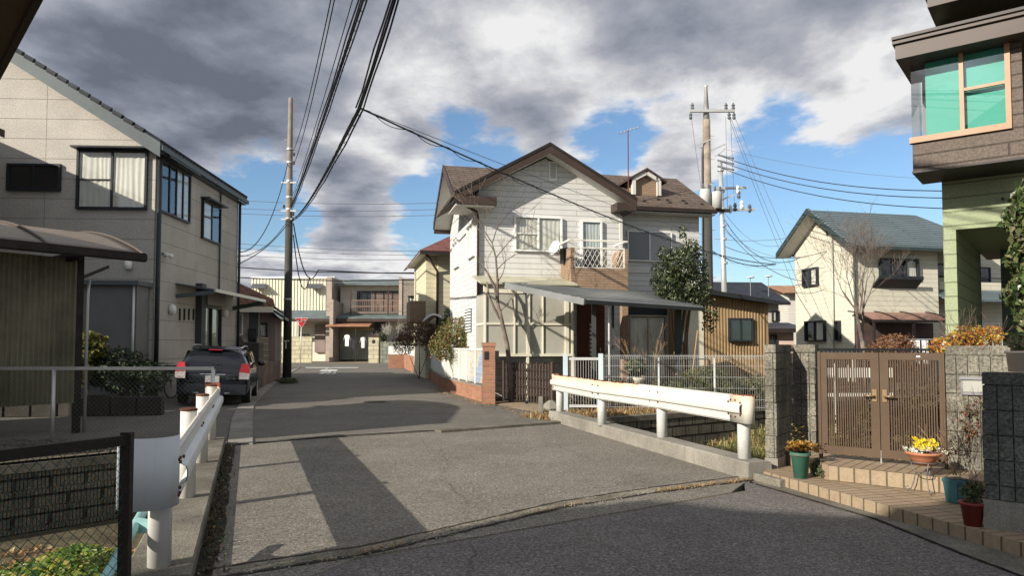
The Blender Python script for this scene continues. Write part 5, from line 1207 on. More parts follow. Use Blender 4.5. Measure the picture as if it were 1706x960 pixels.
for (u, v, dx, L_) in ((820, 405, -.5, .8), (820, 405, .3, .8), (826, 430, .7, .75), (828, 450, .9, .6), (824, 420, -.7, .6), (829, 470, .8, .5), (829, 480, -.8, .45), (832, 520, .8, .35)):
    branch(mb, tp(u, v), V(dx, rr.uniform(-.3, .3), 1), L_, .017, 3, rr, .55, 4, .15, None, 5, .003, (2, 2))
mb.build('branches', BARKG, t, fix=False)
def shrub(name, label, base, blobs, n, size, leaf, seed, cat='shrub', stems=4, h=.6, m=BARK, droop=0):
    t = Thing(name, label, cat, base); rr = random.Random(seed)
    for k in range(stems):
        mb = MB(); b_ = blobs[k % len(blobs)]; mb.tube([(rr.uniform(-.06, .06), rr.uniform(-.06, .06), -.02), (b_[0]*.6, b_[1]*.6, b_[2]*.6), (b_[0]+rr.uniform(-.1, .1), b_[1], b_[2]+b_[5]*.6)], [.018, .012, .005], 5); mb.build('stem', m, t)
    leafcloud('foliage', blobs, n, size, leaf, t.e, seed, droop=droop); return t
NAND = LEAF('nandina_leaves', [(.06, .11, .03), (.1, .15, .03), (.2, .1, .05), (.26, .13, .06), (.13, .19, .04), (.3, .22, .08)], .6, .25)
g1 = P(766, 600, 23.3); shrub('garden_shrub', 'tall airy reddish green shrub behind the mural fence', (g1.x, g1.y, 0), [(0, 0, 2.0, .75, .5, .55), (-.5, 0, 1.5, .6, .5, .6), (.45, 0, 1.45, .65, .5, .5), (.2, -.6, 1.1, .35, .3, .55)], 7500, .07, NAND, 61, stems=6)
g2 = P(730, 560, 27); shrub('garden_shrub', 'upright dark green shrub next to the louvred wall of the white house', (g2.x+.5, g2.y, 0), [(0, 0, 2.2, .5, .5, .9), (.5, 0, 1.6, .5, .5, .8)], 4200, .08, LEAF('dark_leaves', [(.03, .06, .015), (.06, .1, .02), (.09, .13, .04)]), 62)
g3 = P(699, 560, 33); shrub('garden_shrub', 'rusty brown spreading shrub over the white garden door', (g3.x, g3.y, 0), [(0, 0, 2.1, 1.1, .8, .7), (-.7, 0, 1.6, .7, .6, .6), (.6, 0, 1.8, .6, .5, .6)], 4300, .085, LEAF('rusty_leaves', [(.16, .07, .04), (.22, .1, .05), (.12, .08, .05), (.2, .15, .07)]), 63)
g4 = P(1133, 480, 19.4)
EVG = LEAF('evergreen_leaves', [(.02, .035, .012), (.035, .055, .018), (.06, .08, .03), (.028, .045, .014), (.12, .13, .06)], .4, .12)
t = shrub('evergreen_tree', 'dense dark evergreen tree at the right corner of the white house', (g4.x, g4.y, 0), [(0, 0, 3.7, .62, .6, .55), (-.35, 0, 3.2, .5, .5, .5), (.35, .1, 3.0, .55, .5, .6), (.3, 0, 4.15, .35, .3, .3), (-.1, 0, 2.75, .4, .4, .35), (.75, -.2, 2.3, .25, .2, .55), (.6, 0, 3.6, .22, .2, .55), (-.65, 0, 3.5, .2, .2, .3), (.1, 0, 4.6, .15, .15, .25), (-.45, 0, 4.0, .2, .2, .25)], 7600, .08, EVG, 64, 'tree', 3)
for k in range(3): MB().tube([(.1*k, 0, 0), (.1*k-.1, 0, 1.5), (.15*k, 0, 2.8)], .04, 6).build('trunk', BARKG, t)
g5 = P(1078, 585, 17.9); bare_tree('bare_shrub', 'leafless twiggy shrub in front of the curtained window', (g5.x, g5.y, 0), 1.9, .03, 8, depth=3, spread=.5, m=M('tan_twig', (.3, .2, .12), .8), trunk_h=.1, cat='shrub', L1=.4)
g6 = P(1180, 630, 16.9); shrub('round_bush', 'rounded green and copper bush behind the wire mesh fence', (g6.x, g6.y+.3, 0), [(0, 0, .6, .75, .5, .5), (.4, 0, .45, .5, .4, .4)], 5200, .05, LEAF('bush_leaves', [(.05, .08, .025), (.09, .11, .03), (.14, .1, .04), (.1, .13, .04)]), 65)
g7 = P(1060, 630, 17.3); p7 = Thing('potted_plant', 'cream flower pot with a green plant behind the wire mesh fence', 'potted plant', (g7.x, g7.y, 0))
MB().lathe((0, 0, .25), [(.13, 0), (.19, .42), (.21, .44), (.21, .5), (.17, .5), (.15, .42)], 18).build('pot', M('cream_pot', (.55, .53, .42), .6), p7, True); MB().box(-.25, .25, -.2, .2, 0, .25).build('stand', CONCD, p7)
leafcloud('foliage', [(0, 0, 1.0, .3, .3, .25)], 700, .09, EVG, p7.e, 66)
for i, (u, v, lab) in enumerate(((985, 612, 'low dark green plants left of the cream flower pot'), (1020, 615, 'small leafy plant just left of the cream flower pot'), (1110, 622, 'grey green low plant between the cream pot and the round bush'), (1240, 625, 'brown green weeds at the foot of the ochre shed'))):
    p_ = P(u, v, 17.4+.2*i); shrub('garden_plant', lab, (p_.x, p_.y, 0), [(0, 0, .45, .4, .3, .32)], 900, .08, LEAF('grey_green_leaves', [(.07, .09, .04), (.12, .13, .06), (.1, .07, .04)]), 70+i, 'plant', 2)
st_ = P(1226, 570, 18); t = Thing('garden_rake', 'pale wooden pole leaning near the ochre shed', 'pole', (st_.x-1.2, st_.y, 0)); MB().tube([(0, 0, 0), (.35, .4, 1.9)], .02, 6).build('pole', M('tan_twig', (0, 0, 0)), t)

rrp = random.Random(404)
for i, (u, v, w, hh_, lab) in enumerate(((960, 618, .5, .5, 'low weeds behind the pale blue wicket gate'), (1040, 610, .5, .75, 'reddish twiggy plant left of the cream flower pot behind the mesh fence'), (1085, 612, .6, .7, 'straw coloured leafy clump right of the cream flower pot'), (1140, 606, .5, .9, 'tall thin green plant left of the rounded bush'), (1215, 612, .6, .7, 'sparse brown weeds right of the rounded bush'), (1262, 618, .5, .8, 'dry brown weeds next to the block pillar behind the mesh fence'))):
    p_ = P(u, v, 17.0+.15*i); shrub('garden_plant', lab, (p_.x, p_.y, 0), [(0, 0, hh_*.55, w*.8, .3, hh_*.55), (w*.4, 0, hh_*.4, w*.5, .3, hh_*.4)], 1300, .055, LEAF('mixed_leaves%d' % (i % 3), [[(.07, .09, .03), (.13, .12, .05), (.18, .11, .06)], [(.14, .09, .05), (.1, .1, .04), (.06, .05, .03)], [(.1, .13, .05), (.2, .17, .08), (.07, .08, .03)]][i % 3]), 170+i, 'plant', 3)
# ================================================================== right: block pillars, gate, tiled step
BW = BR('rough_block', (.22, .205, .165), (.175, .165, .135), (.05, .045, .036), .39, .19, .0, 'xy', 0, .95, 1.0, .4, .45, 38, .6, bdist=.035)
BWD = BR('shaded_rough_block', (.13, .135, .12), (.10, .105, .095), (.03, .03, .028), .39, .19, .0, 'xy', 0, .95, 1.0, .4, .45, 38, .5, bdist=.035)  # rough block again, colour darkened for the wall in shade
def blocks(T, x0, x1, y0, y1, z0, z1, m, name='blocks', faces=('f', 'r', 'l'), ribs=4, bh=.19, bw=.39, cap=.10):
    mb = MB(); g = .016; rr = random.Random(int(abs(x0*37+z1*91)))
    mb.box(x0+g, x1-g, y0+g, y1-g, z0, z1-.002)
    def face(L, put):
        z = z1; first = True
        while z > z0+.02:
            h = cap if first and cap else bh; zb_ = max(z0, z-h); x = 0; j = 0
            while x < L-.005:
                w = bw/ribs if not (first and cap) else bw
                xe_ = min(L, x+w); last = (j+1) % ribs == 0 or (first and cap)
                put(x+.003, xe_-(.010 if last else .006), zb_+.006, z-.004, rr.uniform(-.006, .005)); x = xe_; j += 1
            z = zb_; first = False
    if 'f' in faces: face(x1-x0, lambda a, b_, c, d, e_: mb.box(x0+a, x0+b_, y0+e_, y0+g+.002, c, d))
    if 'r' in faces: face(y1-y0, lambda a, b_, c, d, e_: mb.box(x1-g-.002, x1-e_, y0+a, y0+b_, c, d))
    if 'l' in faces: face(y1-y0, lambda a, b_, c, d, e_: mb.box(x0+e_, x0+g+.002, y0+a, y0+b_, c, d))
    return mb.build(name, m, T, fix=False)
RA = R(-36)
o1 = G(1295, 797)
t = Thing('block_pillar', 'front rough concrete block pillar at the end of the guard rail', 'pillar', (o1.x, o1.y, 0), RA)
xl = t.hit(1275, 700, 1, 0).x; yb_ = t.hit(1321, 700, 0, 0).y; zt = t.hit(1285, 574, 1, 0).z
MB().box(xl-.01, .01, -.01, yb_, 0, .22).build('footing', CONC, t); blocks(t, xl, 0, 0, yb_, .22, zt, BW)
x2 = t.hit(1359, 700, 1, yb_).x; PT = t
t = Thing('block_pillar', 'second rough block pillar carrying the left leaf of the brown gate', 'pillar', t.w((0, yb_, 0)), RA)
MB().box(.0, x2+.01, .0, .20, 0, .22).build('footing', CONC, t); blocks(t, .003, x2, .004, .2, .22, zt, BW)
# brown double gate
gA, gB = G(1369, 758, .30), G(1576, 776, .30)
GT = Thing('double_gate', 'brown slatted double gate with two lever handles between block pillars', 'gate', gA, math.atan2((gB-gA).y, (gB-gA).x))
Lg = math.hypot((gB-gA).x, (gB-gA).y); gz = GT.hit(1470, 588, 1, 0).z
BRZ = M('gate_bronze_paint', (.082, .053, .032), .6, .08, 3, .05, 30)
BRZ2 = M('handle_bronze', (.24, .17, .095), .35, .08, metal=.5)
for k, (xa_, xb_) in enumerate(((.01, Lg*.502), (Lg*.508, Lg-.01))):
    st_ = .075 if k == 0 else .06; en_ = .09
    lw_, rw_ = (.065, .085) if k == 0 else (.085, .03)
    mb = MB().box(xa_, xa_+lw_, -.02, .02, .02, gz).box(xb_-rw_, xb_, -.02, .02, .02, gz).box(xa_+lw_, xb_-rw_, -.019, .019, gz-.075, gz-.001).box(xa_+lw_, xb_-rw_, -.019, .019, .021, .11)
    lf = mb.build('leaf_frame', BRZ, GT); mb = MB(); x = xa_+lw_+.012
    while x < xb_-rw_-.01: mb.box(x, x+.012, -.012, .012, .11, gz-.075); x += .023
    mb.build('slats', BRZ, lf, fix=False)
    hx = xb_-.045 if k == 0 else xa_+.045; s_ = -1 if k == 0 else 1; hz = GT.hit(1462, 660, 1, 0).z
    pl_ = MB().box(hx-.022, hx+.022, -.032, -.02, hz-.06, hz+.07).build('lock_plate', BRZ2, lf)
    MB().tube([(hx, -.03, hz), (hx, -.075, hz), (hx+s_*.10, -.078, hz+.004)], .011, 8).build('lever', BRZ2, lf, True)
MB().tube([(Lg*.505, -.01, -.15), (Lg*.505, -.01, .1)], .008, 6).build('drop_bolt', STEELG, GT)
MB().box(Lg*.80, Lg*.80+.035, -.0215, -.0195, gz-.045, gz-.03).build('maker_label', WHITE, GT)
MB().box(-.02, .008, -.03, .03, -.3, gz+.01).box(Lg-.008, Lg+.012, -.03, .03, -.3, gz+.01).build('gate_posts', BRZ, GT)
# wall right of the gate
wz = GT.hit(1600, 576, 1, 0).z
t = Thing('block_wall', 'rough block wall with a letter box right of the brown gate', 'wall', gB, GT.rot)
blocks(t, .015, 2.6, 0, .15, -.3, wz+.0, BW, faces=('f', 'l'))
a0, z1_ = t.ax(1601, 629, 0); a1, z0_ = t.ax(1640, 659, 0)
lb = MB().box(a0, a1+.05, -.03, .012, z0_, z1_).build('letter_box', M('grey_metal', (.2, .2, .21), .4, metal=.4), t); MB().box(a0+.02, a1+.03, -.038, -.03, z0_+.03, z1_-.03).build('name_plate', M('plate_grey', (.3, .3, .27), .5), lb); MB().box(a0-.01, a1+.06, -.05, -.03, z1_-.02, z1_+.01).build('flap', M('grey_metal', (0, 0, 0)), lb)
# tiled entrance platform and step
TILE = BR('beige_tile', (.31, .235, .16), (.28, .21, .145), (.12, .09, .06), .105, .30, .008, 'flat', 0, .6, .5, .12, .1, 30, bdist=.01)
TILEV = BR('beige_tile_riser', (.29, .225, .15), (.26, .20, .135), (.10, .08, .05), .15, .16, .010, 'x', 0, .6, .5, .12, .1, 30, .15, bdist=.01)
pA, pB = G(1273, 803), G(1643, 913)
t = Thing('tiled_platform', 'beige tiled entrance platform in front of the brown gate', 'platform', (pA.x, pA.y, 0), math.atan2((pB-pA).y, (pB-pA).x))
inv = t.inv; back = [inv(G(1290, 790)), inv(gA+V(0, .2, 0)), inv(gB+(gB-gA)*.9+V(.1, .1, 0)), inv(pB+V(.9, -.45, 0)), inv(pB+V(.5, -.75, 0))]
fp_ = [V(0, 0, 0), V((pB-pA).length+.55, 0, 0)]+[V(p.x, p.y, 0) for p in back[::-1]][1:]
MB().prism([V(p.x, p.y, .02) for p in fp_], (0, 0, .09)).build('tile_paving', TILE, t)
Lp = (pB-pA).length+.55
MB().box(0.0, Lp-.05, -.012, .0, .0, .113).build('front_tiles', TILEV, t)
sA, sB = G(1398, 803, .11), G(1578, 824, .11)
t = Thing('tiled_step', 'raised beige tiled step directly under the brown gate', 'step', (sA.x, sA.y, .11), math.atan2((sB-sA).y, (sB-sA).x))
stz = t.hit(1400, 778, 1, 0).z
Ls = (sB-sA).length+1.6; fw = (gA-sA)
bk = t.inv(gA+V(.0, .45, .0)); bk2 = t.inv(gB+(gB-gA)*1.2+V(0, .4, 0))
MB().prism([V(-.10, .002, .0), V(Ls, .002, .0), V(bk2.x, bk2.y, 0), V(bk.x-.25, bk.y, 0)], (0, 0, stz)).build('step_top', TILE, t)
MB().box(-.10, Ls, -.01, .0, .0, stz+.002).build('riser_tiles', TILEV, t)
# dark block wall at the right edge
wA = G(1643, 905); zt = P(1640, 620, wA.y).z
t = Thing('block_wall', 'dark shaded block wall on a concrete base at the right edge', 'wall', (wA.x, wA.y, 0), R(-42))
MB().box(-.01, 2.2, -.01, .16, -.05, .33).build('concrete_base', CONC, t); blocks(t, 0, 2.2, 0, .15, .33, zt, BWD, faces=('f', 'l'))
# garden wall seen above/through the gate: hedge behind
hb = GT.w((Lg*.55, 1.6, 0)); t = Thing('hedge', 'brownish green hedge seen through the gate slats', 'hedge', (hb.x, hb.y, 0), GT.rot)
HB_ = LEAF('olive_leaves', [(.05, .05, .02), (.09, .08, .03), (.07, .05, .025), (.13, .12, .06)], .6)
leafcloud('foliage', [(0.5, 0, .6, .8, .4, .6), (-.55, .3, .35, .5, .4, .5)], 5200, .06, HB_, t.e, 81); MB().tube([(0, 0, 0), (0, 0, .6)], .03, 6).build('stem', BARK, t)
hb = P(1415, 640, 12.6)
t = Thing('garden_fence', 'black metal garden fence seen just above the brown gate', 'fence', (P(1275, 585, 15).x, 15.0, 0), R(2))
mb = MB(); x = 0
while x < 4.6: mb.box(x, x+.02, 0, .02, .2, 1.42); x += .085
mb.box(0, 4.6, -.01, .03, 1.40, 1.45).box(0, 4.6, -.01, .03, .25, .3); mb.build('railings', DARKFR, t, fix=False)
t = Thing('timber_rack', 'white timber rails and boards standing in the garden behind the gate', 'rack', (hb.x, hb.y, 0), R(5))
mb = MB().box(-.6, .8, 0, .03, .95, 1.12).box(-.6, .8, 0, .03, .62, .68); mb.build('boards', WHITE, t)
for x in (-.3, .6): MB().box(x, x+.04, -.04, 0, 0, 1.2).build('leg', WHITE, t)

# pots on the platform
def lathe_pot(t, z0, r0, r1, h, m, rim=.012, n=24):
    return MB().lathe((0, 0, z0), [(r0, 0), (r1*.98, h*.88), (r1+rim, h*.9), (r1+rim, h), (r1-.012, h), (r1-.02, h*.9), (r0*.8, h*.3)], n).build('pot', m, t, True)
def thing_px(name, label, cat, u, v, z): p_ = G(u, v, z); return Thing(name, label, cat, p_)
GRP = M('green_plastic', (.045, .14, .10), .45, .12, 3); ORL = LEAF('orange_succulent', [(.45, .24, .05), (.5, .32, .08), (.35, .2, .05), (.3, .28, .08), (.42, .16, .04)], .5, .3)
t = thing_px('potted_succulent', 'green plastic pot with spiky orange leaves against the block pillar', 'potted plant', 1334, 797, .11)
lathe_pot(t, 0, .068, .095, .27, GRP, .01); rr = random.Random(5); mb = MB()
for k in range(70):
    c = V(rr.gauss(0, .062), rr.gauss(0, .05), .27+rr.random()*.09); nl = 16
    for j in range(nl):
        a_ = j*2.4+k; e_ = rr.uniform(.1, 1.1); d_ = V(math.cos(a_)*math.cos(e_), math.sin(a_)*math.cos(e_), math.sin(e_)); L_ = rr.uniform(.035, .06); w = d_.cross(V(0, 0, 1)).normalized()*.011; o = len(mb.v)
        mb.v += [tuple(c), tuple(c+d_*L_*.6+w), tuple(c+d_*L_), tuple(c+d_*L_*.6-w)]; mb.f.append((o, o+1, o+2, o+3))
for j in range(26):
    c = V(-.04+.05*math.sin(j), 0, .36+j*.008); a_ = j*2.4; d_ = V(math.cos(a_), math.sin(a_), .3); w = d_.cross(V(0, 0, 1)).normalized()*.01; o = len(mb.v); mb.v += [tuple(c), tuple(c+d_*.03+w), tuple(c+d_*.055), tuple(c+d_*.03-w)]; mb.f.append((o, o+1, o+2, o+3))
mb.build('foliage', ORL, t, fix=False); MB().lathe((0, 0, .24), [(.11, 0), (.10, .02)], 14).build('soil', SOIL, t)
t = thing_px('weed_clump', 'low green trailing weeds beside the green pot at the gate foot', 'plant', 1385, 797, .11)
leafcloud('foliage', [(0, 0, .05, .16, .10, .08), (-.10, .1, .09, .08, .08, .13)], 900, .035, LEAF('weed_leaves', [(.05, .09, .03), (.09, .12, .04), (.1, .08, .05)]), t.e, 83)
t = thing_px('flower_stand', 'curly wrought iron stand holding the terracotta bowl', 'plant stand', 1540, 822, .11)
IR = M('wrought_iron', (.16, .15, .14), .5, .2, metal=.4); mb = MB()
zb_ = P(1540, 770, G(1540, 822, .11).y).z-.11; 
for k in range(3):
    a_ = R(-100+120*k); d_ = V(math.cos(a_), math.sin(a_), 0)
    MB().tube([d_*.115+V(0, 0, zb_), d_*.07+V(0, 0, zb_*.62), d_*.09+V(0, 0, zb_*.3), d_*.115+V(0, 0, .02), d_*.15+V(0, 0, .01), d_*.16+V(0, 0, .04), d_*.135+V(0, 0, .05)], .005, 6).build('leg', IR, t, True)
mb.tube([(.115*math.cos(k*.3142), .115*math.sin(k*.3142), zb_) for k in range(21)], .005, 6, False).tube([(.07*math.cos(k*.3142), .07*math.sin(k*.3142), zb_*.62) for k in range(21)], .004, 6, False); mb.build('ring', IR, t)
sp_ = t.loc
t = Thing('flower_bowl', 'terracotta bowl of yellow, white and purple flowers on the iron stand', 'flower pot', (sp_.x, sp_.y, .11+zb_-.03))
TER = M('terracotta', (.42, .17, .09), .65, .12, 4, .1)
MB().lathe((0, 0, 0), [(.07, 0), (.115, .06), (.148, .10), (.16, .105), (.16, .125), (.144, .125), (.11, .1)], 28).build('bowl', TER, t, True)
rr = random.Random(9)
def petals(name, m, n, cx_, cy_, rx_, z0_, z1_, sz):
    mb = MB()
    for k in range(n):
        c = V(cx_+rr.uniform(-rx_, rx_), cy_+rr.uniform(-.08, .06), rr.uniform(z0_, z1_))
        for j in range(6):
            a_ = j*1.05+k; d_ = V(math.cos(a_), math.sin(a_)*.6-.3, math.sin(a_)*.7+.2).normalized(); w = d_.orthogonal().normalized()*sz*.45; o = len(mb.v)
            mb.v += [tuple(c), tuple(c+d_*sz*.6+w), tuple(c+d_*sz), tuple(c+d_*sz*.6-w)]; mb.f.append((o, o+1, o+2, o+3))
    o = mb.build(name, m, t, fix=False); return o
petals('yellow_flowers', LEAF('yellow_petals', [(.75, .6, .01), (.8, .68, .03), (.7, .5, .01)], .5, .3), 46, .0, 0, .09, .16, .25, .026)
petals('white_flowers', LEAF('white_petals', [(.72, .7, .66), (.65, .66, .6), (.7, .68, .5)], .5, .3), 26, -.07, 0, .08, .12, .18, .028); petals('white_flowers', LEAF('cream_petals', [(.66, .68, .5), (.7, .7, .58)], .5, .3), 16, .13, 0, .04, .12, .17, .024)
petals('purple_flowers', LEAF('purple_petals', [(.2, .05, .16), (.28, .09, .22), (.14, .03, .1)], .5, .3), 24, .05, -.02, .06, .11, .15, .024)
leafcloud('foliage', [(0, 0, .14, .15, .12, .04)], 500, .03, LEAF('weed_leaves', [(0, 0, 0)]), t.e, 84)
t = thing_px('potted_shrub', 'blue-green square pot with a leafless twiggy plant', 'potted plant', 1594, 838, .11)
BGP = M('blue_green_plastic', (.05, .15, .16), .4, .12, 4)
mb = MB(); mb.hexa([(-.062, -.062, 0), (.062, -.062, 0), (.062, .062, 0), (-.062, .062, 0), (-.078, -.078, .19), (.078, -.078, .19), (.078, .078, .19), (-.078, .078, .19)]).box(-.084, .084, -.084, .084, .175, .21); p_ = mb.build('pot', BGP, t, bevel=.008); p_.rotation_euler = (0, 0, R(20))
MB().box(-.07, .07, -.07, .07, .212, .216).build('soil', GRAV, t)
rr = random.Random(12); mb = MB()
for k in range(7): branch(mb, V(rr.uniform(-.03, .03), rr.uniform(-.03, .03), .24), V(rr.uniform(-.6, .5), rr.uniform(-.3, .3), 1), .17, .005, 3, rr, .6, 4, .15, None, 5, .0012, (1, 2))
mb.build('twigs', M('tan_twig', (0, 0, 0)), t, fix=False); leafcloud('foliage', [(0, 0, .45, .17, .14, .16)], 190, .025, LEAF('dry_rose_leaves', [(.15, .05, .03), (.2, .1, .05), (.08, .09, .03)]), t.e, 85)
t = thing_px('flower_pot', 'dark red pot with sparse green stems at the corner of the dark wall', 'potted plant', 1621, 876, .11)
lathe_pot(t, 0, .06, .085, .18, M('dark_red_plastic', (.17, .03, .025), .4, .15, 4)); MB().lathe((0, 0, .17), [(.075, -.03), (.07, -.015)], 14).build('soil', SOIL, t)
leafcloud('foliage', [(0, 0, .26, .09, .08, .09)], 330, .035, LEAF('weed_leaves', [(0, 0, 0)]), t.e, 86); mb = MB(); rr = random.Random(3)
for k in range(5): branch(mb, V(rr.uniform(-.03, .03), 0, .18), V(rr.uniform(-.2, .3), 0, 1), .22, .004, 3, rr, .5, 4, .3, None, 5, .0012, (1, 2))
mb.build('twigs', BARK, t, fix=False)
t = thing_px('flower_pot', 'small pale blue pot tucked against the wall behind the square pot', 'potted plant', 1628, 812, .11)
lathe_pot(t, .0, .04, .055, .12, M('pale_blue_pot', (.3, .45, .5), .4)); rr = random.Random(14); mb = MB()
for k in range(6): branch(mb, V(0, 0, .1), V(rr.uniform(-.5, .25), rr.uniform(-.1, .1), 1), .30, .006, 4, rr, .5, 4, .3, None, 5, .0014, (1, 2))
mb.build('twigs', BARK, t, fix=False); leafcloud('foliage', [(-.03, 0, .65, .14, .1, .3)], 260, .04, LEAF('dry_rose_leaves', [(0, 0, 0)]), t.e, 87)

# ================================================================== green house at the right
gc = P(1574, 500, 10.2)
GH = Thing('green_house', 'light green weatherboard house with a turquoise corner bay window', 'house', (gc.x, gc.y, 0), R(-38))
GRN = siding('green_siding', (.27, .31, .19), .20, .62, fine=.12, bump=1.0, mort=.010, stain=.12); BSD = siding('dark_brown_siding', (.115, .092, .076), .17, .5, fine=.25, bump=1.0, stain=0.2)
colw = GH.hit(1595, 480, 1, 0).x; cold = GH.hit(1635, 480, 0, colw).y; zso = GH.hit(1600, 382, 1, 0).z; ztop = GH.hit(1574, 296, 1, 0).z
x3 = GH.hit(1671, 480, 1, cold).x
MB().box(0, colw, 0, cold, 0, zso).build('porch_pillar', GRN, GH)
MB().box(0, 7, 0, cold, zso, ztop+2.8).box(0.0, 7, cold, 9, ztop-.25, ztop+2.8).build('wall', GRN, GH)
MB().box(colw, 7, .01, cold+1.2, zso+.001, zso+.02).build('porch_ceiling', M('taupe_soffit', (.28, .25, .22), .7, .06), GH)
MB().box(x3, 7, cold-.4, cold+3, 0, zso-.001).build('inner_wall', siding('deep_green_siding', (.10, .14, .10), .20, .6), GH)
# bay
bd = -.85; bx0 = GH.hit(1519, 200, 1, bd).x; zb0 = GH.hit(1530, 284, 1, bd).z; zw0 = GH.hit(1519, 230, 1, bd).z; zw1 = GH.hit(1519, 92, 1, bd).z; bx1 = GH.hit(1686, 200, 1, bd).x; bxe = bx1+.12
bay = MB().box(bx0, bxe, bd, -.003, zb0, zw0-.08).box(bx1, bxe, bd, -.003, zw0-.08, zw1+.05).build('bay_base', BSD, GH)
MB().box(bx0-.01, bxe+.01, bd-.01, -.003, zb0-.03, zb0-.001).build('bay_underside', BRD, GH)
WOODF = M('wood_look_frame', (.33, .195, .115), .4, .08, 3)
TQ = None
m, n, b = newmat('turquoise_blind'); o = coord(n); s_ = n.nodes.new('ShaderNodeSeparateXYZ'); n.links.new(o, s_.inputs[0])
wv = n.nodes.new('ShaderNodeTexWave'); wv.bands_direction = 'Z'; wv.inputs['Scale'].default_value = 18; wv.inputs['Distortion'].default_value = .3; n.links.new(o, wv.inputs['Vector'])
c = mixc(n, wv.outputs[1], (.03, .30, .22), (.05, .37, .28)); n.links.new(c, b.inputs['Base Color']); b.inputs['Roughness'].default_value = .6
TQ = m
wfp = wall((0, bd, 0), (1, 0, 0), (0, -1, 0)); um = GH.hit(1606, 150, 1, bd).x; zmid = GH.hit(1640, 143, 1, bd).z; ztr = zw1+.02
fr_ = MB(); fr_.wb(wfp, bx0-.03, bx1, zw0-.08, zw0, -.05, .04).wb(wfp, bx0-.03, bx1, ztr-.02, ztr+.05, -.05, .04).wb(wfp, um-.05, um, zw0, ztr-.02, -.03, .03).wb(wfp, bx1-.06, bx1, zw0, ztr-.02, -.04, .035).wb(wfp, um+.002, bx1-.061, zmid-.02, zmid+.02, -.02, .02)
bw_ = fr_.build('bay_window', WOODF, GH)
MB().wb(wfp, bx0+.16, bx1-.02, zw0+.02, ztr-.02, -.10, -.08).build('blind', TQ, bw_)
gp = MB(); gp.quad((bx0, bd-.0, zw0), (um, bd-.0, zw0), (um, bd-.0, ztr), (bx0, bd, ztr)); gp.quad((um, bd+.01, zw0), (bx1, bd+.01, zw0), (bx1, bd+.01, ztr), (um, bd+.01, ztr)); gp.quad((bx0, bd, zw0), (bx0, -.01, zw0), (bx0, -.01, ztr), (bx0, bd, ztr))
gp.build('pane', GLASS('bay_glass', (.93, .97, .97), .04, .01, refl=.13), bw_, fix=False)
MB().box(bx0+.02, bx1, -.06, -.004, zw0, ztr).build('bay_inside', M('pale_inside', (.4, .42, .42), .8), GH)
MB().box(bx0, bxe, bd+.03, -.004, ztr+.05, ztr+.3).build('bay_head', BSD, GH)
# two brown eaves above the bay
zq0 = GH.hit(1486, 74, 1, bd-.35).z; xq0 = GH.hit(1486, 74, 1, bd-.35).x
MB().box(xq0, 7, bd-.35, 0, zq0+.0, zq0+.05).box(xq0+.03, 7, bd-.31, 0, zq0-.20, zq0).build('bay_roof', BRW, GH)
MB().box(xq0-.0, 7, bd-.38, 0, zq0+.051, zq0+.09).build('bay_roof_edge', BRD, GH)
MB().box(.45, 7, -.2, 9, ztop+2.8, zq0+.9).build('upper_wall', BRD, GH)
zr1 = GH.hit(1545, 12, 1, -.8).z; xr1 = GH.hit(1545, 12, 1, -.8).x
MB().box(xr1, 7, -.8, 9, zr1, zr1+.2).build('roof_eave', BRW, GH); MB().box(xr1-.05, 7, -.86, 9, zr1+.2, zr1+.35).build('roof', BRD, GH)
b, z = GH.ax(1671, 332, 0); MB().tube([(b, 0, z), (b, -.06, z)], .02, 6).build('small_vent_hood', DARKFR, GH)
# autumn shrub, planter, climbing evergreen beside the porch
YEL = LEAF('autumn_leaves', [(.5, .13, .02), (.55, .24, .03), (.5, .36, .05), (.35, .08, .02), (.2, .22, .05), (.55, .4, .08)], .6, .35)
p_ = P(1612, 590, 8.4); t = shrub('autumn_shrub', 'orange and yellow autumn shrub above the block wall', (p_.x, p_.y, 0), [(0, 0, 1.60, .24, .2, .17), (-.2, .1, 1.5, .22, .2, .13), (.32, .1, 1.62, .18, .2, .15)], 1500, .04, YEL, 91, stems=4)
GRB = M('greenish_twig', (.15, .17, .08), .8); mb = MB(); rr = random.Random(2)
for k in range(5): branch(mb, V(-.2+.1*k, 0, 1.2), V(rr.uniform(-.4, .3), 0, 1), .3, .008, 3, rr, .6, 4, .2, None, 5, .002, (1, 2))
mb.build('twigs', BARK, t, fix=False)
p_ = P(1724, 520, 6.9); shrub('climbing_evergreen', 'large leaved evergreen climbing along the right edge', (p_.x, p_.y, 0), [(0.0, 0, 2.75, .26, .3, .35), (.03, 0, 2.35, .24, .3, .4), (-.02, 0, 2.0, .2, .3, .35), (.05, 0, 1.7, .16, .2, .25), (.1, 0, 3.05, .2, .2, .2)], 2600, .085, LEAF('glossy_leaves', [(.04, .07, .02), (.07, .11, .03), (.1, .13, .045), (.15, .14, .07), (.03, .055, .015)], .3, .15), 92, 'plant', 3, droop=.4)
p_ = P(1697, 620, 5.9); t = Thing('wall_planter', 'cream flower pot hanging on the wall top at the right edge', 'potted plant', (p_.x, p_.y, p_.z))
lathe_pot(t, 0, .07, .085, .17, M('cream_plastic', (.6, .52, .42), .5)); leafcloud('foliage', [(0, 0, .24, .10, .08, .09)], 420, .035, LEAF('fresh_leaves', [(.1, .18, .05), (.15, .24, .08), (.45, .2, .22)]), t.e, 93)
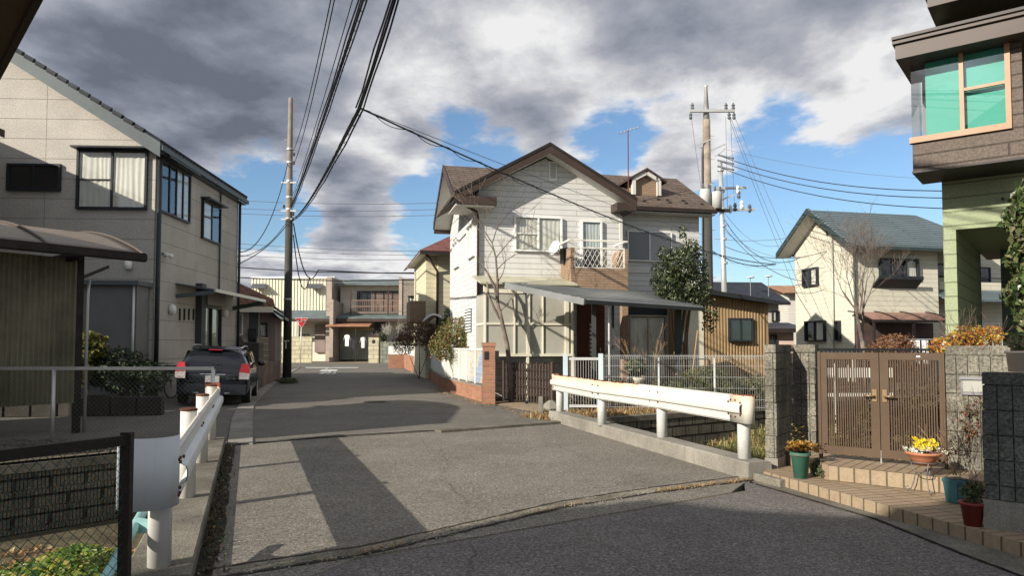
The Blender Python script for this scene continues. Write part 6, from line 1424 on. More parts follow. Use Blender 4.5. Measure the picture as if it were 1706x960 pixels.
# ================================================================== cream house on the right, beyond the gate
cc2 = P(1424, 500, 30.0)
CH = Thing('cream_house', 'cream weatherboard house with a grey-green tiled roof behind the brown gate', 'house', (cc2.x, cc2.y, 0), R(13.2))
CRS = siding('cream_siding', (.56, .54, .44), .20, .72, bump=.7, mort=.009); DRK = M('dark_green_trim', (.03, .045, .045), .45)
RT = BR('grey_green_tile', (.13, .17, .185), (.11, .145, .16), (.05, .065, .075), 3.0, .11, .02, 'x', .5, .6, 1.0, .1, .1, bdist=.03)
RTY = BR('grey_green_tile_side', (.14, .175, .175), (.12, .15, .155), (.05, .065, .07), 3.0, .11, .02, 'y', .5, .6, 1.0, .1, .1, bdist=.03)
D_ = CH.ay(1325, 480, 0)[0]; xR_ = CH.ax(1563, 480, 0)[0]; zev = CH.ax(1480, 411, -.6)[1]; yr = D_/2; zrd = CH.ax(1440, 357, yr)[1]; xrd = CH.ax(1525, 357, yr)[0]; xhe = CH.ax(1674, 417, -.6)[0]
sl_ = (zrd-zev)/(yr+.6)
MB().prism([(0, 0, 0), (0, D_, 0), (0, D_, zev+sl_*.5), (0, yr, zrd-.12), (0, 0, zev+sl_*.5)], (xR_, 0, 0)).build('wall', CRS, CH)
MB().prism([(-.75, -.6, zev), (xhe, -.6, zev), (xrd, yr, zrd), (-.75, yr, zrd)], (0, 0, .07)).prism([(-.75, D_+.35, zev+.15), (xhe, D_+.35, zev+.15), (xrd, yr, zrd), (-.75, yr, zrd)], (0, 0, .07)).build('roof', RT, CH)
MB().prism([(xhe, -.6, zev), (xhe, D_+.6, zev), (xrd, yr, zrd)], (0, 0, .07)).build('roof', RTY, CH)
for a_, b_ in (((-.6, zev), (yr, zrd)), ((D_+.35, zev+.15), (yr, zrd))):
    MB().prism([(-.79, a_[0], a_[1]-.12), (-.79, b_[0], b_[1]-.12), (-.79, b_[0], b_[1]+.13), (-.79, a_[0], a_[1]+.13)], (.05, 0, 0)).build('barge_board', DRK, CH)
    MB().prism([(-.74, a_[0], a_[1]-.08), (-.74, b_[0], b_[1]-.08), (0, b_[0], b_[1]-.08), (0, a_[0], a_[1]-.08)], (0, 0, .02)).build('soffit', SOF, CH)
mb = MB()
for k in range(12):
    f_ = k/12; y = -.6+(yr+.6)*f_; z = zev+(zrd-zev)*f_+.1; mb.tube([(-.72, y, z), (-.72, y+(yr+.6)/12*.9, z+(zrd-zev)/12*.9)], .07, 6)
mb.build('verge_tiles', RT, CH, fix=False)
MB().box(-.75, xhe, -.68, -.56, zev-.13, zev-.01).build('gutter', DRK, CH); MB().box(0, xR_+2.4, -.6, 0, zev-.06, zev-.03).build('soffit', SOF, CH)
pipe(CH, [(-.03, -.06, zev), (-.03, -.06, 0)], .05, DRK)
CW1 = wall((0, 0, 0), (1, 0, 0), (0, -1, 0)); CW2 = wall((0, 0, 0), (0, 1, 0), (-1, 0, 0))
a0, a1, z0, z1 = pxw(CH, 1, 0, 1466, 1525, 434, 461)
window(CH, CW1, a0, a1, z0, z1, DARKFR, .07, 'part', bars=(.33, .66), curfrac=(.75, 1), proud=.16)
mb = MB(); xa_, xb_ = CH.ax(1461, 470, -.3)[0], CH.ax(1535, 470, -.3)[0]; zf0, zf1 = CH.ax(1500, 480, -.3)[1], CH.ax(1500, 466, -.3)[1]
mb.prism([(xa_, -.002, zf0), (xb_, -.002, zf0), (xb_, -.42, zf1), (xa_, -.42, zf1)], (0, 0, .10)); mb.box(xa_, xb_, -.44, -.40, zf1, zf1+.14); mb.build('flower_ledge', DARKFR, CH)
for (u0, u1, v0, v1, lb) in ((1341, 1363, 449, 475, 1), (1345, 1375, 537, 567, 1), (1395, 1400, 537, 566, 0)):
    um = (u0+u1)/2; b0, b1 = CH.ay(u1, v0, 0)[0], CH.ay(u0, v0, 0)[0]; zt, zb_ = CH.ay(um, v0, 0)[1], CH.ay(um, v1, 0)[1]
    window(CH, CW2, b0, b1, zb_, zt, DARKFR, .06, 'part' if lb else None, bars=(.5,) if lb else (), curfrac=(.0, .5), proud=.14)
b_, z = CH.ay(1380, 385, 0); MB().wb(CW2, b_-.08, b_+.08, z-.2, z+.22, .0, .06).build('gable_vent', DARKFR, CH)
pipe(CH, [(-.1, CH.ay(1391, 500, 0)[0], CH.ay(1391, 450, 0)[1]+2), (-.1, CH.ay(1391, 500, 0)[0], 0)], .035, M('pale_pipe', (.42, .44, .38), .5))
# recessed right part with balcony and lower roof
MB().box(xR_+.004, xR_+5, .9, D_, 0, zev+.2).build('wall', CRS, CH)
zl_ = CH.ax(1600, 490, -.3)[1]; MB().prism([(xR_-.0, -.5, zl_-.35), (xR_+5, -.5, zl_-.35), (xR_+5, 1.0, zl_+.45), (xR_+.1, 1.0, zl_+.45)], (0, 0, .08)).build('lower_roof', RT, CH)
zbt = CH.ax(1650, 470, .2)[1]; MB().box(xR_+.5, xR_+5, .45, .6, zl_+.2, zbt).build('balcony_wall', CRS, CH)
MB().box(xR_+.5, xR_+5, .5, .54, zbt+.18, zbt+.22).box(xR_+2.0, xR_+2.04, .5, .54, zbt, zbt+.2).box(xR_+4.0, xR_+4.04, .5, .54, zbt, zbt+.2).build('balcony_rail', DARKFR, CH)
WR = wall((0, .9, 0), (1, 0, 0), (0, -1, 0)); window(CH, WR, xR_+.15, xR_+1.2, zl_+.9, zev-.5, DARKFR, .06, None, GLSD); window(CH, WR, xR_+2.2, xR_+4.0, .6, 2.5, WHITE, .06, 'part', curfrac=(.5, 1))
window(CH, WR, xR_+2.0, xR_+3.6, zl_+.7, zev-.6, DARKFR, .06, None, GLSD)
# terrace roof of brown sheet and things below
ta, tz = CH.ax(1447, 520, -1.2); tb = CH.ax(1580, 520, -1.2)[0]
BRS = M('brown_sheet', (.27, .15, .115), .45, .15)
tr_ = MB().grid(lambda i, j: V(ta+(tb-ta)*i, -1.4+1.4*j, tz-.35+.42*math.sin(j*1.4)), 10, 6).build('terrace_roof', BRS, CH, True)
for k in range(4): MB().tube([(ta+(tb-ta)*k/3, -1.4+1.4*j/6, tz-.33+.42*math.sin(j/6*1.4)) for j in range(7)], .03, 5).build('terrace_rib', BRD, CH)
MB().beam((ta, -1.42, tz-.36), (tb, -1.42, tz-.36), .06, .1).build('terrace_beam', BRD, CH)
MB().box(ta+.1, tb, -.4, -.3, 0, tz-.4).build('dark_screen', M('brown_slats', (.075, .05, .045), .7, .2, 3, streak=.5, streakcol=(.03, .02, .02)), CH)
for x in (ta+.05, (ta+tb)/2, tb-.1): MB().box(x, x+.08, -1.42, -1.34, 0, tz-.38).build('terrace_post', BRD, CH)
p_ = P(1515, 575, 27); t = Thing('clothes_airer', 'aluminium clothes airer with white and pink laundry below the brown terrace roof', 'clothes airer', (p_.x, p_.y, 0), R(10))
MB().tube([(-1, 0, 1.75), (1.6, 0, 1.75)], .025, 6).tube([(-1, 0, 1.75), (-1, 0, 0)], .025, 6).tube([(1.6, 0, 1.75), (1.6, 0, 0)], .025, 6).tube([(-1, 0, 1.4), (1.6, 0, 1.4)], .02, 6).build('frame', ALU, t)
for k, (x, w, h, m) in enumerate(((-.9, .45, .4, M('pink_cloth', (.55, .33, .27), .9)), (0, .4, .9, WHITE), (.5, .3, .9, WHITE), (.95, .3, .8, M('dark_cloth', (.06, .06, .09), .9)), (1.3, .25, .9, WHITE))):
    mb = MB(); wavy(mb, wall((0, -.03, 0), (1, 0, 0), (0, -1, 0)), x, x+w, 1.72-h, 1.72, 0, .03, .2, k); mb.build('laundry', m, t, True, False)
# bare tree and copper bush before the cream house
tb_ = P(1441, 570, 25.5); bare_tree('bare_tree', 'wide leafless tree spreading before the cream house', (tb_.x, tb_.y, 0), 5.6, .10, 17, (-.1, 0, 0), 5, .7, BARKG, .30, L1=.27, kids=(1, 3), up=.15)
cb_ = P(1488, 570, 22.5); shrub('copper_bush', 'dense reddish brown clipped bush above the brown gate', (cb_.x, cb_.y, 0), [(0, 0, 1.35, .85, .7, .62), (.3, 0, 1.05, .8, .6, .5), (-.4, 0, 1.1, .6, .6, .5)], 6000, .075, LEAF('copper_leaves', [(.17, .07, .03), (.24, .10, .04), (.13, .09, .03), (.3, .15, .07), (.1, .05, .03)]), 101)

# ================================================================== buildings further back on the right
def simple_house(name, label, u0, u1, vtop, vridge, Y, wallm, roofm, depth=6, rot=0, win=(), extra=None, cat='house', hip=.0, zlow=0):
    a, b_ = P(u0, vtop, Y), P(u1, vtop, Y); t = Thing(name, label, cat, (a.x, a.y, 0), R(rot)); L_ = (b_.x-a.x)/math.cos(R(rot)); ze2 = a.z; zr_2 = P(u0, vridge, Y+depth/2).z
    MB().box(0, L_, 0, depth, 0, ze2).build('wall', wallm, t)
    e_ = .5; h_ = hip*L_
    MB().prism([(-e_, -e_, ze2-.1), (L_+e_, -e_, ze2-.1), (L_+e_-h_, depth/2, zr_2), (-e_+h_, depth/2, zr_2)], (0, 0, .1)).prism([(-e_, depth+e_, ze2-.1), (L_+e_, depth+e_, ze2-.1), (L_+e_-h_, depth/2, zr_2), (-e_+h_, depth/2, zr_2)], (0, 0, .1)).prism([(0, 0, ze2-.05), (0, depth, ze2-.05), (h_-e_+.2, depth/2, zr_2-.05)], (.15, 0, 0)).prism([(L_-.15, 0, ze2-.05), (L_-.15, depth, ze2-.05), (L_-h_-.2+e_, depth/2, zr_2-.05)], (.15, 0, 0)).build('roof', roofm, t)
    MB().box(-e_, L_+e_, -e_-.08, -e_, ze2-.2, ze2-.04).build('gutter', BRD, t)
    W = wall((0, 0, 0), (1, 0, 0), (0, -1, 0))
    for (wu0, wu1, wv0, wv1) in win:
        a0, a1, z0, z1 = pxw(t, 1, 0, wu0, wu1, wv0, wv1); window(t, W, a0, a1, z0, z1, DARKFR, .06, 'part', curfrac=(0, .6))
    return t
DSL = BR('dark_slate', (.035, .042, .055), (.03, .036, .047), (.015, .017, .02), .5, .14, .012, 'x', .5, .7, .6, .15, .15)
WHS = siding('pale_siding', (.5, .48, .43), .2, .7)
t = simple_house('slate_roofed_house', 'house with a dark slate roof seen over the ochre shed', 1150, 1302, 503, 472, 44, M('pale_render', (.42, .40, .36), .8), DSL, 7, 5, [(1287, 1297, 520, 535)])
for k, (u, v, vb) in enumerate(((1250, 463, 475), (1280, 461, 480))):
    p_ = P(u, v, 45); tt = Thing('roof_dish', ('left' if k == 0 else 'right')+' small satellite dish on a mast over the dark slate roof', 'satellite dish', (p_.x, p_.y, p_.z-1.3))
    MB().tube([(0, 0, -.4), (0, 0, 1.3)], .025, 5).build('mast', ALU, tt); MB().lathe((0, -.1, 1.3), [(.0, -.05), (.2, -.02), (.25, .03), (.0, 0)], 14).build('dish', WHITE, tt, True).rotation_euler = (0, 0, 0)
p_ = P(1262, 560, 40); t = simple_house('small_house', 'pink and white low house between the ochre shed and cream house', 1281, 1322, 548, 541, 36, M('pink_render', (.52, .40, .33), .8, .1), BRD, 4, 0, [(1285, 1292, 560, 572)])
t = simple_house('far_house', 'tan tiled house partly hidden by the cream house gable', 1313, 1345, 488, 478, 56, WHS, M('orange_tile', (.30, .17, .10), .7, .2), 6, 0)
t = simple_house('brown_roofed_house', 'brown roofed house seen through the green house porch', 1632, 1735, 455, 425, 45, WHS, M('brown_roof', (.12, .075, .06), .7, .2), 6, 0, [(1645, 1660, 462, 472)])
# yellow house behind the white house
yh = P(729, 500, 33); YH = Thing('yellow_house', 'pale yellow house with a red-brown hipped roof behind the white house', 'house', (yh.x, yh.y, 0), R(13.2))
YS = siding('yellow_siding', (.56, .52, .37), .22, .75); RRF = BR('red_brown_roof', (.20, .085, .075), (.17, .07, .06), (.06, .03, .03), .6, .12, .012, 'x', .5, .7, .6, .1, .1)
ye = YH.ax(735, 424, 0)[1]; yl = YH.ax(700, 424, -.9)[0]
MB().box(0, 8, 0, 7, 0, ye).build('wall', YS, YH); MB().box(-.5, -.002, .3, 6, 0, ye).build('side_wall', YS, YH)
zp_ = P(752, 400, 36).z
MB().prism([(yl, -.9, ye), (9, -.9, ye), (7, 3.5, ye+1.9), (2.2, 3.5, ye+1.9)], (0, 0, .07)).prism([(yl, -.9, ye), (yl, 8, ye), (2.2, 3.5, ye+1.9)], (0, 0, .07)).build('roof', RRF, YH)
MB().box(yl, 9, -.95, -.85, ye-.12, ye+.02).build('gutter', BRD, YH); MB().prism([(yl, -.88, ye-.05), (9, -.88, ye-.05), (9, 0, ye-.05), (-.5, 0, ye-.05), (-.5, 6, ye-.05), (yl, 6, ye-.05)], (0, 0, .02)).build('soffit', SOF, YH)
pipe(YH, [(yl+.3, -.7, ye-.1), (-.02, -.08, ye-.8), (-.02, -.08, 0)], .06, BRW)
MB().box(-1.2, -.51, .5, 2.5, P(715, 503, 34).z-1.0, P(715, 503, 34).z).build('balcony_box', BSID, YH)
t = Thing('garden_arch', 'curved white porch canopy above the white garden door', 'canopy', (P(705, 530, 31).x, 31, 0))
MB().grid(lambda i, j: V(.9*i, 2*j, 2.3+.55*math.sin(.5+i*2.0)), 10, 2).build('canopy_sheet', M('pinkish_sheet', (.45, .34, .32), .5), t, True)
MB().tube([(.9*i/10, -.02, 2.3+.55*math.sin(.5+i/10*2.0)) for i in range(11)], .05, 6).build('arch_frame', WHITE, t, True); MB().tube([(.9, 0, 0), (.9, 0, 2.5)], .04, 6).build('post', WHITE, t)

# ================================================================== the house at the end of the street
FY = 68.0
f0 = P(500, 600, FY); FH = Thing('corner_house', 'two storey house at the street end with tall fin walls and balcony', 'house', (f0.x, FY, 0))
def fx(u): return P(u, 500, FY).x-f0.x
def fz(v, y=0): return P(600, v, FY+y).z
PNK = M('pink_grey_render', (.33, .275, .235), .85, .12); GTL = BR('beige_wall_tile', (.27, .235, .195), (.23, .2, .165), (.14, .12, .1), .5, .2, .02, 'xy', .5, .8, .3, .1, .1); GGR = M('grey_green_roof', (.12, .15, .15), .6, .2); CWL = M('cream_render', (.62, .58, .48), .8, .08)
MB().box(fx(482), fx(700), 3.0, 11, 0, fz(527)).build('ground_floor', CWL, FH)
MB().box(fx(552), fx(664), 3.6, 11, fz(527), fz(474, 3)).build('upper_floor', CWL, FH)
MB().prism([(fx(415), .8, fz(533)), (fx(548), .8, fz(533)), (fx(548), 5, fz(519, 4)), (fx(415), 5, fz(519, 4))], (0, 0, .15)).build('lower_roof', GGR, FH)
MB().prism([(fx(556), .4, fz(531)), (fx(705), .4, fz(531)), (fx(700), 4, fz(520, 3)), (fx(570), 4, fz(520, 3))], (0, 0, .15)).build('lower_roof', GGR, FH)
MB().box(fx(412), fx(706), .3, .5, fz(536), fz(531)).build('eave_board', BRW, FH)
MB().prism([(fx(548), 2.4, fz(474, 2)), (fx(664), 2.4, fz(474, 2)), (fx(662), 7, fz(466, 6)), (fx(560), 7, fz(466, 6))], (0, 0, .12)).build('upper_roof', GGR, FH)
MB().prism([(fx(537), 1.5, fz(526)), (fx(537), 8, fz(526)), (fx(537), 8, fz(470, 6)), (fx(537), 1.5, fz(459))], (fx(546)-fx(537), 0, 0)).build('fin_wall', PNK, FH)
MB().prism([(fx(552), -.6, 0), (fx(552), 3.5, 0), (fx(552), 3.5, fz(502)), (fx(552), -.6, fz(500))], (fx(558)-fx(552), 0, 0)).build('fin_wall', PNK, FH)
MB().box(fx(661), fx(698), 1.5, 9, fz(527), fz(462)).build('stair_wall', GTL, FH); MB().box(fx(660.5), fx(666), 1.4, 1.49, fz(527), fz(459)).build('fin_wall', PNK, FH)
FW = wall((0, 1.5, 0), (1, 0, 0), (0, -1, 0)); FU = wall((0, 3.6, 0), (1, 0, 0), (0, -1, 0)); FG = wall((0, 3.0, 0), (1, 0, 0), (0, -1, 0))
window(FH, FW, fx(678), fx(687), fz(513), fz(494), DARKFR, .08, 'white', hood=.4)
window(FH, FU, fx(583), fx(658), fz(519), fz(482), DARKFR, .1, 'part', bars=(.2, .4, .6, .8), curfrac=(.3, .95), cm=M('brown_curtain', (.22, .15, .12), .9))
br_ = MB()
for k in range(28): x = fx(580)+k*(fx(663)-fx(580))/27; br_.box(x-.02, x+.02, 1.6, 1.64, fz(520), fz(499))
br_.box(fx(580), fx(663), 1.58, 1.66, fz(499.5), fz(498)).box(fx(580), fx(663), 1.58, 1.66, fz(510), fz(508.5)).box(fx(580), fx(663), 1.58, 1.66, fz(521), fz(519)); br_.build('balcony_rail', M('rail_brown', (.2, .14, .11), .6), FH, fix=False)
for u in (577, 641): MB().box(fx(u), fx(u)+.1, 1.58, 1.68, fz(525), fz(480)).build('balcony_post', BRW, FH)
MB().prism([(fx(548), -1.2, fz(545)), (fx(620), -1.2, fz(545)), (fx(618), 1.2, fz(539)), (fx(556), 1.2, fz(539))], (0, 0, .12)).build('porch_roof', M('rust_sheet', (.30, .15, .09), .7, .2), FH)
po = MB().box(fx(559), fx(616), 1.8, 2.0, .2, fz(545)).build('porch_glazing', M('reeded_glass', (.25, .28, .25), .3, .2, .8, streak=.3, streakcol=(.5, .48, .4)), FH)
MB().box(fx(556), fx(618), 1.68, 1.79, fz(551), fz(545)).box(fx(580), fx(581), 1.7, 1.78, .2, fz(551)).box(fx(598), fx(599.5), 1.7, 1.78, .2, fz(551)).build('porch_frame', M('brass_frame', (.35, .28, .15), .5), po)
MB().box(fx(596.5), fx(598), -1.1, -1.0, 0, fz(545)).build('porch_post', BRD, FH)
window(FH, FG, fx(637), fx(664), .9, 2.7, WHITE, .08, 'part', curfrac=(0, .5)); MB().wb(FG, fx(617), fx(634), 0, fz(531), .0, .6).build('dark_bay', M('dark_panel', (0, 0, 0)), FH)
window(FH, FG, fx(486), fx(500), 1.3, 2.6, DARKFR, .08, None, GLSD); MB().wb(FG, fx(512), fx(530), .9, fz(540), .0, .3).build('siding_panel', M('mauve_siding', (.22, .18, .16), .8), FH); MB().wb(FG, fx(533), fx(546), 0, fz(536), .0, .8).build('porch_pier', PNK, FH)
# laundry, gate piers and garden walls of the corner house
for k, (u0, u1, v0, v1, m, lab) in enumerate(((575, 581, 558, 577, WHITE, 'white long sleeved shirt hanging at the corner house porch'), (580, 585, 562, 579, M('dark_cloth', (0, 0, 0)), 'dark garment beside the white shirt at the corner house porch'), (602, 608, 562, 580, WHITE, 'white garment hanging right of the porch post'), (586, 590, 566, 581, M('grey_cloth', (.3, .3, .32), .9), 'grey garment hanging in the middle of the porch'))):
    a, b_ = P(u0, v0, FY-.6+k*.1), P(u1, v1, FY-.6+k*.1); t = Thing('hanging_garment', lab, 'garment', (a.x, a.y, 0), 0, 'laundry at the corner house'); w = b_.x-a.x
    MB().prism([(0, 0, b_.z), (w, 0, b_.z), (w, 0, a.z-.15), (w+.15, 0, a.z-.55), (w+.05, 0, a.z-.05), (w*.6, 0, a.z), (w*.4, 0, a.z), (-.05, 0, a.z-.05), (-.15, 0, a.z-.55), (0, 0, a.z-.15)], (0, .05, 0)).build('cloth', m, t)
YBL = BR('yellow_block', (.5, .46, .31), (.44, .40, .28), (.2, .18, .13), .8, .38, .02, 'xy', .5, .9, .6, .2, .2)
GBL = BR('green_grey_block', (.25, .26, .21), (.2, .21, .17), (.09, .09, .07), .6, .35, .02, 'xy', .5, .9, .6, .3, .2, 20, .3)
p_ = G(622, 605.5); t = Thing('gate_pier', 'yellow block gate pier with a brown cap before the corner house', 'pillar', (p_.x, p_.y, 0)); w = P(631, 590, p_.y).x-P(614, 590, p_.y).x; zt = P(622, 559, p_.y).z
MB().box(-w/2, w/2, 0, .9, 0, zt-.12).build('blocks', YBL, t); MB().box(-w/2-.08, w/2+.08, -.08, 1, zt-.12, zt).build('cap', BRW, t); MB().box(-.12, .12, -.03, 0, zt-.7, zt-.4).build('letter_slot', DARKFR, t)
t = Thing('garden_wall', 'mossy grey block wall right of the yellow gate pier', 'wall', (p_.x+w/2+.05, p_.y+.1, 0), R(4)); MB().box(0, 2.4, 0, .2, 0, P(640, 570, p_.y).z).box(2.4, 12, 0, .2, 0, P(640, 580, p_.y).z).build('blocks', GBL, t)
p_ = G(484, 605); x1 = P(519, 600, p_.y).x; t = Thing('garden_wall', 'block garden wall left of the corner house entrance', 'wall', (p_.x, p_.y, 0)); MB().box(-6, x1-p_.x, 0, .25, 0, P(500, 561, p_.y).z).build('blocks', YBL, t)
t = Thing('garden_wall', 'long pale garden wall along the cross street far left', 'wall', (p_.x-30, p_.y, 0)); MB().box(0, 23.5, 0, .25, 0, 1.6).build('blocks', GBL, t)
# forecourt of the corner house
flat('forecourt', [G(519, 605.6), G(614, 605.6), G(612, 597), G(525, 597)], .02, M('sandy_concrete', (0, 0, 0)))
p_ = P(636, 545, 66); shrub('clipped_tree', 'dark clipped tree beside the corner house porch', (p_.x, p_.y, 0), [(0, 0, 2.0, .6, .6, .9)], 900, .18, EVG, 111, 'tree', 2)
p_ = P(652, 565, 66.5); bare_tree('bare_shrub', 'leafless white twiggy shrub before the corner house window', (p_.x, p_.y, 0), 3.2, .05, 19, depth=4, spread=.7, m=M('pale_twig', (.4, .37, .33), .8), trunk_h=.25, cat='shrub')
# white warehouse behind
wa = P(419, 464, 100); t = Thing('warehouse', 'white ribbed metal warehouse behind the utility pole', 'warehouse', (wa.x, wa.y, 0)); wx = P(556, 470, 100).x-wa.x
mb = MB().box(0, wx, .1, 20, 0, wa.z)
for k in range(26): mb.box(k*wx/26, k*wx/26+.2, 0, .1, 0, wa.z-.1)
mb.build('wall', M('ribbed_white', (.66, .63, .50), .6, .05, streak=.15), t, fix=False); MB().box(-.1, wx+.1, -.1, 20, wa.z, wa.z+.25).build('roof_trim', WHITE, t)
for u in (431, 524): p_ = P(u, 478, 99.6); MB().prism([V(p_.x-wa.x-1, -.1, p_.z+.3), V(p_.x-wa.x+1, -.1, p_.z+.3), V(p_.x-wa.x+1.2, -1.2, p_.z-.3), V(p_.x-wa.x-.8, -1.2, p_.z-.3)], (0, 0, .15)).build('wall_vent', M('dark_panel', (0, 0, 0)), t)
t = simple_house('grey_shed', 'grey building right of the corner house', 697, 742, 482, 479, 75, M('blue_grey_metal', (.2, .23, .24), .7), GGR, 8)
# orange tiled house on the left beyond the beige building
OT = BR('orange_tile_roof', (.34, .15, .075), (.22, .10, .06), (.07, .04, .03), .28, .12, .03, 'xy', .5, .8, 1.0, .25, .2, bdist=.04)
oh = P(387, 520, 30.5); OH = Thing('tiled_house', 'beige bungalow with an orange-brown tiled roof behind the black car', 'house', (oh.x-3, oh.y-.7, 0), R(14))
ox = OH.ax(433, 520, 0)[0]; oz = OH.ax(433, 510, 0)[1]
MB().box(-4, ox, 0, 6, 0, oz).build('wall', M('beige_render', (.33, .29, .25), .85, .1), OH)
zt_a = OH.ax(388, 471, 2.5)[1]; MB().prism([(-4, -.6, oz+.05), (ox+.65, -.6, oz-.15), (ox+.5, .6, oz+.22), (OH.ax(388, 471, 2.5)[0], 2.5, zt_a), (-4, 2.5, zt_a+.3)], (0, 0, .12)).build('roof', OT, OH)
MB().prism([(ox+.65, -.6, oz-.15), (ox+.65, 5, oz-.15), (OH.ax(388, 471, 2.5)[0], 2.5, zt_a)], (0, 0, .12)).build('roof', OT, OH); MB().box(-4, ox+.6, -.62, -.56, oz-.3, oz-.06).build('eave_board', CWL, OH)
OW = wall((0, 0, 0), (1, 0, 0), (0, -1, 0)); a0, a1, z0, z1 = pxw(OH, 1, 0, 390, 403, 525, 557); window(OH, OW, a0, a1, z0, z1, WHITE, .05, None, bars=(), back=False); MB().wb(OW, a0, a1, z0, z1, .005, .04).build('roller_shutter', M('grey_slats', (0, 0, 0)), OH)
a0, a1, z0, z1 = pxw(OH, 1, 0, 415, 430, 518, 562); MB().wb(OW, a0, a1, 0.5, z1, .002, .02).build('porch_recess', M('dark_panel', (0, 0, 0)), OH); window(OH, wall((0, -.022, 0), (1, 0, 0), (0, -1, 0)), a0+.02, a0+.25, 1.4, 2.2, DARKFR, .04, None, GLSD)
MV = M('mauve_render', (.23, .185, .17), .85, .1); mz = OH.ax(440, 507, .4)[1]; mx1 = OH.ax(459, 540, .4)[0]; MB().prism([(ox+.01, .4, 0), (mx1, .4, 0), (mx1, .4, OH.ax(459, 528, .4)[1]), (ox+.01, .4, mz)], (0, 4, 0)).build('annex_wall', MV, OH)
MB().prism([(ox-.1, -.3, mz+.05), (mx1+.45, -.3, OH.ax(466, 534, .4)[1]), (mx1+.45, 4.4, OH.ax(466, 534, .4)[1]), (ox-.1, 4.4, mz+.05)], (0, 0, .14)).build('annex_roof', FAS, OH)
a0, a1, z0, z1 = pxw(OH, 1, .4, 434, 443, 541, 561); window(OH, wall((0, .4, 0), (1, 0, 0), (0, -1, 0)), a0, a1, z0, z1, DARKFR, .07, 'white', bars=())
pA_, pB_ = G(386, 640), G(430, 646); t, L_ = seg_thing('garden_wall', 'weathered dark concrete garden wall behind the black car', 'wall', pA_, pB_)
zt = P(400, 562, pA_.y).z; MB().prism([(-3, 0, 0), (L_, 0, 0), (L_, 0, zt-.25), (L_*.45, 0, zt-.2), (L_*.35, 0, zt), (-3, 0, zt)], (0, .18, 0)).build('concrete', M('weathered_concrete', (.17, .16, .135), .95, .4, .8, .3, 40, .6, streak=.6, streakcol=(.04, .035, .03)), t)
pA_, pB_ = G(430, 646), G(466, 634); t, L_ = seg_thing('garden_wall', 'low brown block wall with lattice blocks before the utility pole', 'wall', pA_, pB_)
MB().box(0, L_, 0, .2, 0, .85).build('blocks', M('brown_render', (.17, .115, .09), .9, .3, 1.0), t); zt = P(455, 562, pA_.y+1).z; mb = MB()
for k in range(8): mb.box(.5+k*.28, .56+k*.28, .05, .15, .86, zt)
for k in range(5): mb.box(.5, 2.5, .04, .16, .86+k*(zt-.9)/4, .9+k*(zt-.9)/4)
mb.build('lattice_blocks', M('lattice_beige', (.3, .26, .2), .9), t, fix=False)
p_ = G(486, 640); t = Thing('weed_patch', 'small dark weeds at the foot of the utility pole', 'plant', (p_.x-.2, p_.y, 0)); leafcloud('foliage', [(0, 0, .12, .5, .3, .15)], 500, .08, LEAF('weed_leaves', [(0, 0, 0)]), t.e, 120)

# ================================================================== stop sign
p_ = G(500, 613.2); t = Thing('stop_sign', 'red inverted triangle stop sign on a thin grey post', 'road sign', (p_.x, p_.y, 0), R(8))
zc = P(503, 530, p_.y).z; zt_ = P(503, 547, p_.y).z; hw = (P(514, 530, p_.y).x-P(493, 530, p_.y).x)/2
MB().tube([(0, .04, 0), (0.05, .04, zc+.05)], .035, 8).build('post', STEELG, t, True)
def tri(s_, y0, y1, zoff=0):
    c = (zc+zc+zt_)/3; pts = [(-hw, zc), (hw, zc), (0, zt_)]; return [V(.05+x*s_, y0, c+(z-c)*s_) for x, z in pts]
MB().prism(tri(1, 0, 0), (0, .015, 0)).build('plate_rim', WHITE, t); MB().prism(tri(.93, -.004, 0), (0, .003, 0)).build('plate_face', M('sign_red', (.42, .02, .025), .45, .08), t)
def text3d(par, txt, size, loc, rot, m, name='lettering', ext=.002):
    cu = bpy.data.curves.new('l', 'FONT'); cu.body = txt; cu.size = size; cu.extrude = ext; cu.align_x = 'CENTER'
    tx = bpy.data.objects.new('l', cu); COL.objects.link(tx); me = bpy.data.meshes.new_from_object(tx); bpy.data.objects.remove(tx)
    o = bpy.data.objects.new(name, me); COL.objects.link(o); o.parent = par; o.location = loc; o.rotation_euler = rot; me.materials.append(m); return o
text3d(t.e, '止まれ', hw*.5, (.05, -.007, zc-hw*.62), (R(90), 0, 0), WHITE)

# ================================================================== utility poles
CPM = M('pole_concrete', (.22, .195, .16), .85, .15, 2, .15, 40, .2, streak=.4); PDK = M('pole_sleeve', (.05, .05, .045), .7, .15)
pb = G(478, 631); LPt = P(485, 163, pb.y); UP = Thing('utility_pole', 'tall concrete utility pole on the left kerb with a dark lower sleeve', 'utility pole', (pb.x, pb.y, 0))
H = LPt.z; lx = 0
zs = P(482, 365, pb.y).z
MB().tube([(0, 0, 0), (0, 0, zs), (0, 0, H-.02), (0, 0, H)], [.19, .155, .10, .085], 20).build('shaft', CPM, UP, True)
MB().tube([(0, 0, .05), (0, 0, zs)], [.20, .165], 20).build('sleeve', PDK, UP, True)
for v in (250, 272, 303, 330, 350, 366, 500): z = P(482, v, pb.y).z; MB().tube([(0, 0, z), (0, 0, z+.07)], .20 if v > 366 else .165, 16).build('band', STEELG, UP)
for k in range(14):
    z = 5.2+k*.5; s_ = 1 if k % 2 else -1; MB().tube([(0, 0, z), (s_*.3, 0, z)], .009, 5).build('step_bolt', STEELG, UP)
text3d(UP.e, 'T', .55, (0, -.215, P(480, 581, pb.y).z), (R(90), 0, 0), WHITE)
for v in (366, 352, 305): z = P(482, v, pb.y).z; MB().beam((-.35, -.1, z), (.35, -.1, z), .05, .06).build('bracket', STEELG, UP)
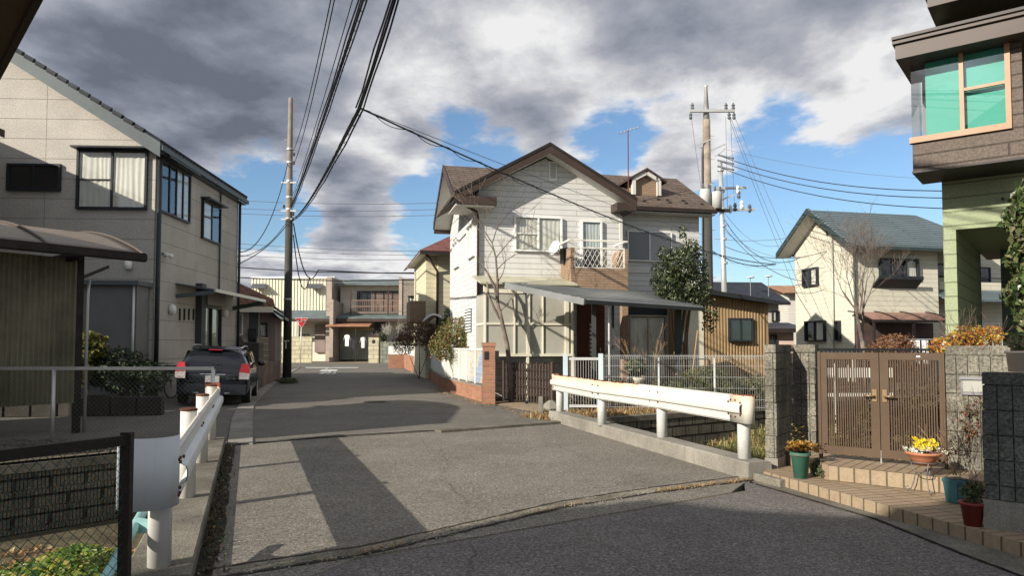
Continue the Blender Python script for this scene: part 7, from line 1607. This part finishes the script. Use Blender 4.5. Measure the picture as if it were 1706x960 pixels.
for v, s_ in ((366, 1), (357, 1), (345, -1), (258, 1), (272, 1)): z = P(482, v, pb.y).z; MB().lathe((s_*.22, -.1, z), [(.03, -.08), (.06, -.04), (.04, 0), (.06, .04), (.03, .08)], 8).build('insulator', M('brown_insulator', (.07, .05, .045), .3), UP)
# big pole with crossarm and transformers
RY = 33.0
rb_ = P(1180, 470, RY); rt_ = P(1185, 143, RY); BP = Thing('utility_pole', 'tall stained utility pole with a top crossarm and transformers behind the white house', 'utility pole', (rb_.x, RY, 0))
def bz(v): return P(1183, v, RY).z
def bx(u): return P(u, 300, RY).x-rb_.x
PST = M('pole_stained', (.27, .225, .175), .85, .25, 3, .1, streak=.9, streakcol=(.10, .06, .04))
MB().tube([(0, 0, 0), (0, 0, bz(200))], [.23, .17], 18).build('shaft', PST, BP, True); MB().tube([(0, 0, 0), (0, 0, bz(350))], [.24, .2], 18).build('sleeve', PDK, BP, True)
MB().tube([(0, 0, bz(205)), (0, 0, bz(145)), (0, 0, bz(143))], [.16, .07, .11], 14).build('top_extension', STEELG, BP, True)
MB().beam((bx(1149), -.2, bz(187)), (bx(1223), -.2, bz(187)), .12, .12).build('crossarm', STEELG, BP)
INS = M('brown_insulator', (0, 0, 0)); GIN = M('grey_insulator', (.12, .13, .15), .3)
for u, s_ in ((1153, 1), (1150, -1), (1209, 1), (1214, -1), (1221, 1), (1222, -1)):
    MB().lathe((bx(u), -.2, bz(187)+s_*.22), [(.04, -.18), (.09, -.1), (.05, -.03), (.09, .04), (.05, .1), (.03, .16)], 8).build('insulator', GIN, BP)
for (u0, v0, v1) in ((1171, 318, 350), (1190, 322, 350)):
    o = MB().lathe((bx(u0), -.35, bz(v1)), [(.24, 0), (.24, bz(v0)-bz(v1)-.1), (.20, bz(v0)-bz(v1))], 18).build('transformer', M('transformer_grey', (.45, .46, .44), .5, .1), BP, True)
    for s_ in (-.12, .12): MB().lathe((bx(u0)+s_, -.5, bz(v0)), [(.04, 0), (.07, .06), (.04, .1), (.06, .16), (.02, .22)], 8).build('bushing', GIN, o)
MB().beam((bx(1160), -.3, bz(353)), (bx(1212), -.3, bz(353)), .12, .14).build('platform_beam', DK, BP)
for v, u0, u1 in ((244, 1160, 1184), (262, 1190, 1206), (252, 1184, 1208), (318, 1163, 1184), (336, 1196, 1222)): MB().beam((bx(u0), -.15, bz(v)), (bx(u1), -.15, bz(v)+.3), .05, .06).build('bracket', STEELG, BP)
for k in range(16): z = 3+k*.55; s_ = 1 if k % 2 else -1; MB().tube([(0, 0, z), (s_*.38, 0, z)], .012, 5).build('step_bolt', STEELG, BP)
MB().tube([(-.26, -.05, bz(480)), (-.26, -.1, bz(380)), (-.24, -.1, bz(260)), (-.2, -.05, bz(245))], .04, 6).build('conduit', DARKFR, BP)
SY = 34.5; sb_ = P(1209, 492, SY); SP = Thing('steel_pole', 'slim silver steel pole just right of the big utility pole', 'utility pole', (sb_.x, SY, 0))
def sz_(v): return P(1205, v, SY).z
st0 = P(1200, 268, SY).x-sb_.x
MB().tube([(0, 0, 0), (st0, 0, sz_(268))], [.15, .10], 16).build('shaft', M('silver_paint', (.5, .52, .52), .4, .1, metal=.5), SP, True)
for v in (285, 320, 350, 378, 400, 440): f_ = (492-v)/224; MB().tube([(st0*f_, 0, sz_(v)), (st0*f_, 0, sz_(v)+.1)], .16, 12).build('band', STEELG, SP)
for v, w in ((316, 1.0), (352, 1.4)): MB().beam((-.6, -.2, sz_(v)), (w, -.2, sz_(v)+.05), .09, .1).build('crossarm', STEELG, SP)
for k, (u, v) in enumerate(((1214, 350), (1222, 347), (1233, 343), (1246, 349), (1226, 318), (1228, 326))):
    x = P(u, v, SY).x-sb_.x; MB().lathe((x, -.25, sz_(v)), [(.05, -.2), (.1, -.1), (.06, 0), (.1, .08), (.05, .2)], 8).build('insulator', GIN if k % 2 else WHITE, SP)

# ================================================================== overhead cables
CB = M('black_cable', (.02, .021, .023), .6); CBG = M('grey_wire', (.1, .105, .12), .5)
def cable(label, a, b_, r=.018, sag=.4, ext=0, m=CB, n=20, coil=0, strands=1, group='overhead cables', name='overhead_cable'):
    a, b_ = Vector(a), Vector(b_); pts = []
    for k in range(n+1):
        f_ = k/n*(1+ext); pts.append(a.lerp(b_, f_)-V(0, 0, 4*sag*f_*(1-f_) if f_ < 1 else -4*sag*(f_-1)*1.0*f_*0.2))
    t = Thing(name, label, 'cable', pts[0], 0, group); q = [p-pts[0] for p in pts]
    MB().tube(q, r, 5).build('cable', m, t, True)
    if strands > 1:
        rr = random.Random(int(r*9999)); L_ = (b_-a).normalized(); sx_ = L_.cross(V(0, 0, 1)).normalized()
        for s_ in range(1, strands): o_ = sx_*r*1.9*(1 if s_ % 2 else -1)*((s_+1)//2)+V(0, 0, -r*1.2*(s_ % 3)); MB().tube([p+o_*(1+.18*math.sin(i*1.7+s_)) for i, p in enumerate(q)], r*.75, 4).build('cable', m, t, True)
    if coil:
        L_ = sum((q[i+1]-q[i]).length for i in range(len(q)-1)); tot = int(L_/coil*10); cp = []
        for k in range(tot+1):
            f_ = k/tot*(len(q)-1); i = min(int(f_), len(q)-2); p = q[i].lerp(q[i+1], f_-i); d = (q[i+1]-q[i]).normalized(); x = d.cross(V(0, 0, 1)).normalized(); y = x.cross(d); a_ = k/10*6.283
            cp.append(p+(x*math.cos(a_)+y*(math.sin(a_)-.6))*r*2.6)
        MB().tube(cp, .006, 3, False).build('hanger_coil', m, t, True)
    return t
py = pb.y
J = P(600, 180, 9.2)
cable('thick coiled cable bundle rising steeply from the left pole to the top edge', P(487, 343, py), P(605, 0, 12.0), .02, .15, 1.0, coil=.42, strands=4, n=30)
cable('cable bundle from the left pole up to the branching point', P(486, 366, py), J, .017, .3, 0, coil=.6, strands=3, n=24)
cable('cable bundle from the branching point up to the top edge', J, P(658, 0, 7.0), .014, .02, 4, strands=4, n=24)
cable('left one of two thin wires above the coiled bundle', P(489, 250, py), P(551, 0, 13.5), .013, .35, 1.0, n=30)
cable('right one of two thin wires above the coiled bundle', P(489, 275, py), P(557, 0, 13.2), .013, .35, 1.0, n=30)
cable('thin wire between the coiled bundle and the two upper wires', P(488, 325, py), P(587, 0, 12.5), .010, .15, 1.0, n=30)
SJ = P(1181, 415, RY)
cable('long sagging service cable with loops crossing before the white house', J, CH.w((-.7, D_+.5, zev-.2)), .013, .45, 0, coil=.9, strands=2, n=40)
cable('thin wire just above the long service cable', J, P(1185, 395, 23.0), .005, .1, 0, n=24, m=CBG)
cable('looping cable from the big pole to the cream house gable', SJ, CH.w((-.7, D_+.5, zev-.2)), .022, .35, 0, coil=.8, n=20)
for k, (v0, v1, lab) in enumerate(((258, 318, 'topmost'), (267, 330, 'middle'), (277, 348, 'lowest'))):
    c = cable('%s of the three parallel wires running right from the big pole' % lab, P(1196, v0, RY), P(1600, v1, 21), .016, .45, .6, n=24)
    MB().tube([V(0, 0, 0), (P(1222, v0+6, RY-1)-P(1196, v0, RY))], .045, 6).build('insulator_string', GIN, c)
cable('very thin wire high above the cream house roof', P(1205, 248, RY), P(1600, 300, 30), .007, .3, .5, m=CBG)
for k, (ua, va, ub, vb, Yb, lab) in enumerate(((1222, 190, 1330, 440, 31, 'outer'), (1215, 190, 1300, 400, 33, 'inner'), (1213, 192, 1290, 395, 34, 'innermost'))):
    cable('%s slanting wire from the crossarm down towards the cream house' % lab, P(ua, va, RY), P(ub, vb, Yb), .009, .1, .5, m=CBG)
cable('vertical drop wire from the left end of the crossarm', P(1152, 196, RY), P(1170, 325, RY), .010, .12, 0, m=CBG)
cable('vertical drop wire from the right end of the crossarm', P(1217, 195, RY), P(1224, 350, RY), .010, .1, 0, m=CBG)
cable('vertical drop wire beside the inner crossarm insulators', P(1209, 195, RY), P(1212, 348, RY), .010, .05, 0, m=CBG)
for k, (v0, v1, sg) in enumerate(((352, 402, .8), (365, 430, .9), (384, 428, .5), (378, 470, .7), (430, 446, .3), (410, 415, .5))):
    cable(['upper', 'second', 'third', 'fourth', 'lowest', 'level'][k]+' wire between the silver pole and the cream house', P(1206, v0, SY), P(1318+k*14, v1, 31.5), .014 if k % 2 else .009, sg, .0, m=CBG if k % 2 == 0 else CB, coil=.9 if k == 1 else 0)
for k, (va, vb, lab) in enumerate(((330, 336, 'highest'), (344, 346, 'second highest'), (352, 356, 'third'), (400, 418, 'fourth'), (408, 424, 'fifth'), (421, 430, 'sixth'))):
    cable('%s thin far wire crossing the sky behind the left pole' % lab, P(330, va, 62), P(790, vb, 62), .022, .35, .3, m=CBG)
for k, (va, vb, lab) in enumerate(((440, 452, 'upper'), (458, 462, 'lower'))):
    cable('%s thick far cable behind the left pole' % lab, P(330, va, 46), P(790, vb, 46), .035, .3, .3, m=CB)
cable('cable from the beige building up to the left pole, long sag', P(398, 420, 24.5), P(480, 270, py), .018, 1.1, 0)
cable('cable from the beige building to the brackets of the left pole', P(396, 440, 24.5), P(480, 372, py), .018, .25, 0)
cable('second cable from the beige building to the left pole brackets', P(396, 428, 24.5), P(480, 366, py), .014, .4, 0)
cable('drooping cable loop hanging right of the left pole', P(489, 372, py), P(530, 450, py+3), .030, 1.3, 0)
cable('short drooping cable loop under the longer one', P(489, 392, py), P(516, 462, py+3), .028, 1.4, 0)
cable('cable continuing right from the drooping loop to the white house', P(530, 450, py+3), P(800, 455, 40), .028, .1, 0)
cable('thin far wire across the gap above the ochre shed', P(1190, 398, 40), P(1340, 392, 40), .012, .2, 0, m=CBG)
# far low houses and trees beyond, closing the view
far = [('far_house', 'low dark roofed house far left beyond the warehouse', 250, 330, 530, 515, 110), ('far_house', 'low pale house far beyond the corner house on the right', 742, 800, 540, 525, 95), ('far_house', 'grey house far beyond the cream house', 1560, 1700, 520, 500, 80)]
for nm, lb, u0, u1, v0, v1, Y in far: simple_house(nm, lb, u0, u1, v0, v1, Y, WHS, GGR, 8, 0, [((u0+u1)/2-4, (u0+u1)/2+4, v0+12, v0+24)])
rr = random.Random(77)
mb_bl = []
for k in range(46):
    x = -140+k*7+rr.uniform(-2, 2); mb_bl.append((x, 150+rr.uniform(-15, 15), rr.uniform(1.5, 3), rr.uniform(4, 7), 3, rr.uniform(2.5, 4.5)))
w_ = leafcloud('distant_trees', mb_bl, 16000, .9, LEAF('far_leaves', [(.04, .06, .03), (.07, .08, .04), (.1, .09, .05)]), None, 78); tag(w_, 'dark band of distant trees along the horizon', 'trees', kind='stuff')
